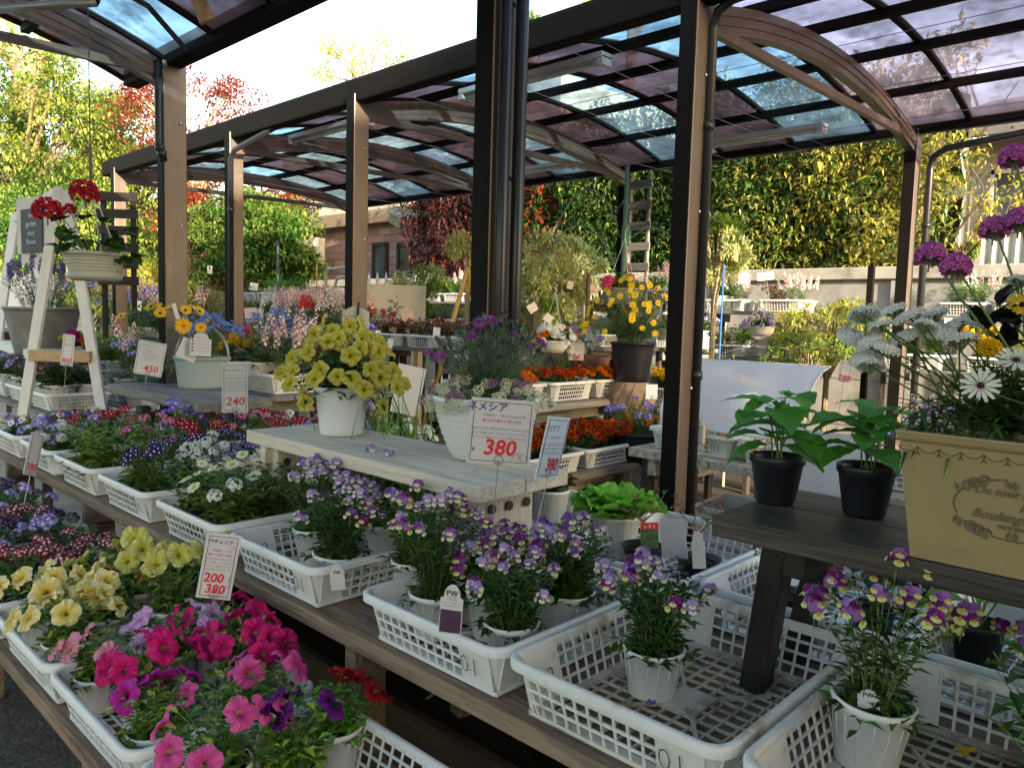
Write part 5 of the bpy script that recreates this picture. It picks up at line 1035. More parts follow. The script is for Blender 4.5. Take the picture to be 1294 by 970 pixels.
for px, py, d, f, sc, upz in ((1239, 487, 1.26, 'osteo_w', .9, .5), (1284, 455, 1.30, 'osteo_w', .95, 1.5), (1250, 440, 1.34, 'mari_y', .85, 1.2), (1292, 385, 1.36, 'osteo_y', .8, 1.0)):
    h = pd(px, py, d); n = (CAM-h).normalized(); n = (n+V((0, 0, upz))).normalized(); link(FL[f][0], 'flower', OS, Matrix.Translation(h-OS.location) @ n.to_track_quat('Z', 'Y').to_matrix().to_4x4() @ Matrix.Scale(sc, 4))
stalks('stems', OS, [V((0, 0, 0))]*4, [pd(px, py, d)-OS.location for px, py, d in ((1239, 492, 1.27), (1284, 460, 1.31), (1250, 446, 1.35), (1292, 390, 1.37))], .0016, G1)
DK = thing('dark_leaved_plant', 'nearly black broad-leaved plant standing at the back right of the beige planter', 'plant', (1.72, .16, 1.32)); LB = leafm('leaf_black', '0d1210', '16201a', '1c1418', rough=.3, trans=.1); b = MB(); rng = random.Random(2)
for px, py in ((1262, 372), (1270, 398), (1248, 402), (1285, 400), (1238, 398), (1275, 425), (1255, 428)):
    q = pd(px, py+14, 1.40)-DK.location; b.tube([(0, 0, 0), q*.5, q], .002, 4, 1)
    for k in range(3): a = rng.uniform(0, 6); b.leaf(q, (cos(a)*.7, sin(a)*.7, rng.uniform(.1, 1.4)), .06, .032, 0, seg=5, bend=.2)
b.build('foliage', [LB, STEM], DK)
TR = thing('trailing_leaves', 'long narrow leaves hanging over the left edge of the beige planter', 'plant', (1.50, .38, 1.33)); b = MB(); rng = random.Random(4)
for i in range(70): a = rng.uniform(1.2, 4.2); d = V((cos(a), sin(a), rng.uniform(-.9, .7))).normalized(); b.leaf((rng.uniform(-.03, .06), rng.uniform(-.10, .04), rng.uniform(-.02, .05)), d, rng.uniform(.05, .10), .009, rng.randrange(2), bend=.5, seg=3)
b.build('foliage', [G2, G1], TR)
# ------------------------------------------------------------ middle ground, right of the centre post
WOODP = woodm('pale_shelf_wood', (.27, .25, .21), 'x', dirt=(.14, .125, .10))
table('pale grey shelf with the upper marigold trays, right of the 380 card', 3.25, 4.85, 3.2, 3.95, .95, WOODP, 3, .045, 'x')
table('lower grey shelf with the rust-red marigold trays', 2.95, 4.15, 2.62, 3.15, .64, WOODP, 2, .04, 'x')
for x, k, lb in ((3.55, 'marigold_orange', 'orange marigold in the upper left marigold tray'), (4.06, 'marigold_rust', 'leafy marigold with rust heads in the upper middle marigold tray'), (4.55, 'marigold_orange', 'orange marigold in the upper right marigold tray')):
    tray(x, 3.52, .955, 'white tray of '+lb.split(' in the ')[0].replace('marigold', 'marigolds')+' on the upper marigold shelf, '+{3.55: 'left', 4.06: 'middle', 4.55: 'right'}[x], lx=.47, ly=.56, h=.13); grid(x, 3.50, .965, [k], lb, 3, 3, .38, .48, s=1.0)
for x, k, lb in ((3.18, 'marigold_rust', 'rust-red marigold in the lower left tray, nearest the bluish card'), (3.70, 'marigold_rust', 'rust-red marigold in the lower tray beside the black bowl'), ):
    tray(x, 2.88, .645, 'white tray of '+lb.replace('marigold', 'marigolds'), lx=.5, ly=.48, h=.12); grid(x, 2.88, .655, [k], lb, 3, 3, .44, .40, s=1.1)
tray(4.2, 3.0, .60, 'white tray of amber marigolds behind the black bowl', lx=.5, ly=.5); grid(4.2, 3.0, .61, ['marigold_orange'], 'amber marigold behind the black bowl', 3, 2, s=1.1)
table('low shelf behind the stump with amber and yellow marigolds', 3.95, 5.7, 2.45, 3.35, .60, WOODP, 3, .04, 'x')
for x, y in ((5.0, 3.0), (5.0, 2.65)): tray(x, y, .605, 'white tray of yellow marigolds behind the long black post, '+('upper' if y > 2.8 else 'lower'), lx=.5, ly=.34); grid(x, y, .615, ['marigold_yellow'], 'yellow marigold behind the black-piped post, '+('back' if y > 2.8 else 'front')+' tray', 3, 1, s=1.2)
table('shelf of yellow daisies and marigolds between the yellow bush and the black-piped post', 5.6, 6.4, 2.9, 4.4, .80, WOODP, 3)
for y in (3.2, 3.7): tray(6.0, y, .805, 'distant white tray of yellow marigolds, '+('right' if y < 3.5 else 'left')+' of two', lx=.45, ly=.45); grid(6.0, y, .815, ['marigold_yellow'], 'distant yellow marigold in the '+('right' if y < 3.5 else 'left')+' tray', 3, 2, .4, .4, s=1.3)
# stump and black bowl
sp = on(803, 590, .62); sx, sy = sp.x+.14, sp.y+.10
T = thing('tree_stump', 'round grey tree stump under the black bowl', 'stump', (sx, sy, 0)); b = MB(); rng = random.Random(1); N = 28; loops = []
for z in (0, .1, .25, .4, .52, .60, .62): loops.append([V(((.17+.012*sin(a*5+z*6)+.006*sin(a*11+1)+(.02 if z == 0 else 0)-(.012 if z == .62 else 0))*cos(a), (.17+.012*sin(a*5+z*6)+.006*sin(a*11+1)+(.02 if z == 0 else 0)-(.012 if z == .62 else 0))*sin(a), z)) for a in [2*pi*k/N for k in range(N)]])
loft(b, loops); b.f.append(tuple(range(6*N, 7*N))); b.m.append(0); b.build('stump', mat('grey_bark', (.20, .185, .165), var=.4, scale=12, stretch=(2, 2, .6), bump=1.0, rough=.95), T)
T = bigpot('planter_bowl', 'matt black bowl of lavender-blue flowers on a tree stump', (sx, sy, .622), potprof(.12, .205, .20, .005, .008, .25), BLACKP, cat='potted flower')
b, tips = bush(31, 80, .22, .22, .04, .008, 12, [G1, G2], dome=.4, lean=.7); scatter(T, .17, b, tips, [G1, G2], ['camp', 'lav_cl'], 16, .3, 1.0, .4, 3)
price_card('price_card', 'blank-backed white card on a black stick behind the lavender bowl', pd(823, 504, 5.2), .09, .10, yaw=30, m=CARDB, border=False)
# yellow euryops in black pot on driftwood
ep = pd(798, 478, 5.5); T = bigpot('potted_euryops', 'tall black nursery pot with a big airy yellow daisy bush', (ep.x, ep.y, ep.z-.02), potprof(.12, .155, .28, .008), BLACKP, cat='potted shrub')
b, tips = bush(33, 190, .40, .46, .04, .009, 24, [G4, G1], dome=.5, lean=.6, leafup=.5, low=.15, base=.08, hang=.3); scatter(T, .26, b, tips, [G4, G1], ['daisy_y'], 95, .9, .78, .5, 3)
T = thing('driftwood', 'pale carved driftwood block with deep grooves under the black euryops pot', 'driftwood', (ep.x, ep.y, 0)); zt = ep.z-.022; b = MB(); b.lathe([(.14, 0), (.13, zt-.25), (.16, zt-.15), (.15, zt-.05), (.12, zt)], n=18)
for i in range(9): a = i*.7; b.tube([(.155*cos(a), .155*sin(a), zt-.2), (.165*cos(a+.25), .165*sin(a+.25), zt-.1), (.13*cos(a+.5), .13*sin(a+.5), zt-.015)], [.018, .022, .01], 5)
b.build('wood', mat('driftwood', (.30, .21, .14), var=.35, scale=8, bump=.6, rough=.85), T)
# terracotta planter
tp_ = pd(727, 468, 6.0); T = bigpot('terracotta_planter', 'round terracotta planter with silver and white plants behind the marigolds', (tp_.x, tp_.y, tp_.z-.06), [(.1, 0), (.20, .0), (.235, .10), (.25, .105), (.27, .16), (.275, .175), (.265, .18), (.255, .15)], mat('terracotta', (.26, .14, .09), rough=.8, var=.15, bump=.2), cat='potted flower')
b, tips = bush(35, 80, .27, .26, .04, .01, 9, [G4, G6], dome=.4); scatter(T, .13, b, tips, [G4, G6], ['white_cl', 'lav_cl'], 26, .4, 1.2, .3, 3)
table('small stand under the terracotta planter', tp_.x-.35, tp_.x+.35, tp_.y-.4, tp_.y+.4, tp_.z-.062, WOODP, 2)
def pcard(px, py, w, h, d, label, price='380', yaw=0, roll=0, m=None, wire=True, extra=True):
    p = pd(px, py+h/2, d); s = d/FPX; W, H = w*s, h*s
    tx = [(price, H*.34, 0, H*.10, RED, H*.006, .1)] if price else []
    if extra and price: tx += [('おすすめ', H*.11, 0, H*.80, INKB, 0, 0), ('花色豊か', H*.08, 0, H*.66, RED, 0, 0), ('日当たりを好みます', H*.065, 0, H*.54, GREYL, 0, 0)]
    return price_card('price_card', label, p, W, H, yaw, roll, 0, tx, m, wire, border=bool(price) and w > 12)
pcard(728, 444, 19, 22, 5.6, 'price card reading 380 over the terracotta planter', '380')
pcard(1066, 469, 15, 28, 3.9, 'tall narrow price card reading 280 beside the clear cover', '280', roll=5)
# hanging baskets, poles and hooks
def ribbedpot(T, rt, rb, h, m, nr=8, foot=True, z=0):
    b = MB(); pr = [(rb*.5, z), (rb, z)]
    for i in range(nr): a = i/nr; r = rb+(rt-rb)*a; pr += [(r+.002, z+h*a+.002), (r+.0045, z+h*(a+.5/nr)), (r+.001, z+h*(a+.95/nr))]
    pr += [(rt+.002, z+h*.99), (rt+.010, z+h), (rt+.010, z+h+.012), (rt-.004, z+h+.012), (rt-.008, z+h*.8)]; b.lathe(pr, n=40); b.build('pot', m, T, smooth=True)
    s = MB(); s.lathe([(.001, z+h-.01), (rt-.01, z+h-.014)], n=24); s.build('soil', SOIL, T)
SAGE = mat('sage_plastic', (.36, .37, .31), rough=.45, var=.05); 
hp_ = pd(120, 355, 2.75); T = thing('hanging_basket', 'ribbed sage-grey hanging pot with two red geranium heads in front of the ladder shelf', 'hanging basket', hp_)
ribbedpot(T, .098, .076, .088, SAGE, 8); b = MB(); b.lathe([(.086, .004), (.092, .024), (.088, .026), (.080, .02)], n=36); b.build('saucer', SAGE, T, smooth=True)
top = pd(111, 8, 2.75)-hp_; hk = pd(114, 186, 2.75)-hp_; b = MB(); b.tube([top, hk+V((0, 0, .08)), hk], .0022, 6); b.tube([hk+V((-.035, .03, .12)), hk+V((-.01, .01, .03)), hk, hk+V((.012, -.01, .03))], .002, 6); b.tube([hk, hk-V((0, 0, .14))], .006, 8)
b.build('hook', mat('dark_wire', (.10, .09, .08), rough=.5), T)
b = MB()
for a in (.4, 2.5, 4.6): b.tube([hk-V((0, 0, .13)), (.10*cos(a), .10*sin(a), .10)], .0026, 6)
b.build('hanger_arm', mat('hanger', (.5, .5, .47), rough=.4), T)
b = MB(); rng = random.Random(6); st = []
for i in range(26):
    a = i*2.4; d = V((cos(a), sin(a), rng.uniform(-.1, 1.1))).normalized(); L = rng.uniform(.08, .17); q = V((0, 0, .09))+d*L; b.tube([(0, 0, .08), q], .0018, 4, 2)
    for k in range(3): an = a+rng.uniform(-1.5, 1.5); b.leaf(q, (cos(an), sin(an), rng.uniform(-.4, .5)), rng.uniform(.04, .06), .055, rng.randrange(2), seg=5, bend=.3)
b.build('foliage', [G2, G1, STEM], T)
for i, (px, py, d, s) in enumerate(((107, 244, 2.66, .95), (60, 267, 2.6, .95), (88, 265, 2.75, .45))):
    h = pd(px, py, d)-hp_; b = MB(); b.tube([(0, 0, .09), h*.6+V((0, 0, .02)), h], .002, 5); b.build('flower_stalk', STEM, T); link(FL['ger_red'][i % 2], 'flower', T, Matrix.Translation(h) @ Matrix.Rotation(i, 4, 'Z') @ Matrix.Scale(s, 4))
b = MB(); p0, p1 = pd(-40, 14, 2.75), pd(122, 3, 2.78); c = (p0+p1)/2; T = thing('steel_pole', 'thin steel pole under the near roof from which the red geranium hangs', 'pole', c); b.tube([p0-c, p1-c], .016, 12); b.build('pole', mat('galvanised', (.30, .32, .33), metal=.6, rough=.4), T, smooth=True)
b = MB(); b.tube([p1-c-V((.03, 0, 0)), p1-c+V((.01, 0, .05)), p1-c+V((-.02, .02, .12))], .005, 5); b.tube([p1-c, p1-c+V((.06, .1, .12)), p1-c+V((.3, .3, .15)), p1-c+V((.5, .4, .05))], .012, 6); b.build('cable', PIPE, T)
T = thing('wooden_stake', 'pointed end of a light wooden batten hanging below the near roof at the top', 'batten', pd(262, 28, 2.6)); b = MB(); b.beam((0, 0, 0), pd(225, -70, 2.6)-pd(262, 28, 2.6), .05, .02, up=(.7, .7, 0)); b.build('batten', woodm('light_batten', (.26, .18, .11), 'z'), T)
gp = pd(782, 470, 5.9); T = thing('hook_stand', 'dark green pole with curved plant hooks in front of the trellis', 'stand', (gp.x, gp.y, 0)); zt = pd(784, 215, 5.9).z; b = MB(); b.tube([(0, 0, 0), (0, 0, zt)], .014, 10); b.tube([(.05, .02, .9), (.05, .02, zt+.05)], .008, 8); b.build('pole', GREENP, T, smooth=True)
def arc(p, q, h, n=14): p, q = V(p), V(q); return [p.lerp(q, i/n)+V((0, 0, h*sin(pi*i/n)**.7)) for i in range(n+1)]
for (px0, py0), (px1, py1), h in (((682, 350), (782, 360), .42), ((700, 300), (783, 300), .36), ((784, 320), (850, 305), .14), ((783, 262), (856, 262), .15)):
    b = MB(); b.tube(arc(pd(px0, py0, 5.9)-T.location, pd(px1, py1, 5.9)-T.location, h), .0065, 6); b.build('hook', GREENP, T, smooth=True)
def hangbasket(px, py, d, rt, h, label, fl, nf, m, fs=.8, ztop=230, R=.15, H=.14, leafs=None, curve=False, seed=1):
    p = pd(px, py, d); T = thing('hanging_basket', label, 'hanging basket', p)
    if curve: b = MB(); b.lathe([(.02, 0), (rt*.6, .004), (rt*.9, h*.45), (rt, h*.9), (rt+.006, h), (rt-.004, h), (rt-.01, h*.8)], n=32); b.build('pot', m, T, smooth=True); s = MB(); s.lathe([(.001, h-.01), (rt-.008, h-.014)], n=20); s.build('soil', SOIL, T)
    else: ribbedpot(T, rt, rt*.8, h, m, 6)
    zt = pd(px, ztop, d).z-p.z; b = MB()
    for a in (.3, 2.4, 4.5): b.tube([(rt*cos(a), rt*sin(a), h), (0, 0, zt)], .0022, 4)
    b.tube([(0, 0, zt), (0, 0, zt+.04), (.02, 0, zt+.06)], .003, 5); b.build('hanger_wire', mat('hanger', (.5, .5, .47)), T)
    lf = leafs or [G1, G2]; b, tips = bush(seed, 50, R, H, .04, .022, 7, lf, dome=.5, hang=.4, lean=.8); scatter(T, h-.02, b, tips, lf, fl, nf, .8, fs, .5, seed); return T
hangbasket(787, 384, 5.6, .125, .10, 'ribbed beige hanging pot with pink geraniums in front of the grey trellis', ['ger_pink'], 4, SAGE, .9, 300, .19, .17, seed=4)
hangbasket(700, 446, 5.2, .10, .085, 'round white hanging pot with white and orange flowers above the marigolds', ['candy', 'white_cl', 'candy', 'mari_o'], 30, WHITE, 1.0, 370, .17, .13, curve=True, seed=5)
hangbasket(962, 425, 6.0, .10, .08, 'hanging pot of pale mauve flowers left of the yellow bush', ['senetti', 'lav_cl'], 14, WHITE, 1.0, 340, .16, .13, curve=True, seed=6)
hangbasket(845, 430, 6.6, .11, .09, 'pot of mauve flowers half hidden by the black-piped post', ['senetti'], 20, SAGE, 1.0, 330, .2, .16, seed=7)
# grey slatted trellis on the back post
q = onX(806, 300, 6.1); z0, z1 = onX(806, 378, 6.1).z, onX(806, 248, 6.1).z; T = thing('slat_trellis', 'weathered grey slatted trellis standing against the back carport post', 'trellis', (6.1, q.y-.0, 0)); y = 0
for s in (-.11, .11): b = MB(); b.box((0, y+s, z1/2+.1), (.03, .025, z1-.2+.4)); b.build('upright', WOODGZ, T)
for i in range(9): b = MB(); b.box((-.022, y, z1+.1-i*.19), (.018, .30, .075)); b.build('slat', WOODG, T, bevel=.003)
pcard(790, 298, 10, 26, 5.85, 'green and white hang tag in front of the trellis', '', m=mat('green_tag', (.05, .25, .12), var=.6, scale=40), wire=False)
# clear curved cover over a tray
table('pale board shelf on black legs under the clear curved cover', 3.55, 4.15, 1.2, 2.45, .80, woodm('cream_board_wood', (.40, .37, .30), 'x'), 5, .05, 'x', wl=.07)
tray(3.86, 2.10, .803, 'white tray marked 01 with yellow-banded pots under the clear cover, left', lx=.55, ly=.52); tray(3.86, 1.56, .803, 'white tray under the right half of the clear cover', lx=.55, ly=.52)
YP = mat('yellow_pot_band', (.50, .38, .08), rough=.5)
POTS['yellow'] = (.045, .036, .085, YP)
for i in range(6): plant('potted_seedling', 'succulent', (3.72+.18*(i % 2), 2.26-.14*(i//2)*1.6, .812), 'seedling in a yellow pot in the tray under the clear cover', 'potted seedling', group='yellow pots under the clear cover', pot='yellow')
vin = mat('clear_vinyl', (.66, .72, .84), rough=.35, var=.02, spec=.15, dirt=(.64, .69, .80), dirt_s=2, dirt_lo=.5); n = vin.node_tree; P_ = n.nodes['Principled BSDF']; src_ = P_.inputs['Base Color'].links[0].from_socket; tl = n.nodes.new('ShaderNodeBsdfTranslucent'); n.links.new(src_, tl.inputs[0]); tp2 = n.nodes.new('ShaderNodeBsdfTransparent'); a_ = n.nodes.new('ShaderNodeMixShader'); a_.inputs[0].default_value = .35; n.links.new(P_.outputs[0], a_.inputs[1]); n.links.new(tl.outputs[0], a_.inputs[2]); b_ = n.nodes.new('ShaderNodeMixShader'); b_.inputs[0].default_value = .90; n.links.new(tp2.outputs[0], b_.inputs[1]); n.links.new(a_.outputs[0], b_.inputs[2]); n.links.new(b_.outputs[0], n.nodes['Material Output'].inputs[0])
T = thing('vinyl_cover', 'curved milky clear vinyl sheet arched over the shelf behind the basil pots', 'cover', (3.8, 1.85, .9))
prof = [(-.22, .05), (-.215, .12), (-.19, .20), (-.145, .27), (-.08, .33), (0.0, .375), (.1, .40)]
def vsheet(y0, y1, th=.0015):
    b = MB(); N = 10; loops = []
    for j in range(N+1):
        y = y0+(y1-y0)*j/N; loops.append([V((x+.006*sin(j*1.3+z*20), y+(-.10*(x+.22) if j == N else 0), z+.004*sin(j*2.1+x*9))) for x, z in prof])
    loft(b, loops, close=False); return b
vsheet(-.36, .42).build('sheet', vin, T, smooth=True)
for s in (-.36, .42):
    b = MB(); b.tube([(x, s, z+.002) for x, z in prof], .004, 6); b.build('edge_strip', mat('clear_edge', (.55, .60, .62), rough=.2), T, smooth=True)
for e_ in ((-.225, .05), (.1, .40)): b = MB(); b.tube([(e_[0], -.36, e_[1]), (e_[0], .42, e_[1])], .005, 6); b.build('edge_rod', mat('clear_edge', (.55, .60, .62)), T, smooth=True)
b = MB(); b.tube([(-.235, -.2, -.75), (-.235, -.2, .03), (-.20, -.2, .05), (-.2, .3, .05)], .005, 6); b.build('wire_frame', STEEL, T)
T = thing('clip', 'translucent clip holding the vinyl cover to the tray rim', 'clip', pd(885, 548, 4.0)); b = MB(); b.box((0, 0, 0), (.03, .05, .10)); b.box((-.01, 0, .06), (.02, .03, .04)); b.build('clip_body', mat('clip_plastic', (.45, .40, .36), rough=.3), T, bevel=.008)
T = thing('plastic_panel', 'grey-white plastic panel leaning behind the two basil pots', 'panel', (3.42, 1.28, .55)); b = MB(); b.beam((0, .04, 0), (.05, .04, .48), .42, .006, up=(1, 0, 0)); b.build('panel', mat('panel_white', (.48, .50, .53), rough=.5, var=.05), T)
# senetti, broad silver leaves behind the planter
table('shelf of lilac daisies behind the beige planter', 3.4, 4.9, .1, 1.15, .80, WOODP, 4)
for x in (3.75, 4.35):
    for y in (.35, .88): tray(x, y, .803, 'white tray of lilac daisies, '+('near' if x < 4 else 'far')+(' right' if y < .5 else ' left'), lx=.5, ly=.48); grid(x, y, .812, ['senetti', 'senetti', 'snap'], 'lilac daisy behind the beige planter in the '+('near' if x < 4 else 'far')+(' right' if y < .5 else ' left')+' tray', 3, 2, .44, .40, s=1.1)
table('low plank shelf with broad grey-green leaves behind the basils', 2.62, 3.25, .2, 1.6, .55, WOODG, 3)
for i, (x, y) in enumerate([(2.9, .45), (2.95, .75), (2.88, 1.05), (2.95, 1.35), (2.75, .6), (2.8, 1.2)]):
    T = thing('potted_cabbage', 'broad grey-green leafy seedling on the low shelf behind the basils', 'potted seedling', (x, y, .552), 0, 'broad-leaved seedlings behind the basils'); pm_, so_, ph = pot_mesh('small'); link(pm_, 'pot', T); link(so_, 'soil', T); b = MB(); rng = random.Random(i)
    for k in range(9): a = k*2.4; b.leaf((0, 0, .07+.006*k), (cos(a), sin(a), rng.uniform(.3, 1)), rng.uniform(.09, .13), .075, 0, seg=6, bend=.35)
    b.build('foliage', [G4], T)
# ------------------------------------------------------------ second row of the plank table
T = thing('potted_lettuce', 'bright green lettuce in a white pot on the plank table', 'potted vegetable', (2.12, 1.50, ZP), rz=.6); T.scale = (1.1, 1.1, 1.1); pm_, so_, ph = pot_mesh('whitebig'); link(pm_, 'pot', T); link(so_, 'soil', T); b = MB(); rng = random.Random(3)
def ruffle(b, p, a, el, L, W, m, rng, A=.012):
    ph = rng.uniform(0, 6); vs = []; nu, nt = 8, 9; ca, sa = cos(a), sin(a)
    for i in range(nt+1):
        t = i/nt; wd = W/2*(sin(pi*min(1, t*.86+.09)))**.55; e = el-1.1*t*t; r_ = L*t
        for j in range(nu+1):
            u = -1+2*j/nu; lift = A*u*u*sin(t*11+ph+u*2)+.25*wd*u*u-(.02*(1-u*u)*0); x = r_*cos(el*(1-t*.3)); z = r_*sin(el)*(1-.35*t*t)+lift+A*.5*sin(t*16+u*5+ph)*t
            y = u*wd; vs.append((p[0]+x*ca-y*sa, p[1]+x*sa+y*ca, p[2]+z))
    b.add(vs, [(i*(nu+1)+j, (i+1)*(nu+1)+j, (i+1)*(nu+1)+j+1, i*(nu+1)+j+1) for i in range(nt) for j in range(nu)], m)
for k in range(26): a = k*2.4; t = k/26; ruffle(b, (0, 0, .105+.01*t), a, .25+1.15*t, .165-.05*t, .15-.03*t, k % 2, rng)
b.build('leaves', [leafm('lettuce', '5a9a22', '72b830', '8acc40', trans=.45), leafm('lettuce_light', '7cc038', '96d24c', trans=.45)], T, smooth=True)
T = thing('potted_salad', 'white pot of frilly dark and green salad leaves right of the whitewashed bench leg', 'potted vegetable', (2.28, 1.93, ZP)); link(pm_, 'pot', T); link(so_, 'soil', T); b = MB()
for k in range(34): a = k*2.4; t = k/34; ruffle(b, (0, 0, .11), a, .5+1.0*t, rng.uniform(.09, .13), .045, rng.randrange(3), rng, .008)
b.build('leaves', [G5, G1, leafm('salad_red', '4a2418', '5e3420')], T)
def twigpot(x, y, label, s=1, seed=1):
    T = thing('potted_twig', label, 'potted plant', (x, y, ZP)); b = MB(); b.lathe([(.02, 0), (.052, 0), (.066, .062), (.07, .066), (.066, .066), (.06, .05)], n=28); b.build('pot', BLACKP, T, smooth=True); s_ = MB(); s_.lathe([(.001, .056), (.062, .05)], n=16); s_.build('soil', SOIL, T)
    rng = random.Random(seed); b = MB(); tips = []; b.tube([(0, 0, .04), (.006, 0, .10), (-.004, .004, .15)], [.009, .008, .006], 8)
    for i in range(4): branchy(b, rng, (-.004, .004, .14), (cos(i*1.6)*.9, sin(i*1.6)*.9, .8), .075, .0035, 1, tips, 0, .6, 2, .0012)
    b.build('stem', mat('twig_pinkish', (.28, .18, .13), var=.3, bump=.4), T); f = MB()
    for p, d in tips:
        for k in range(2): f.leaf(p, (rng.gauss(0, 1), rng.gauss(0, 1), .4), .028, .014, rng.randrange(2))
    f.build('leaves', [G1, leafm('twig_red_leaf', '6a2a24', '84403a')], T)
twigpot(2.08, 1.36, 'bare twisted seedling in a black pot in front of the lettuce', seed=1); twigpot(2.10, 1.17, 'second black pot with a bare sprouting twig right of the lettuce', seed=2); twigpot(2.0, .86, 'black pot with a ringed bare stem beside the bench leg', seed=3)
T = price_card('plant_tag', 'plant tag with a leafy photo and red top in the lettuce tray', pd(821, 693, 2.16), .05, .075, yaw=10, roll=-3, texts=[('レタス', .012, 0, .06, PW, 0, 0)], m=mat('tag_leaf_photo', (.05, .10, .03), var=.8, scale=50), border=False, wire=False, cat='plant tag')
b = MB(); b.box((0, -.0022, .066), (.05, .001, .018)); b.build('red_band', RED, T)
pcard(853, 680, 34, 50, 2.4, 'blank white sheet leaning behind the black pots', '', yaw=-20, roll=-8, wire=False)
def broad(x, y, label, n, s, L, m, seed, potk='black'):
    T = thing('potted_seedling', label, 'potted seedling', (x, y, ZP)); T.scale = (s, s, s); pm_, so_, ph = pot_mesh(potk); link(pm_, 'pot', T); link(so_, 'soil', T); b = MB(); rng = random.Random(seed)
    for k in range(n):
        a = k*2.4; h = .10+.13*k/n; q = V((cos(a)*.04, sin(a)*.04, h+.04)); b.tube([(0, 0, .09), q], .002, 4, 1); b.leaf(q, (cos(a), sin(a), rng.uniform(-.1, .6)), L*rng.uniform(.7, 1.1), L*.75, 0, seg=8, bend=.35)
    b.build('foliage', [m, STEM], T)
broad(2.05, .40, 'seedling with one big ribbed bright leaf under the dark bench', 7, 1.0, .12, G5, 3); broad(1.90, .17, 'broad-leaved seedling in the rightmost back tray', 8, .95, .10, G5, 5); broad(2.15, .12, 'taller broad-leaved seedling at the far right back tray', 9, 1.1, .10, G1, 6); broad(2.0, .62, 'dark broad-leaved seedling behind the bench leg', 8, .9, .08, G2, 7)
# tall grass-like leaves and boards behind the bench
q = pd(478, 545, 3.0); T = thing('iris_clump', 'clump of long upright green blades between the two white pots', 'plant', (q.x, q.y, .75)); b = MB(); rng = random.Random(8)
for i in range(90): x, y = rng.gauss(0, .10), rng.gauss(0, .13); L = rng.uniform(.22, .5) if i > 8 else .62; b.tube([(x, y, 0), (x+rng.gauss(0, .02), y+rng.gauss(0, .02), L*.5), (x+rng.gauss(0, .06), y+rng.gauss(0, .06), L)], [.0045, .004, .0008], 4, rng.randrange(2))
b.build('blades', [G5, leafm('blade', '6aa030', '86b848')], T)
T = thing('nursery_crate', 'black crate holding the upright green blades behind the bench', 'crate', (q.x, q.y, .70)); b = MB()
loft(b, [rr(.40, .46, .03, 0), rr(.42, .48, .03, .10), rr(.41, .47, .03, .10), rr(.39, .45, .03, .01)]); b.add([(-.19, -.22, .01), (.19, -.22, .01), (.19, .22, .01), (-.19, .22, .01)], [(0, 1, 2, 3)]); b.build('crate', BLACKP, T)
pcard(510, 492, 36, 62, 4.1, 'large blank grey-white card leaning behind the green blades', '', yaw=-15, roll=10, wire=False)
T = price_card('notice', 'cream gabled notice with printed lines and a black pencil behind the yellow petunias', pd(449, 432, 3.3), .115, .13, yaw=5, texts=[('まぜてお得です', .010, 0, .105, INK, 0, 0)]+[('■ ――――――――――', .0085, 0, .088-.016*i, INK, 0, 0) for i in range(4)], m=mat('cream_card', (.45, .44, .38), rough=.5), border=False, wire=True, wl=.4)
b = MB(); b.add([(-.0575, -.001, .13), (.0575, -.001, .13), (0, -.001, .158), (-.0575, .001, .13), (.0575, .001, .13), (0, .001, .158)], [(0, 1, 2), (5, 4, 3), (0, 2, 5, 3), (2, 1, 4, 5)]); b.build('gable', mat('cream_card', (.45, .44, .38)), T); b = MB(); b.beam((.0, -.006, -.02), (.012, -.006, .17), .009, .006, up=(0, 1, 0)); b.build('pencil', INK, T)
# price cards at the front
T = price_card('price_card', 'tall price card reading 240 in front of the grey bench', pd(297, 521, 3.05), .098, .195, yaw=0, texts=[('マトリカリア', .0125, -.004, .163, INK, 0, 0), ('多年草・キク科', .007, 0, .146, GREYL, 0, 0), ('甘い香りの小花です', .0085, 0, .133, RED, 0, 0)]+[(JP[i][:14], .0062, 0, .119-.011*i, GREYL, 0, 0) for i in range(4)]+[('240', .046, .0, .03, RED, .0004, .15), ('¥', .010, -.037, .052, RED, 0, 0)], wl=.45)
T = price_card('price_card', 'second card tucked behind the 240 price card', pd(302, 475, 3.2), .09, .06, yaw=0, texts=[('マトリカリア', .011, -.004, .03, GREYL, 0, 0)], wire=False)
T = price_card('price_card', 'price card reading 200 and 380 standing in the yellow petunia tray', pd(269, 756, 2.06), .088, .178, yaw=-6, roll=10, texts=[('ペチュニア', .0125, -.006, .152, INKB, .0003, .2), ('Petunia', .006, .024, .142, GREYL, 0, 0), ('半耐寒性・一年草', .0065, 0, .130, GREYL, 0, 0), ('春から秋まで咲く', .008, 0, .118, RED, 0, 0)]+[(JP[i][:13], .0055, 0, .107-.0095*i, GREYL, 0, 0) for i in range(4)]+[('200', .034, -.008, .046, RED, .0008, .1), ('/', .02, .032, .050, INK, 0, 0), ('380', .034, 0, .016, RED, .0008, .1), ('P', .010, .034, .034, INKB, 0, 0)], wl=.30)
T = price_card('price_card', 'grey price card reading 450 leaning beside the teal pot', pd(186, 474, 4.3), .145, .19, roll=10, yaw=-10, texts=[('ガザニア', .02, -.02, .155, GREYL, 0, 0), ('Gazania', .012, -.015, .135, INKB, 0, 0)]+[(JP[i][:13], .0075, 0, .118-.013*i, GREYL, 0, 0) for i in range(4)]+[('450', .05, .012, .022, RED, .0006, .1)], wl=.5)
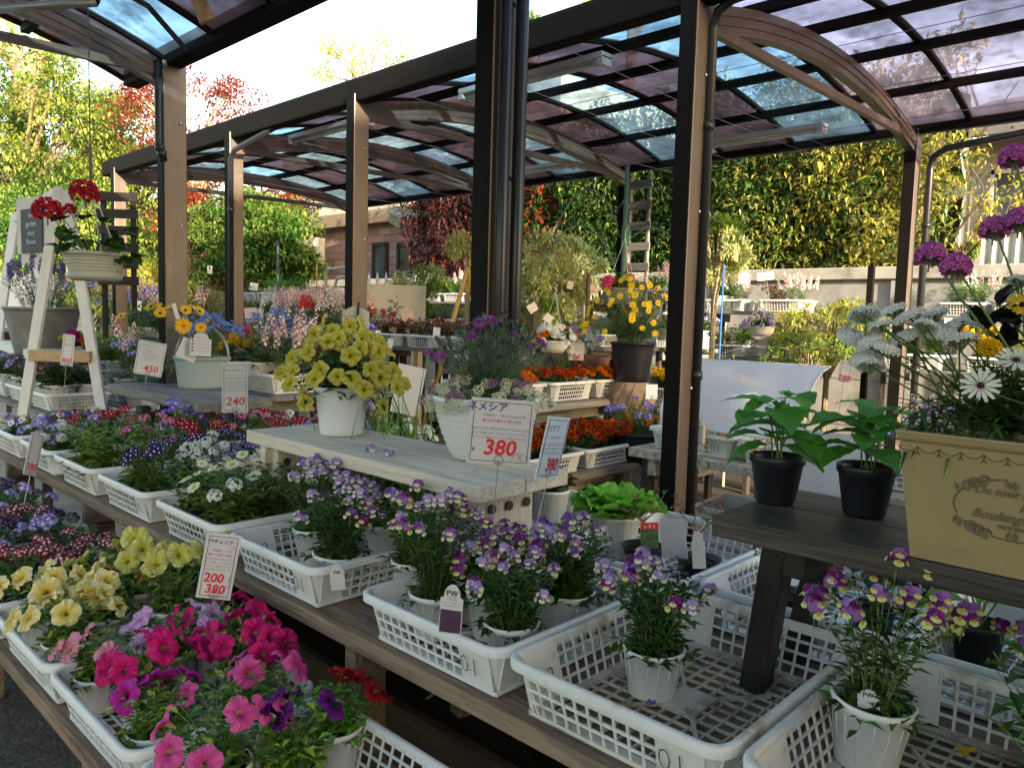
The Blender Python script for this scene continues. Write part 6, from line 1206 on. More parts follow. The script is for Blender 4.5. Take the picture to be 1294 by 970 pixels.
T = price_card('price_card', 'narrow price card reading 450 in front of the ladder shelf tub', pd(84, 462, 4.3), .062, .175, roll=6, yaw=-20, texts=[('ビオラ', .018, 0, .14, GREYL, 0, 0), ('咲き', .02, 0, .11, GREYL, 0, 0), ('450', .034, 0, .02, RED, .0004, .1)], wl=.4)
T = price_card('price_card', 'faded price card seen side-on below the far trays at the left', pd(37, 600, 3.1), .07, .17, roll=18, yaw=50, texts=[('380', .04, 0, .02, RED, .0006, .1)], wl=.2)
# ------------------------------------------------------------ left: grey bench with baskets
BH = 1.045; q0, q1, q2 = on(168, 483, BH), on(248, 509, BH), on(323, 499, BH)
T = thing('bench', 'dark grey weathered bench carrying the teal pot and the handled basket', 'bench', (q1.x, q1.y, 0)); Lb, Wb = q0.y-q1.y, q2.x-q1.x
planks(T, 0, Wb, 0, Lb, BH, .05, 2, WOODG)
for y in (.25, Lb-.3): b = MB(); b.box((Wb/2, y, .86), (Wb-.1, .05, .08)); b.build('cross_beam', WOODG, T); 
for y in (.2, Lb-.35):
    for x in (.08, Wb-.08): b = MB(); b.box((x, y, .47), (.06, .06, .94)); b.build('leg', woodm('dark_upright', (.05, .045, .04), 'z'), T)
bk = on(256, 489, BH+.002); T = thing('flower_basket', 'grey-blue handled basket planter with blue forget-me-nots and yellow gazania', 'basket planter', (bk.x, bk.y, BH+.002)); SB = mat('grey_blue_plastic', (.27, .33, .34), rough=.5, var=.05)
b = MB(); b.lathe(potprof(.132, .153, .18, .006, .008), n=40, sx=1, sy=1); b.build('tub', SB, T, smooth=True); b = MB(); D = V((F_.y, -F_.x, 0)).normalized(); b.tube([D*.153*cos(a)*1+V((0, 0, .17+.19*sin(a))) for a in [pi*i/20 for i in range(21)]], .008, 8); b.build('handle', SB, T, smooth=True)
s = MB(); s.lathe([(.001, .16), (.142, .15)], n=20); s.build('soil', SOIL, T)
b, tips = bush(51, 90, .22, .26, .045, .010, 8, [G1, G4], dome=.35, lean=.6, base=.08); scatter(T, .16, b, tips, [G1, G4], ['forget'], 60, .3, 1.1, .3, 2, clip=lambda p: (p.xy.dot((D.x, D.y)) > -.06))
tg = pd(240, 402, 4.2)-T.location
for px, py, s_ in ((232, 412, 1.0), (254, 414, .7)): h = pd(px, py, 4.12)-T.location; link(FL['gazania'][0], 'flower', T, Matrix.Translation(h) @ ((CAM-T.location).normalized()+V((0, 0, .3))).to_track_quat('Z', 'Y').to_matrix().to_4x4() @ Matrix.Scale(s_, 4))
b = MB(); b.tube([(0, 0, .15), pd(232, 412, 4.12)-T.location], .002, 4); b.build('stem', STEM, T)
T2_ = thing('silver_plant', 'silvery trailing plant at the left rim of the handled basket', 'plant', (bk+D*-.13).to_tuple()[:2]+(1.16,)); b, tips = bush(52, 60, .14, .12, .028, .007, 9, [G6], hang=.9, dome=.7, lean=1, base=.02); b.build('foliage', [G6, STEM], T2_)
for px, py, w_, h_, lb, yw in ((253, 435, 25, 30, 'white care card with black dots in the handled basket', 0), (233, 441, 24, 26, 'grey care card lying beside the dotted card in the basket', 15)):
    t = price_card('care_card', lb, pd(px, py+h_/2, 4.08), w_*4.08/972, h_*4.08/972, yw, 3 if yw == 0 else 24, texts=[('植え方', .018, 0, .12, GREYL, 0, 0)]+[('● ――――――', .013, 0, .095-.018*i, INK, 0, 0) for i in range(5)] if yw == 0 else [('ポット苗', .012, 0, .07, GREYL, 0, 0)], border=False, wire=False, round_top=yw == 0, cat='card')
tl_ = on(205, 480, BH+.002); T = bigpot('teal_pot', 'dark teal ribbed pot with yellow osteospermum behind the handled basket', (tl_.x, tl_.y-.05, BH+.002), potprof(.12, .15, .26, .006, .008), mat('teal_plastic', (.022, .075, .088), rough=.4, var=.08), cat='potted flower')
b, tips = bush(53, 70, .25, .24, .05, .018, 8, [G2, G4], dome=.35, hang=.1); scatter(T, .27, b, tips, [G2, G4], ['osteo_y'], 22, .6, 1.2, .5, 2, up=.8)
T3 = thing('herb_clump', 'feathery grey-green herb at the left side of the teal pot', 'plant', (tl_.x-.08, tl_.y+.02, 1.22)); b, tips = bush(54, 70, .16, .22, .03, .006, 12, [G4, G3], dome=.4); b.build('foliage', [G4, G3, STEM], T3)
pcard(225, 393, 5, 20, 4.3, 'slim white tag standing in the teal pot', '', roll=-15, wire=False); pcard(204, 378, 8, 12, 5.4, 'small white tag high in the teal pot flowers', '', wire=False)
# ladder shelf
d0 = 4.8; T = thing('ladder_shelf', 'white A-frame ladder shelf with a hanging slate and a zinc tub on its lower tier', 'shelf', (pd(80, 391, d0).x, pd(80, 391, d0).y, 0)); O = T.location
WL = woodm('white_painted_wood', (.60, .60, .58), 'z', var=.06, dirt=(.45, .44, .42), dirt_lo=.6); WLN = woodm('raw_wood_strip', (.42, .29, .17), 'x', var=.15)
def gnd(a, b_): r = (b_-a); t = (0-a.z)/r.z; return a+r*t
A_, B_ = pd(75, 238, d0), pd(34, 495, d0); C_, E_ = pd(83, 242, d0), pd(126, 500, d0); G_, H_ = pd(20, 272, 6.0), pd(-2, 424, 6.0); I_, J_ = pd(28, 272, 6.0), pd(76, 475, 6.0)
for a, c in ((A_, B_), (C_, E_), (G_, H_), (I_, J_)): b = MB(); b.beam(a-O, gnd(a, c)-O, .062, .03, up=F_); b.build('leg', WL, T, bevel=.003)
b = MB(); b.beam(A_-O-V((0, 0, .02)), G_-O-V((0, 0, .02)), .03, .07); b.build('top_rail', WL, T, bevel=.003)
def at_z(a, c, z): return a+(c-a)*((z-a.z)/(c.z-a.z))
zs = pd(40, 449, d0).z
p1, p2, p3, p4 = at_z(A_, B_, zs), at_z(C_, E_, zs), at_z(I_, J_, zs), at_z(G_, H_, zs)
b = MB(); b.beam(p1-O-F_*.03, p2-O-F_*.03, .03, .07, up=(0, 0, 1)); b.build('shelf_strip', WLN, T, bevel=.003)
b = MB(); b.beam(p1-O, p4-O, .03, .06); b.build('side_rail', WL, T, bevel=.003); b = MB(); b.beam(p2-O, p3-O, .03, .06); b.build('side_rail', WL, T, bevel=.003)
b = MB(); v4 = [p1-O, p2-O, p3-O, p4-O]; b.add([v+V((0, 0, .033)) for v in v4]+[v+V((0, 0, .015)) for v in v4], [(0, 1, 2, 3), (7, 6, 5, 4), (0, 4, 5, 1), (1, 5, 6, 2), (2, 6, 7, 3), (3, 7, 4, 0)]); b.build('shelf_board', WOODW, T)
S_ = pd(43, 292, 5.3); T = thing('hanging_slate', 'small chalkboard on a grey board hanging from the top of the ladder shelf', 'chalkboard', S_); dd = (G_-A_); dd.z = 0; dd.normalize(); rzz = atan2(dd.y, dd.x)+pi; T.rotation_euler = (0, 0, rzz+radians(15))
b = MB(); b.box((0, 0, 0), (.46, .015, .46)); b.build('backing', WOODW, T); b = MB(); b.box((.0, -.012, .0), (.30, .012, .30)); b.build('slate', mat('slate', (.045, .055, .055), rough=.7, var=.3, scale=6), T)
text('the', .05, PW, T, (0, -.02, .09)); text('garden', .055, PW, T, (0, -.02, .03)); text('story', .05, PW, T, (0, -.02, -.03)); text('flower', .05, PW, T, (0, -.02, -.09))
b = MB(); b.tube([(-.12, 0, .23), (-.14, 0, .27), (-.11, 0, .30)], .004, 5); b.tube([(.12, 0, .23), (.14, 0, .27), (.11, 0, .30)], .004, 5); b.build('hook', INK, T)
b = MB(); b.leaf((-.05, -.012, -.18), (1, 0, .1), .09, .035, up=V((0, 1, 0)), bend=0, fold=0); b.leaf((.05, -.012, -.18), (-1, 0, .5), .05, .03, up=V((0, 1, 0)), bend=0, fold=0); b.build('bird_ornament', INK, T)
tc_ = (p1+p2)/2+(p4-p1)*.42-V((.0, .0, 0)); tc_ = pd(55, 447, 5.15); ZN = mat('zinc', (.20, .20, .185), rough=.5, metal=.5, var=.25, scale=7, dirt=(.30, .29, .26), dirt_s=6, dirt_lo=.5)
T = bigpot('zinc_tub', 'riveted zinc tub of lavender and shrubs on the ladder shelf', (tc_.x, tc_.y, tc_.z+.0), potprof(.165, .225, .31, .008, .006), ZN, cat='planter')
b = MB()
for a in [2*pi*i/16 for i in range(16)]:
    for k in range(6): r_ = .165+.06*(.04+k*.05)/.31; b.lathe([(.001, 0), (.0045, .0), (.003, .003)], n=6, M=Matrix.Translation((r_*cos(a), r_*sin(a), .04+k*.05)) @ Matrix.Rotation(a, 4, 'Z') @ Matrix.Rotation(pi/2, 4, 'Y'))
b.build('rivets', ZN, T); b = MB(); b.lathe([(.19, -.012), (.20, -.012), (.205, 0), (.19, 0)], n=30); b.build('slate_base', WOODD, T)
b, tips = bush(61, 80, .28, .27, .03, .014, 12, [G4, G1, leafm('leaf_greyplum', '4a4048', '5c5258')], dome=.2, lean=.8, base=.12); scatter(T, .28, b, tips, [G4, G1, _M['leaf_greyplum']], ['spike_lav'], 22, .1, 1.6, 0, 2, up=1)
for i, (px, py, s_) in enumerate(((52, 302, 1), (72, 335, .9))):
    pass
fl = thing('ranunculus', 'single vivid magenta bloom beside the tub on the ladder shelf', 'flower', pd(92, 425, 4.9)); link(FL['ranun'][0], 'flower', fl, Matrix.Rotation(.8, 4, 'X') @ Matrix.Scale(1.5, 4)); b = MB(); b.tube([(0, 0, -.2), (0, 0, -.02)], .003, 5); b.leaf((0, 0, -.12), (1, 0, .5), .08, .04); b.build('stem', STEM, fl)
for i, (px, py, k) in enumerate(((96, 446, 'pansy_y'), (106, 448, 'marigold_orange'))): plant('potted_flower', k, pd(px, py+12, 5.1), ['yellow pansy pot on the ladder shelf', 'orange flower pot on the ladder shelf'][i], s=1.0)
# dark slatted trellis on the far left post
q = pd(150, 300, 7.0); T = thing('slat_trellis', 'dark brown slatted trellis behind the red geranium basket', 'trellis', (q.x, q.y, 0), rz=radians(-43)); DK_ = woodm('dark_slat', (.012, .010, .009), 'x')
zt, zb = pd(150, 243, 7).z, pd(150, 355, 7).z
for s in (-.13, .13): b = MB(); b.box((s, 0, zt/2), (.04, .03, zt)); b.build('upright', DK_, T)
for i in range(6): b = MB(); b.box((0, -.025, zt-.05-i*.15), (.36, .02, .08)); b.build('slat', DK_, T)
# ------------------------------------------------------------ staging further back
def stage(px0, px1, py, d, kinds, label, tl=None, s=1.0, rows=1, m=WOODG, traym=None, lx=.45, sz=1, X=None, notray=False, th=.035):
    mid = pd((px0+px1)/2, py, d); x = mid.x if X is None else X; z = mid.z if X is None else onX((px0+px1)/2, py, X).z; y1, y0 = onX(px0, py, x).y, onX(px1, py, x).y
    n = max(1, round((y1-y0)/.52)); W = rows*(lx+.03)
    T = table(label+' shelf' if 'shelf' not in label else label, x-.02, x+W, y0, y1, z, m, 3, th)
    for r in range(rows):
        for i in range(n):
            cy = y0+(y1-y0)*(i+.5)/n; cx = x+lx/2+r*(lx+.03); w_ = ['first', 'second', 'third', 'fourth', 'fifth', 'sixth', 'seventh', 'eighth'][n-1-i if n-1-i < 8 else 7]+(' back' if r else '')
            if not notray: tray(cx, cy, z+.003, w_+' white tray from left on the '+label, lx=lx, ly=min(.5, (y1-y0)/n-.01), far=True, m=traym, group='trays on the '+label)
            kk = kinds if len(kinds) < 4 else [kinds[(i*2+j) % len(kinds)] for j in range(2)]
            grid(cx, cy, z+.012, kk, w_+' tray\'s plant on the '+label, 2, 2, lx-.08, min(.44, (y1-y0)/n-.06), s=s*1.35, merge=True, sz=sz, name='potted_plant', cat='potted plant')
stage(462, 606, 440, 7.4, ['heuchera_red'], 'red-leaved plant shelf left of the centre post', s=1.15)
stage(560, 640, 470, 6.0, ['blush', 'greens_dark'], 'lower shelf of dusty pink plants behind the dianthus', s=1.1)
stage(545, 660, 416, 9.2, ['herb_yellow'], 'yellow herb shelf behind the bamboo tripod', s=1.1)
stage(462, 545, 414, 9.6, ['herb_yellow', 'herb_yellow', 'herb_silver'], 'yellow herb shelf below the cream board', s=1.3)
stage(500, 690, 381, 11.5, ['young_green', 'fern', 'blush', 'young_green'], 'tall green shelf by the brick wall', s=1.3)
stage(302, 378, 380, 11.5, ['succulent', 'young_green'], 'top shelf of succulents under the ivy wall', s=1.3, traym=GREYW)
stage(388, 475, 404, 9.8, ['herb_yellow', 'blush', 'carnation', 'herb_silver'], 'middle shelf below the bamboo at the left', s=1.2)
stage(318, 430, 432, 7.0, ['stock_pink', 'stock_white', 'stock_red', 'stock_pink'], 'pink stock shelf behind the blue basket', s=1.25)
stage(395, 470, 433, 8.2, ['carnation', 'stock_red'], 'shelf of red carnations behind the yellow petunias', s=1.2)
stage(735, 860, 380, 8.3, ['blush', 'young_green', 'herb_yellow', 'heuchera_red'], 'upper back shelf right of the green pole', s=1.15)
stage(650, 765, 436, 7.6, ['herb_silver', 'herb_yellow', 'daisy_white', 'blush'], 'middle back shelf behind the white hanging pot', s=1.2)
stage(820, 880, 440, 7.6, ['greens_dark', 'lobelia'], 'middle back shelf behind the black-piped post', s=1.2)
stage(880, 1020, 393, 9, ['blush', 'heuchera_red', 'blush', 'greens_dark'], 'upper wall shelf of pink-tipped plants', s=1.1, X=7.7)
stage(880, 1020, 452, 9, ['young_green', 'herb_yellow', 'greens'], 'lower wall shelf of green plants', s=1.15, X=7.5)
stage(640, 720, 495, 5.6, ['alys_bed', 'herb_silver'] if 'alys_bed' in KIND else ['daisy_white', 'herb_yellow'], 'creamy flower shelf behind the dianthus pot', s=1.1)
stage(250, 345, 492, 4.9, ['stock_pink', 'forget', 'marigold_yellow', 'carnation'], 'low shelf of blue flowers behind the handled basket', s=1.2)
stage(330, 420, 492, 5.0, ['campanula', 'stock_red', 'lobelia', 'mum'], 'low shelf behind the yellow petunia pot', s=1.1)
stage(118, 185, 512, 6.0, ['snap', 'herb_silver', 'campanula'], 'low wispy plant shelf left of the grey bench', s=1.3)
stage(-40, 60, 505, 6.0, ['greens_dark', 'pansy_m', 'pansy_y'], 'low shelf of dark plants under the ladder shelf', s=1.2)
stage(55, 125, 478, 7.0, ['greens', 'pansy_y', 'young_green'], 'low shelf behind the ladder shelf', s=1.3)
stage(-40, 60, 415, 9.0, ['herb_yellow', 'greens', 'snap'], 'back shelf left of the ladder shelf', s=1.4)
stage(120, 215, 440, 8.5, ['snap', 'fern', 'greens'], 'back shelf of tall herbs behind the left post', s=1.6)
stage(1100, 1320, 470, 6.0, ['herb_yellow', 'marigold_yellow', 'young_green', 'blush'], 'shelf of yellow flowers behind the candytuft', s=1.3)
stage(1180, 1320, 400, 9, ['young_green', 'herb_silver', 'blush'], 'wall shelf at the far right', s=1.2, X=7.9)
# back price cards
CP = mat('card_pinkish', (.62, .52, .48), rough=.5, var=.05); CW = mat('card_sunlit', (.68, .66, .60), rough=.5)
for i, (px, py, w_, h_, d, pr, m_, rl) in enumerate(((318, 398, 15, 18, 8, '', CP, -5), (320, 362, 10, 9, 11, '', CW, 10), (382, 386, 17, 12, 9.5, '', CW, 4), (414, 383, 21, 15, 9.2, '', CW, 3), (415, 398, 14, 12, 8.8, '280', CW, 2), (334, 437, 18, 21, 5.0, '380', CARD, 3), (389, 415, 18, 17, 6.5, '', CARDB, 38), (500, 406, 13, 13, 8.2, '380', CW, -8), (517, 400, 16, 14, 8.0, '380', CP, -14), (551, 420, 9, 13, 7.3, '', CARDB, 5), (492, 434, 7, 13, 7.2, '', CARDB, 8),
        (676, 388, 12, 11, 7, '', CW, -35), (690, 401, 11, 10, 5.3, '', CW, 35), (748, 365, 12, 10, 7.2, '380', CP, 25), (720, 360, 8, 10, 7.6, '', CW, 6), (938, 351, 12, 13, 8.2, '', CW, 2), (968, 349, 20, 10, 8.3, '', CW, -8), (542, 350, 5, 9, 8.8, '', CW, 10), (265, 341, 6, 10, 9.6, '', CW, 2), (172, 386, 12, 12, 7.5, '', CW, 3), (1198, 405, 9, 6, 6.5, '', CW, 0))):
    pcard(px, py, w_, h_, d, ['pinkish', 'small white', 'cream', 'wide white', 'white 280', 'white 380', 'pale blue diamond-tilted', 'sunlit 380', 'pink 380', 'thin bluish', 'slim blue', 'tilted yellow-white', 'tilted white', 'orange-tinted', 'tiny', 'white', 'long white', 'narrow', 'hanging white', 'plain', 'small'][i]+' card '+['behind the stocks', 'above the succulents', 'on the bamboo shelf', 'below the bamboo', 'under the wide white card', 'between the basket and yellow petunias', 'behind the lime petunias', 'over the red-leaved shelf', 'right of the sunlit one over the red leaves', 'at the right end of the red-leaved shelf', 'hanging below the red-leaved shelf', 'in the olive tree', 'above the white hanging pot', 'at the right of the olive tree', 'in the middle of the olive tree', 'against the block wall', 'beside the square one on the block wall', 'tag in the small tree by the brick wall', 'on the brown twigs between posts', 'in the bushes left of the near post', 'beyond the armeria'][i], pr, roll=rl, m=m_, wire=i in (5, 7, 8, 4))
# shrubs, small trees and poles
G_T = lambda px, d: (pd(px, 391, d).x, pd(px, 391, d).y, 0)
def top(px, py, d): return pd(px, py, d).z
big('olive_tree', 'sunlit pale olive tree with a dense top right of the centre post', 'tree', 706, 345, 8, (.42, .46, .40), 71, [LO], 34, 190, .075, .022, .03, blobr=.34, tm=BARKL)
big('olive_tree', 'second pale olive bush, lower and left of the tall one', 'tree', 676, 388, 7.6, (.36, .42, .32), 72, [LO, LO, G3], 26, 170, .07, .022, .025, blobr=.36, tm=BARKL)
big('olive_tree', 'narrow pale olive tree in front of the brick wall windows', 'tree', 525, 372, 9, (.30, .30, .45), 73, [LO, G3], 26, 120, .07, .022, .025, blobr=.34, tm=BARKL)
big('topiary_tree', 'sparse round-headed tree held by a bamboo tripod left of the centre post', 'tree', 592, 312, 8.2, (.22, .22, .2), 74, [LO], 14, 110, .06, .02, .022, blobr=.42, tm=BARKL)
T = thing('bamboo_tripod', 'tall tripod of three bamboo poles supporting the round-headed tree', 'plant support', G_T(590, 8.0)); z1 = top(590, 338, 8.0); BM = mat('bamboo', (.46, .30, .10), rough=.5, var=.2)
for px, py in ((567, 425), (606, 425), (590, 415)): b = MB(); e = pd(px, py, 8.0 if px != 590 else 8.5)-T.location; a = V((0, 0, z1)) + ((V((0, 0, 0))) if px == 567 else V((.02, .02, 0))); e = a+(e-a)*((z1)/(z1-e.z)); b.tube([a, e], .025, 8); b.build('pole', BM, T, smooth=True)
b = MB(); b.tube([V((-.02, .02, z1-.02)), pd(620, 336, 8.0)-T.location], .016, 6); b.build('cross_bar', mat('bamboo_dark', (.22, .13, .07)), T)
tree('bamboo', 'bright yellow-green bamboo-like shrub in front of the stucco building, left one', 'shrub', G_T(392, 10), top(392, 312, 10), .5, 75, [LYL, LY1], .09, .024, 30, .2, 4, .02, .42, BARKL, 3, .35, up=.6)
tree('bamboo', 'thinner yellow-green shrub right of the bright one by the air conditioner', 'shrub', G_T(412, 10.2), top(412, 330, 10.2), .42, 76, [LYL, LY1], .09, .020, 14, .16, 3, .02, .5, BARKL, 3, .25, up=.7)
big('olive_tree', 'tall pale tree with forked bare trunk right of the black-piped post', 'tree', 905, 318, 7.2, (.26, .30, .34), 77, [LO, LO, G3], 30, 150, .065, .02, .03, blobr=.36, tm=BARKL)
tree('tree_sapling', 'sparse sapling behind the black-piped post with pink leaf tips', 'tree', G_T(925, 7), top(925, 355, 7), .5, 78, [LO], .05, .02, 6, .12, 3, .012, .5, BARKL, 2, .4)
b0 = on(1045, 470, .6); big('abelia_bush', 'golden yellow-green bush in front of the wall, right of the wall shelves', 'shrub', 1048, 418, 7.0, (.42, .5, .34), 79, [LY1, LYL], 30, 150, .045, .02, .03, blobr=.42)
big('abelia_bush', 'darker olive-green bush below the golden one', 'shrub', 1020, 452, 6.6, (.32, .4, .22), 80, [LY1, G3], 18, 150, .04, .014, .02, blobr=.45)
big('shrub', 'sunlit yellow bush at the left edge behind the tub', 'shrub', 200, 372, 10, (.55, .6, .5), 81, [LYL, LY1], 26, 120, .07, .03, .03)
big('shrub', 'yellow-green bush between the trellis and the left post', 'shrub', 168, 395, 9, (.5, .5, .5), 82, [LY1, LYL], 22, 120, .06, .02, .03)
big('shrub', 'airy yellow shrub behind the ladder shelf', 'shrub', 105, 385, 12.5, (.8, .8, .7), 83, [LY1, G3, LYL], 26, 120, .08, .03, .03)
big('shrub', 'low green bush at the far left behind the white board', 'shrub', 10, 385, 11, (.8, .8, .6), 84, [G1, LY1], 22, 120, .08, .03, .03)
tree('twiggy_shrub', 'brown bare twiggy shrub between the near post and the pipe post', 'shrub', G_T(272, 9.8), top(272, 300, 9.8), .7, 85, [G3, leafm('dry_leaf', '7a4a2a', '94603a')], .06, .02, 5, .3, 4, .03, .15, TWIG, 4, .35, up=.5)
tree('twiggy_shrub', 'second brown twiggy shrub beside the near post', 'shrub', G_T(258, 9.2), top(258, 335, 9.2), .7, 86, [G3], .05, .02, 3, .3, 4, .025, .12, TWIG, 4, .35, up=.5)
tree('bare_tree', 'pale leaning tree trunk left of the near post', 'tree', G_T(170, 12), top(185, 250, 12), .6, 87, [LY1], .10, .05, 12, .4, 3, .10, .6, BARKL, 2, .4, lean=(.0, -.12))
T = thing('white_board', 'large blank white board among the bushes at the left edge', 'board', pd(28, 380, 8)-V((0, 0, 0))); b = MB(); b.beam(pd(-10, 372, 8)-T.location, pd(70, 372, 8)-T.location, .02, .42); b.build('board', CARD, T)
for px, lb in ((640, 'left'), (1098, 'right')):
    pass
for px, pyt, d, r_, m_, lb in ((1098, 336, 7.0, .022, BRONZED, 'dark square stake in front of the block wall'), (742, 345, 6.8, .018, mat('rusty_pole', (.07, .04, .03)), 'rusty brown pole right of the olive tree'), (351, 305, 10, .018, GREENP, 'thin green pole in front of the ivy'), (912, 335, 7.0, .008, mat('blue_stake', (.02, .12, .42)), 'thin blue stake tied to the pale tree'), (400, 330, 9.9, .010, BM, 'bamboo cane in the yellow shrub')):
    g = G_T(px, d); b = MB(); z = top(px, pyt, d); T = thing('stake', lb, 'pole', g)
    if 'square' in lb: b.box((0, 0, z/2), (.05, .05, z))
    else: b.tube([(0, 0, 0), (.0, 0, z)], r_, 8)
    b.build('pole', m_, T)
T = thing('metal_rack', 'grey tubular rack beside the yellow bamboo', 'rack', G_T(428, 9.9)); b = MB(); z = top(428, 338, 9.9)
for o in (0, .22): b.tube([(0, .3-o, 0), (0, .3-o, z-.1-o*.5), (0, .25-o, z-.02-o*.5), (0, -.15-o, z-o*.5), (0, -.2-o, z-.1-o*.5), (0, -.2-o, 0)], .02, 8)
b.build('tubes', mat('grey_tube', (.42, .43, .42), metal=.3), T, smooth=True)
# person bending over far behind, seen from the back
pb = pd(97, 391, 18); T = thing('person', 'person in white shirt and blue jeans bending forward, seen from behind beyond the ladder shelf', 'person', (pb.x, pb.y, .5)); T.rotation_euler = (0, 0, atan2(pb.y, pb.x)-pi/2)
def skin(name, vs, es, rad, m, parent, sub=2):
    me = bpy.data.meshes.new(name); me.from_pydata(vs, es, []); o = link(me, name, parent); me.materials.append(m); md = o.modifiers.new('skin', 'SKIN'); me.skin_vertices[0].data[0].use_root = True
    for i, r in enumerate(rad): me.skin_vertices[0].data[i].radius = (r, r)
    s = o.modifiers.new('sub', 'SUBSURF'); s.levels = 1; s.render_levels = sub; return o
SK = mat('skin', (.45, .28, .20), rough=.5); JN = mat('blue_jeans', (.12, .20, .36), rough=.8, var=.2); WS = mat('white_shirt', (.66, .67, .70), rough=.8)
bv = [(0, 0, .98), (0, .12, 1.16), (0, .30, 1.28), (0, .42, 1.24), (0, .52, 1.18), (-.19, .30, 1.26), (-.24, .40, 1.0), (-.22, .55, .82), (.19, .30, 1.26), (.24, .40, 1.0), (.22, .55, .82), (-.10, .0, .92), (-.12, .04, .5), (-.13, -.02, .08), (.10, 0, .92), (.12, .04, .5), (.13, -.02, .08), (-.13, .12, .04), (.13, .12, .04)]
be = [(0, 1), (1, 2), (2, 3), (3, 4), (2, 5), (5, 6), (6, 7), (2, 8), (8, 9), (9, 10), (0, 11), (11, 12), (12, 13), (13, 17), (0, 14), (14, 15), (15, 16), (16, 18)]
skin('body', bv, be, [.12, .12, .12, .05, .085, .06, .04, .03, .06, .04, .03, .09, .06, .04, .09, .06, .04, .035, .035], SK, T)
skin('shirt', [(0, .02, 1.04), (0, .12, 1.17), (0, .31, 1.29), (-.20, .31, 1.26), (-.245, .38, 1.08), (.20, .31, 1.26), (.245, .38, 1.08)], [(0, 1), (1, 2), (2, 3), (3, 4), (2, 5), (5, 6)], [.17, .17, .14, .075, .06, .075, .06], WS, T)
skin('jeans', [(0, 0, .95), (-.11, 0, .88), (-.125, .04, .5), (-.13, -.02, .09), (.11, 0, .88), (.125, .04, .5), (.13, -.02, .09)], [(0, 1), (1, 2), (2, 3), (0, 4), (4, 5), (5, 6)], [.165, .115, .08, .062, .115, .08, .062], JN, T)
b = MB(); b.lathe([(.17, 0), (.178, .0), (.178, .04), (.17, .04)], c=(0, .0, 1.0), n=20, sy=.95); b.build('belt', INK, T, smooth=True)
b = MB(); b.lathe([(.001, .10), (.07, .08), (.098, .02), (.09, -.04), (.05, -.07)], c=(0, .53, 1.20), n=14, sy=1.1); b.build('hair', mat('dark_hair', (.02, .015, .012)), T, smooth=True)
# fallen bits
PB = [petal('fallen_purple', '6a4a90', '8a70a8'), petal('fallen_yellow', 'd8a820', 'e0c040'), mat('dry_leaf_pinkish', (.30, .22, .20), var=.3, bump=.4)]
for i, (px, py, z, m, s_, lb) in enumerate(((790, 862, .722, 2, .055, 'curled dry leaf on the floor of the empty tray'), (822, 893, .722, 0, .016, 'fallen violet petals in front of the nemesia pot'), (888, 843, .722, 0, .014, 'fallen purple petal between the pot and the bench leg'), (872, 905, .722, 2, .02, 'brown crumbs near the tray centre plate'), (1222, 955, .722, 1, .025, 'fallen yellow flower at the bottom right'), (1148, 818, .722, 0, .012, 'fallen petal behind the bench leg'))):
    p = on(px, py, z); b = MB(); rng = random.Random(i)
    for k in range(4): a = rng.uniform(0, 6); b.leaf((rng.uniform(-s_, s_)*.4, rng.uniform(-s_, s_)*.4, .002), (cos(a), sin(a), .15), s_, s_*.7, bend=-.3, fold=.3)
    o = b.build('fallen_petals' if m < 2 else 'dry_leaf', PB[m]); o.location = p; tag(o, lb, 'petals' if m < 2 else 'leaf')
T = thing('plant_label', 'small white plastic label lying on the dark compost bed', 'plant label', on(548, 880, .318)); b = MB(); b.beam((-.03, 0, .004), (.03, .015, .004), .010, .001); b.build('label', CARD, T)

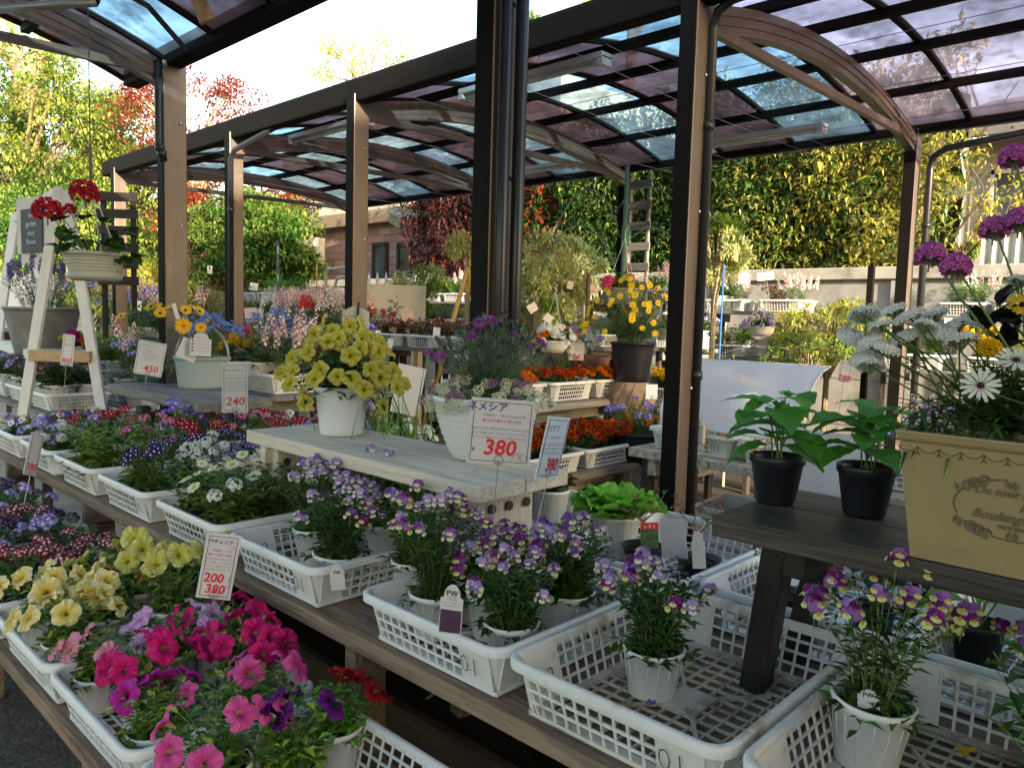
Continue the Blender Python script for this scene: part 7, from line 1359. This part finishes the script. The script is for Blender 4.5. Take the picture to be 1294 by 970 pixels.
# clutter under and between the tables
def crate(x, y, z, label, rz=0, n=1, m=None, lx=.42, ly=.32, h=.16):
    for k in range(n):
        T = thing('nursery_crate', label if n == 1 else label+', '+['bottom', 'second', 'third', 'top'][k]+' of the stack', 'crate', (x, y, z+k*h*.55), rz, 'crates: '+label.split(',')[0])
        b = MB(); loft(b, [rr(lx-.05, ly-.05, .02, 0), rr(lx-.02, ly-.02, .02, h-.02), rr(lx, ly, .03, h-.018), rr(lx, ly, .03, h), rr(lx-.02, ly-.02, .02, h), rr(lx-.06, ly-.06, .02, .01)]); b.build('crate', m or BLACKP, T)
        b = MB()
        for i in range(9):
            for s in (-1, 1): b.box(((i-4)*lx*.1, s*(ly/2-.012), h*.45), (.008, .006, h*.6))
        b.build('slots', mat('slot_dark', (.005, .005, .005)), T)
crate(3.0, 1.75, 0, 'black crates stacked under the shelf by the black-piped post', .2, 3); crate(3.75, 1.9, .35, 'white slotted crate under the board shelf', .1, 1, WHITE, .4, .3, .2)
crate(2.75, 2.35, 0, 'black crate on the ground behind the lettuce tray', -.3, 2); crate(4.6, 1.8, 0, 'grey crates behind the board shelf', .4, 3, GREYW)
for i, (x, y, n_) in enumerate(((2.85, 2.05, 7), (3.35, 2.2, 5), (2.95, 1.45, 6))):
    T = thing('pot_stack', ['tall', 'short', 'medium'][i]+' stack of black nursery pots on the ground between the tables', 'pot stack', (x, y, 0)); b = MB()
    for k in range(n_): b.lathe([(.07, .03*k), (.095, .03*k+.16), (.10, .03*k+.162), (.10, .03*k+.175), (.09, .03*k+.175)], n=18)
    b.build('pots', BLACKP, T, smooth=True)
T = thing('garden_hose', 'green hose lying in loose loops on the ground', 'hose', (2.75, 1.2, .012)); b = MB(); b.tube([(.2*cos(a*1.0)*(1+.1*sin(a*.7))+.02*a/6, .16*sin(a)+.03*a/6, .012+.002*a) for a in [i*.3 for i in range(70)]], .011, 8); b.build('hose', GREENP, T, smooth=True)

rng = random.Random(77)
for i, (x, y, z) in enumerate([(1.2, .7, .722), (1.5, .65, .722), (1.33, .6, .722), (1.25, .9, .722), (1.55, .95, .722), (1.3, .3, .722), (1.55, .3, .722), (1.2, .42, .722), (1.45, 1.62, .705), (1.16, 1.60, .705), (1.7, 2.4, 1.063), (1.5, 1.55, 1.063), (1.5, .66, 1.104), (1.75, .7, 1.104)]):
    b = MB(); s_ = rng.uniform(.006, .013)
    for k in range(3): a = rng.uniform(0, 6); b.leaf((rng.uniform(-s_, s_), rng.uniform(-s_, s_), .0015), (cos(a), sin(a), .1), s_, s_*.6, bend=-.2, fold=.3)
    o = b.build('leaf_litter', mat('litter_brown', (.14, .09, .05), var=.5) if i % 3 else PB[0]); o.location = (x, y, z); tag(o, ['brown leaf crumb lying on a tray floor' if z < .71+.02 and z > .71 else 'brown crumb on the planks or benches'][0], 'litter', 'crumbs of leaf litter '+('in the trays' if .71 < z < .73 else 'on the boards'))
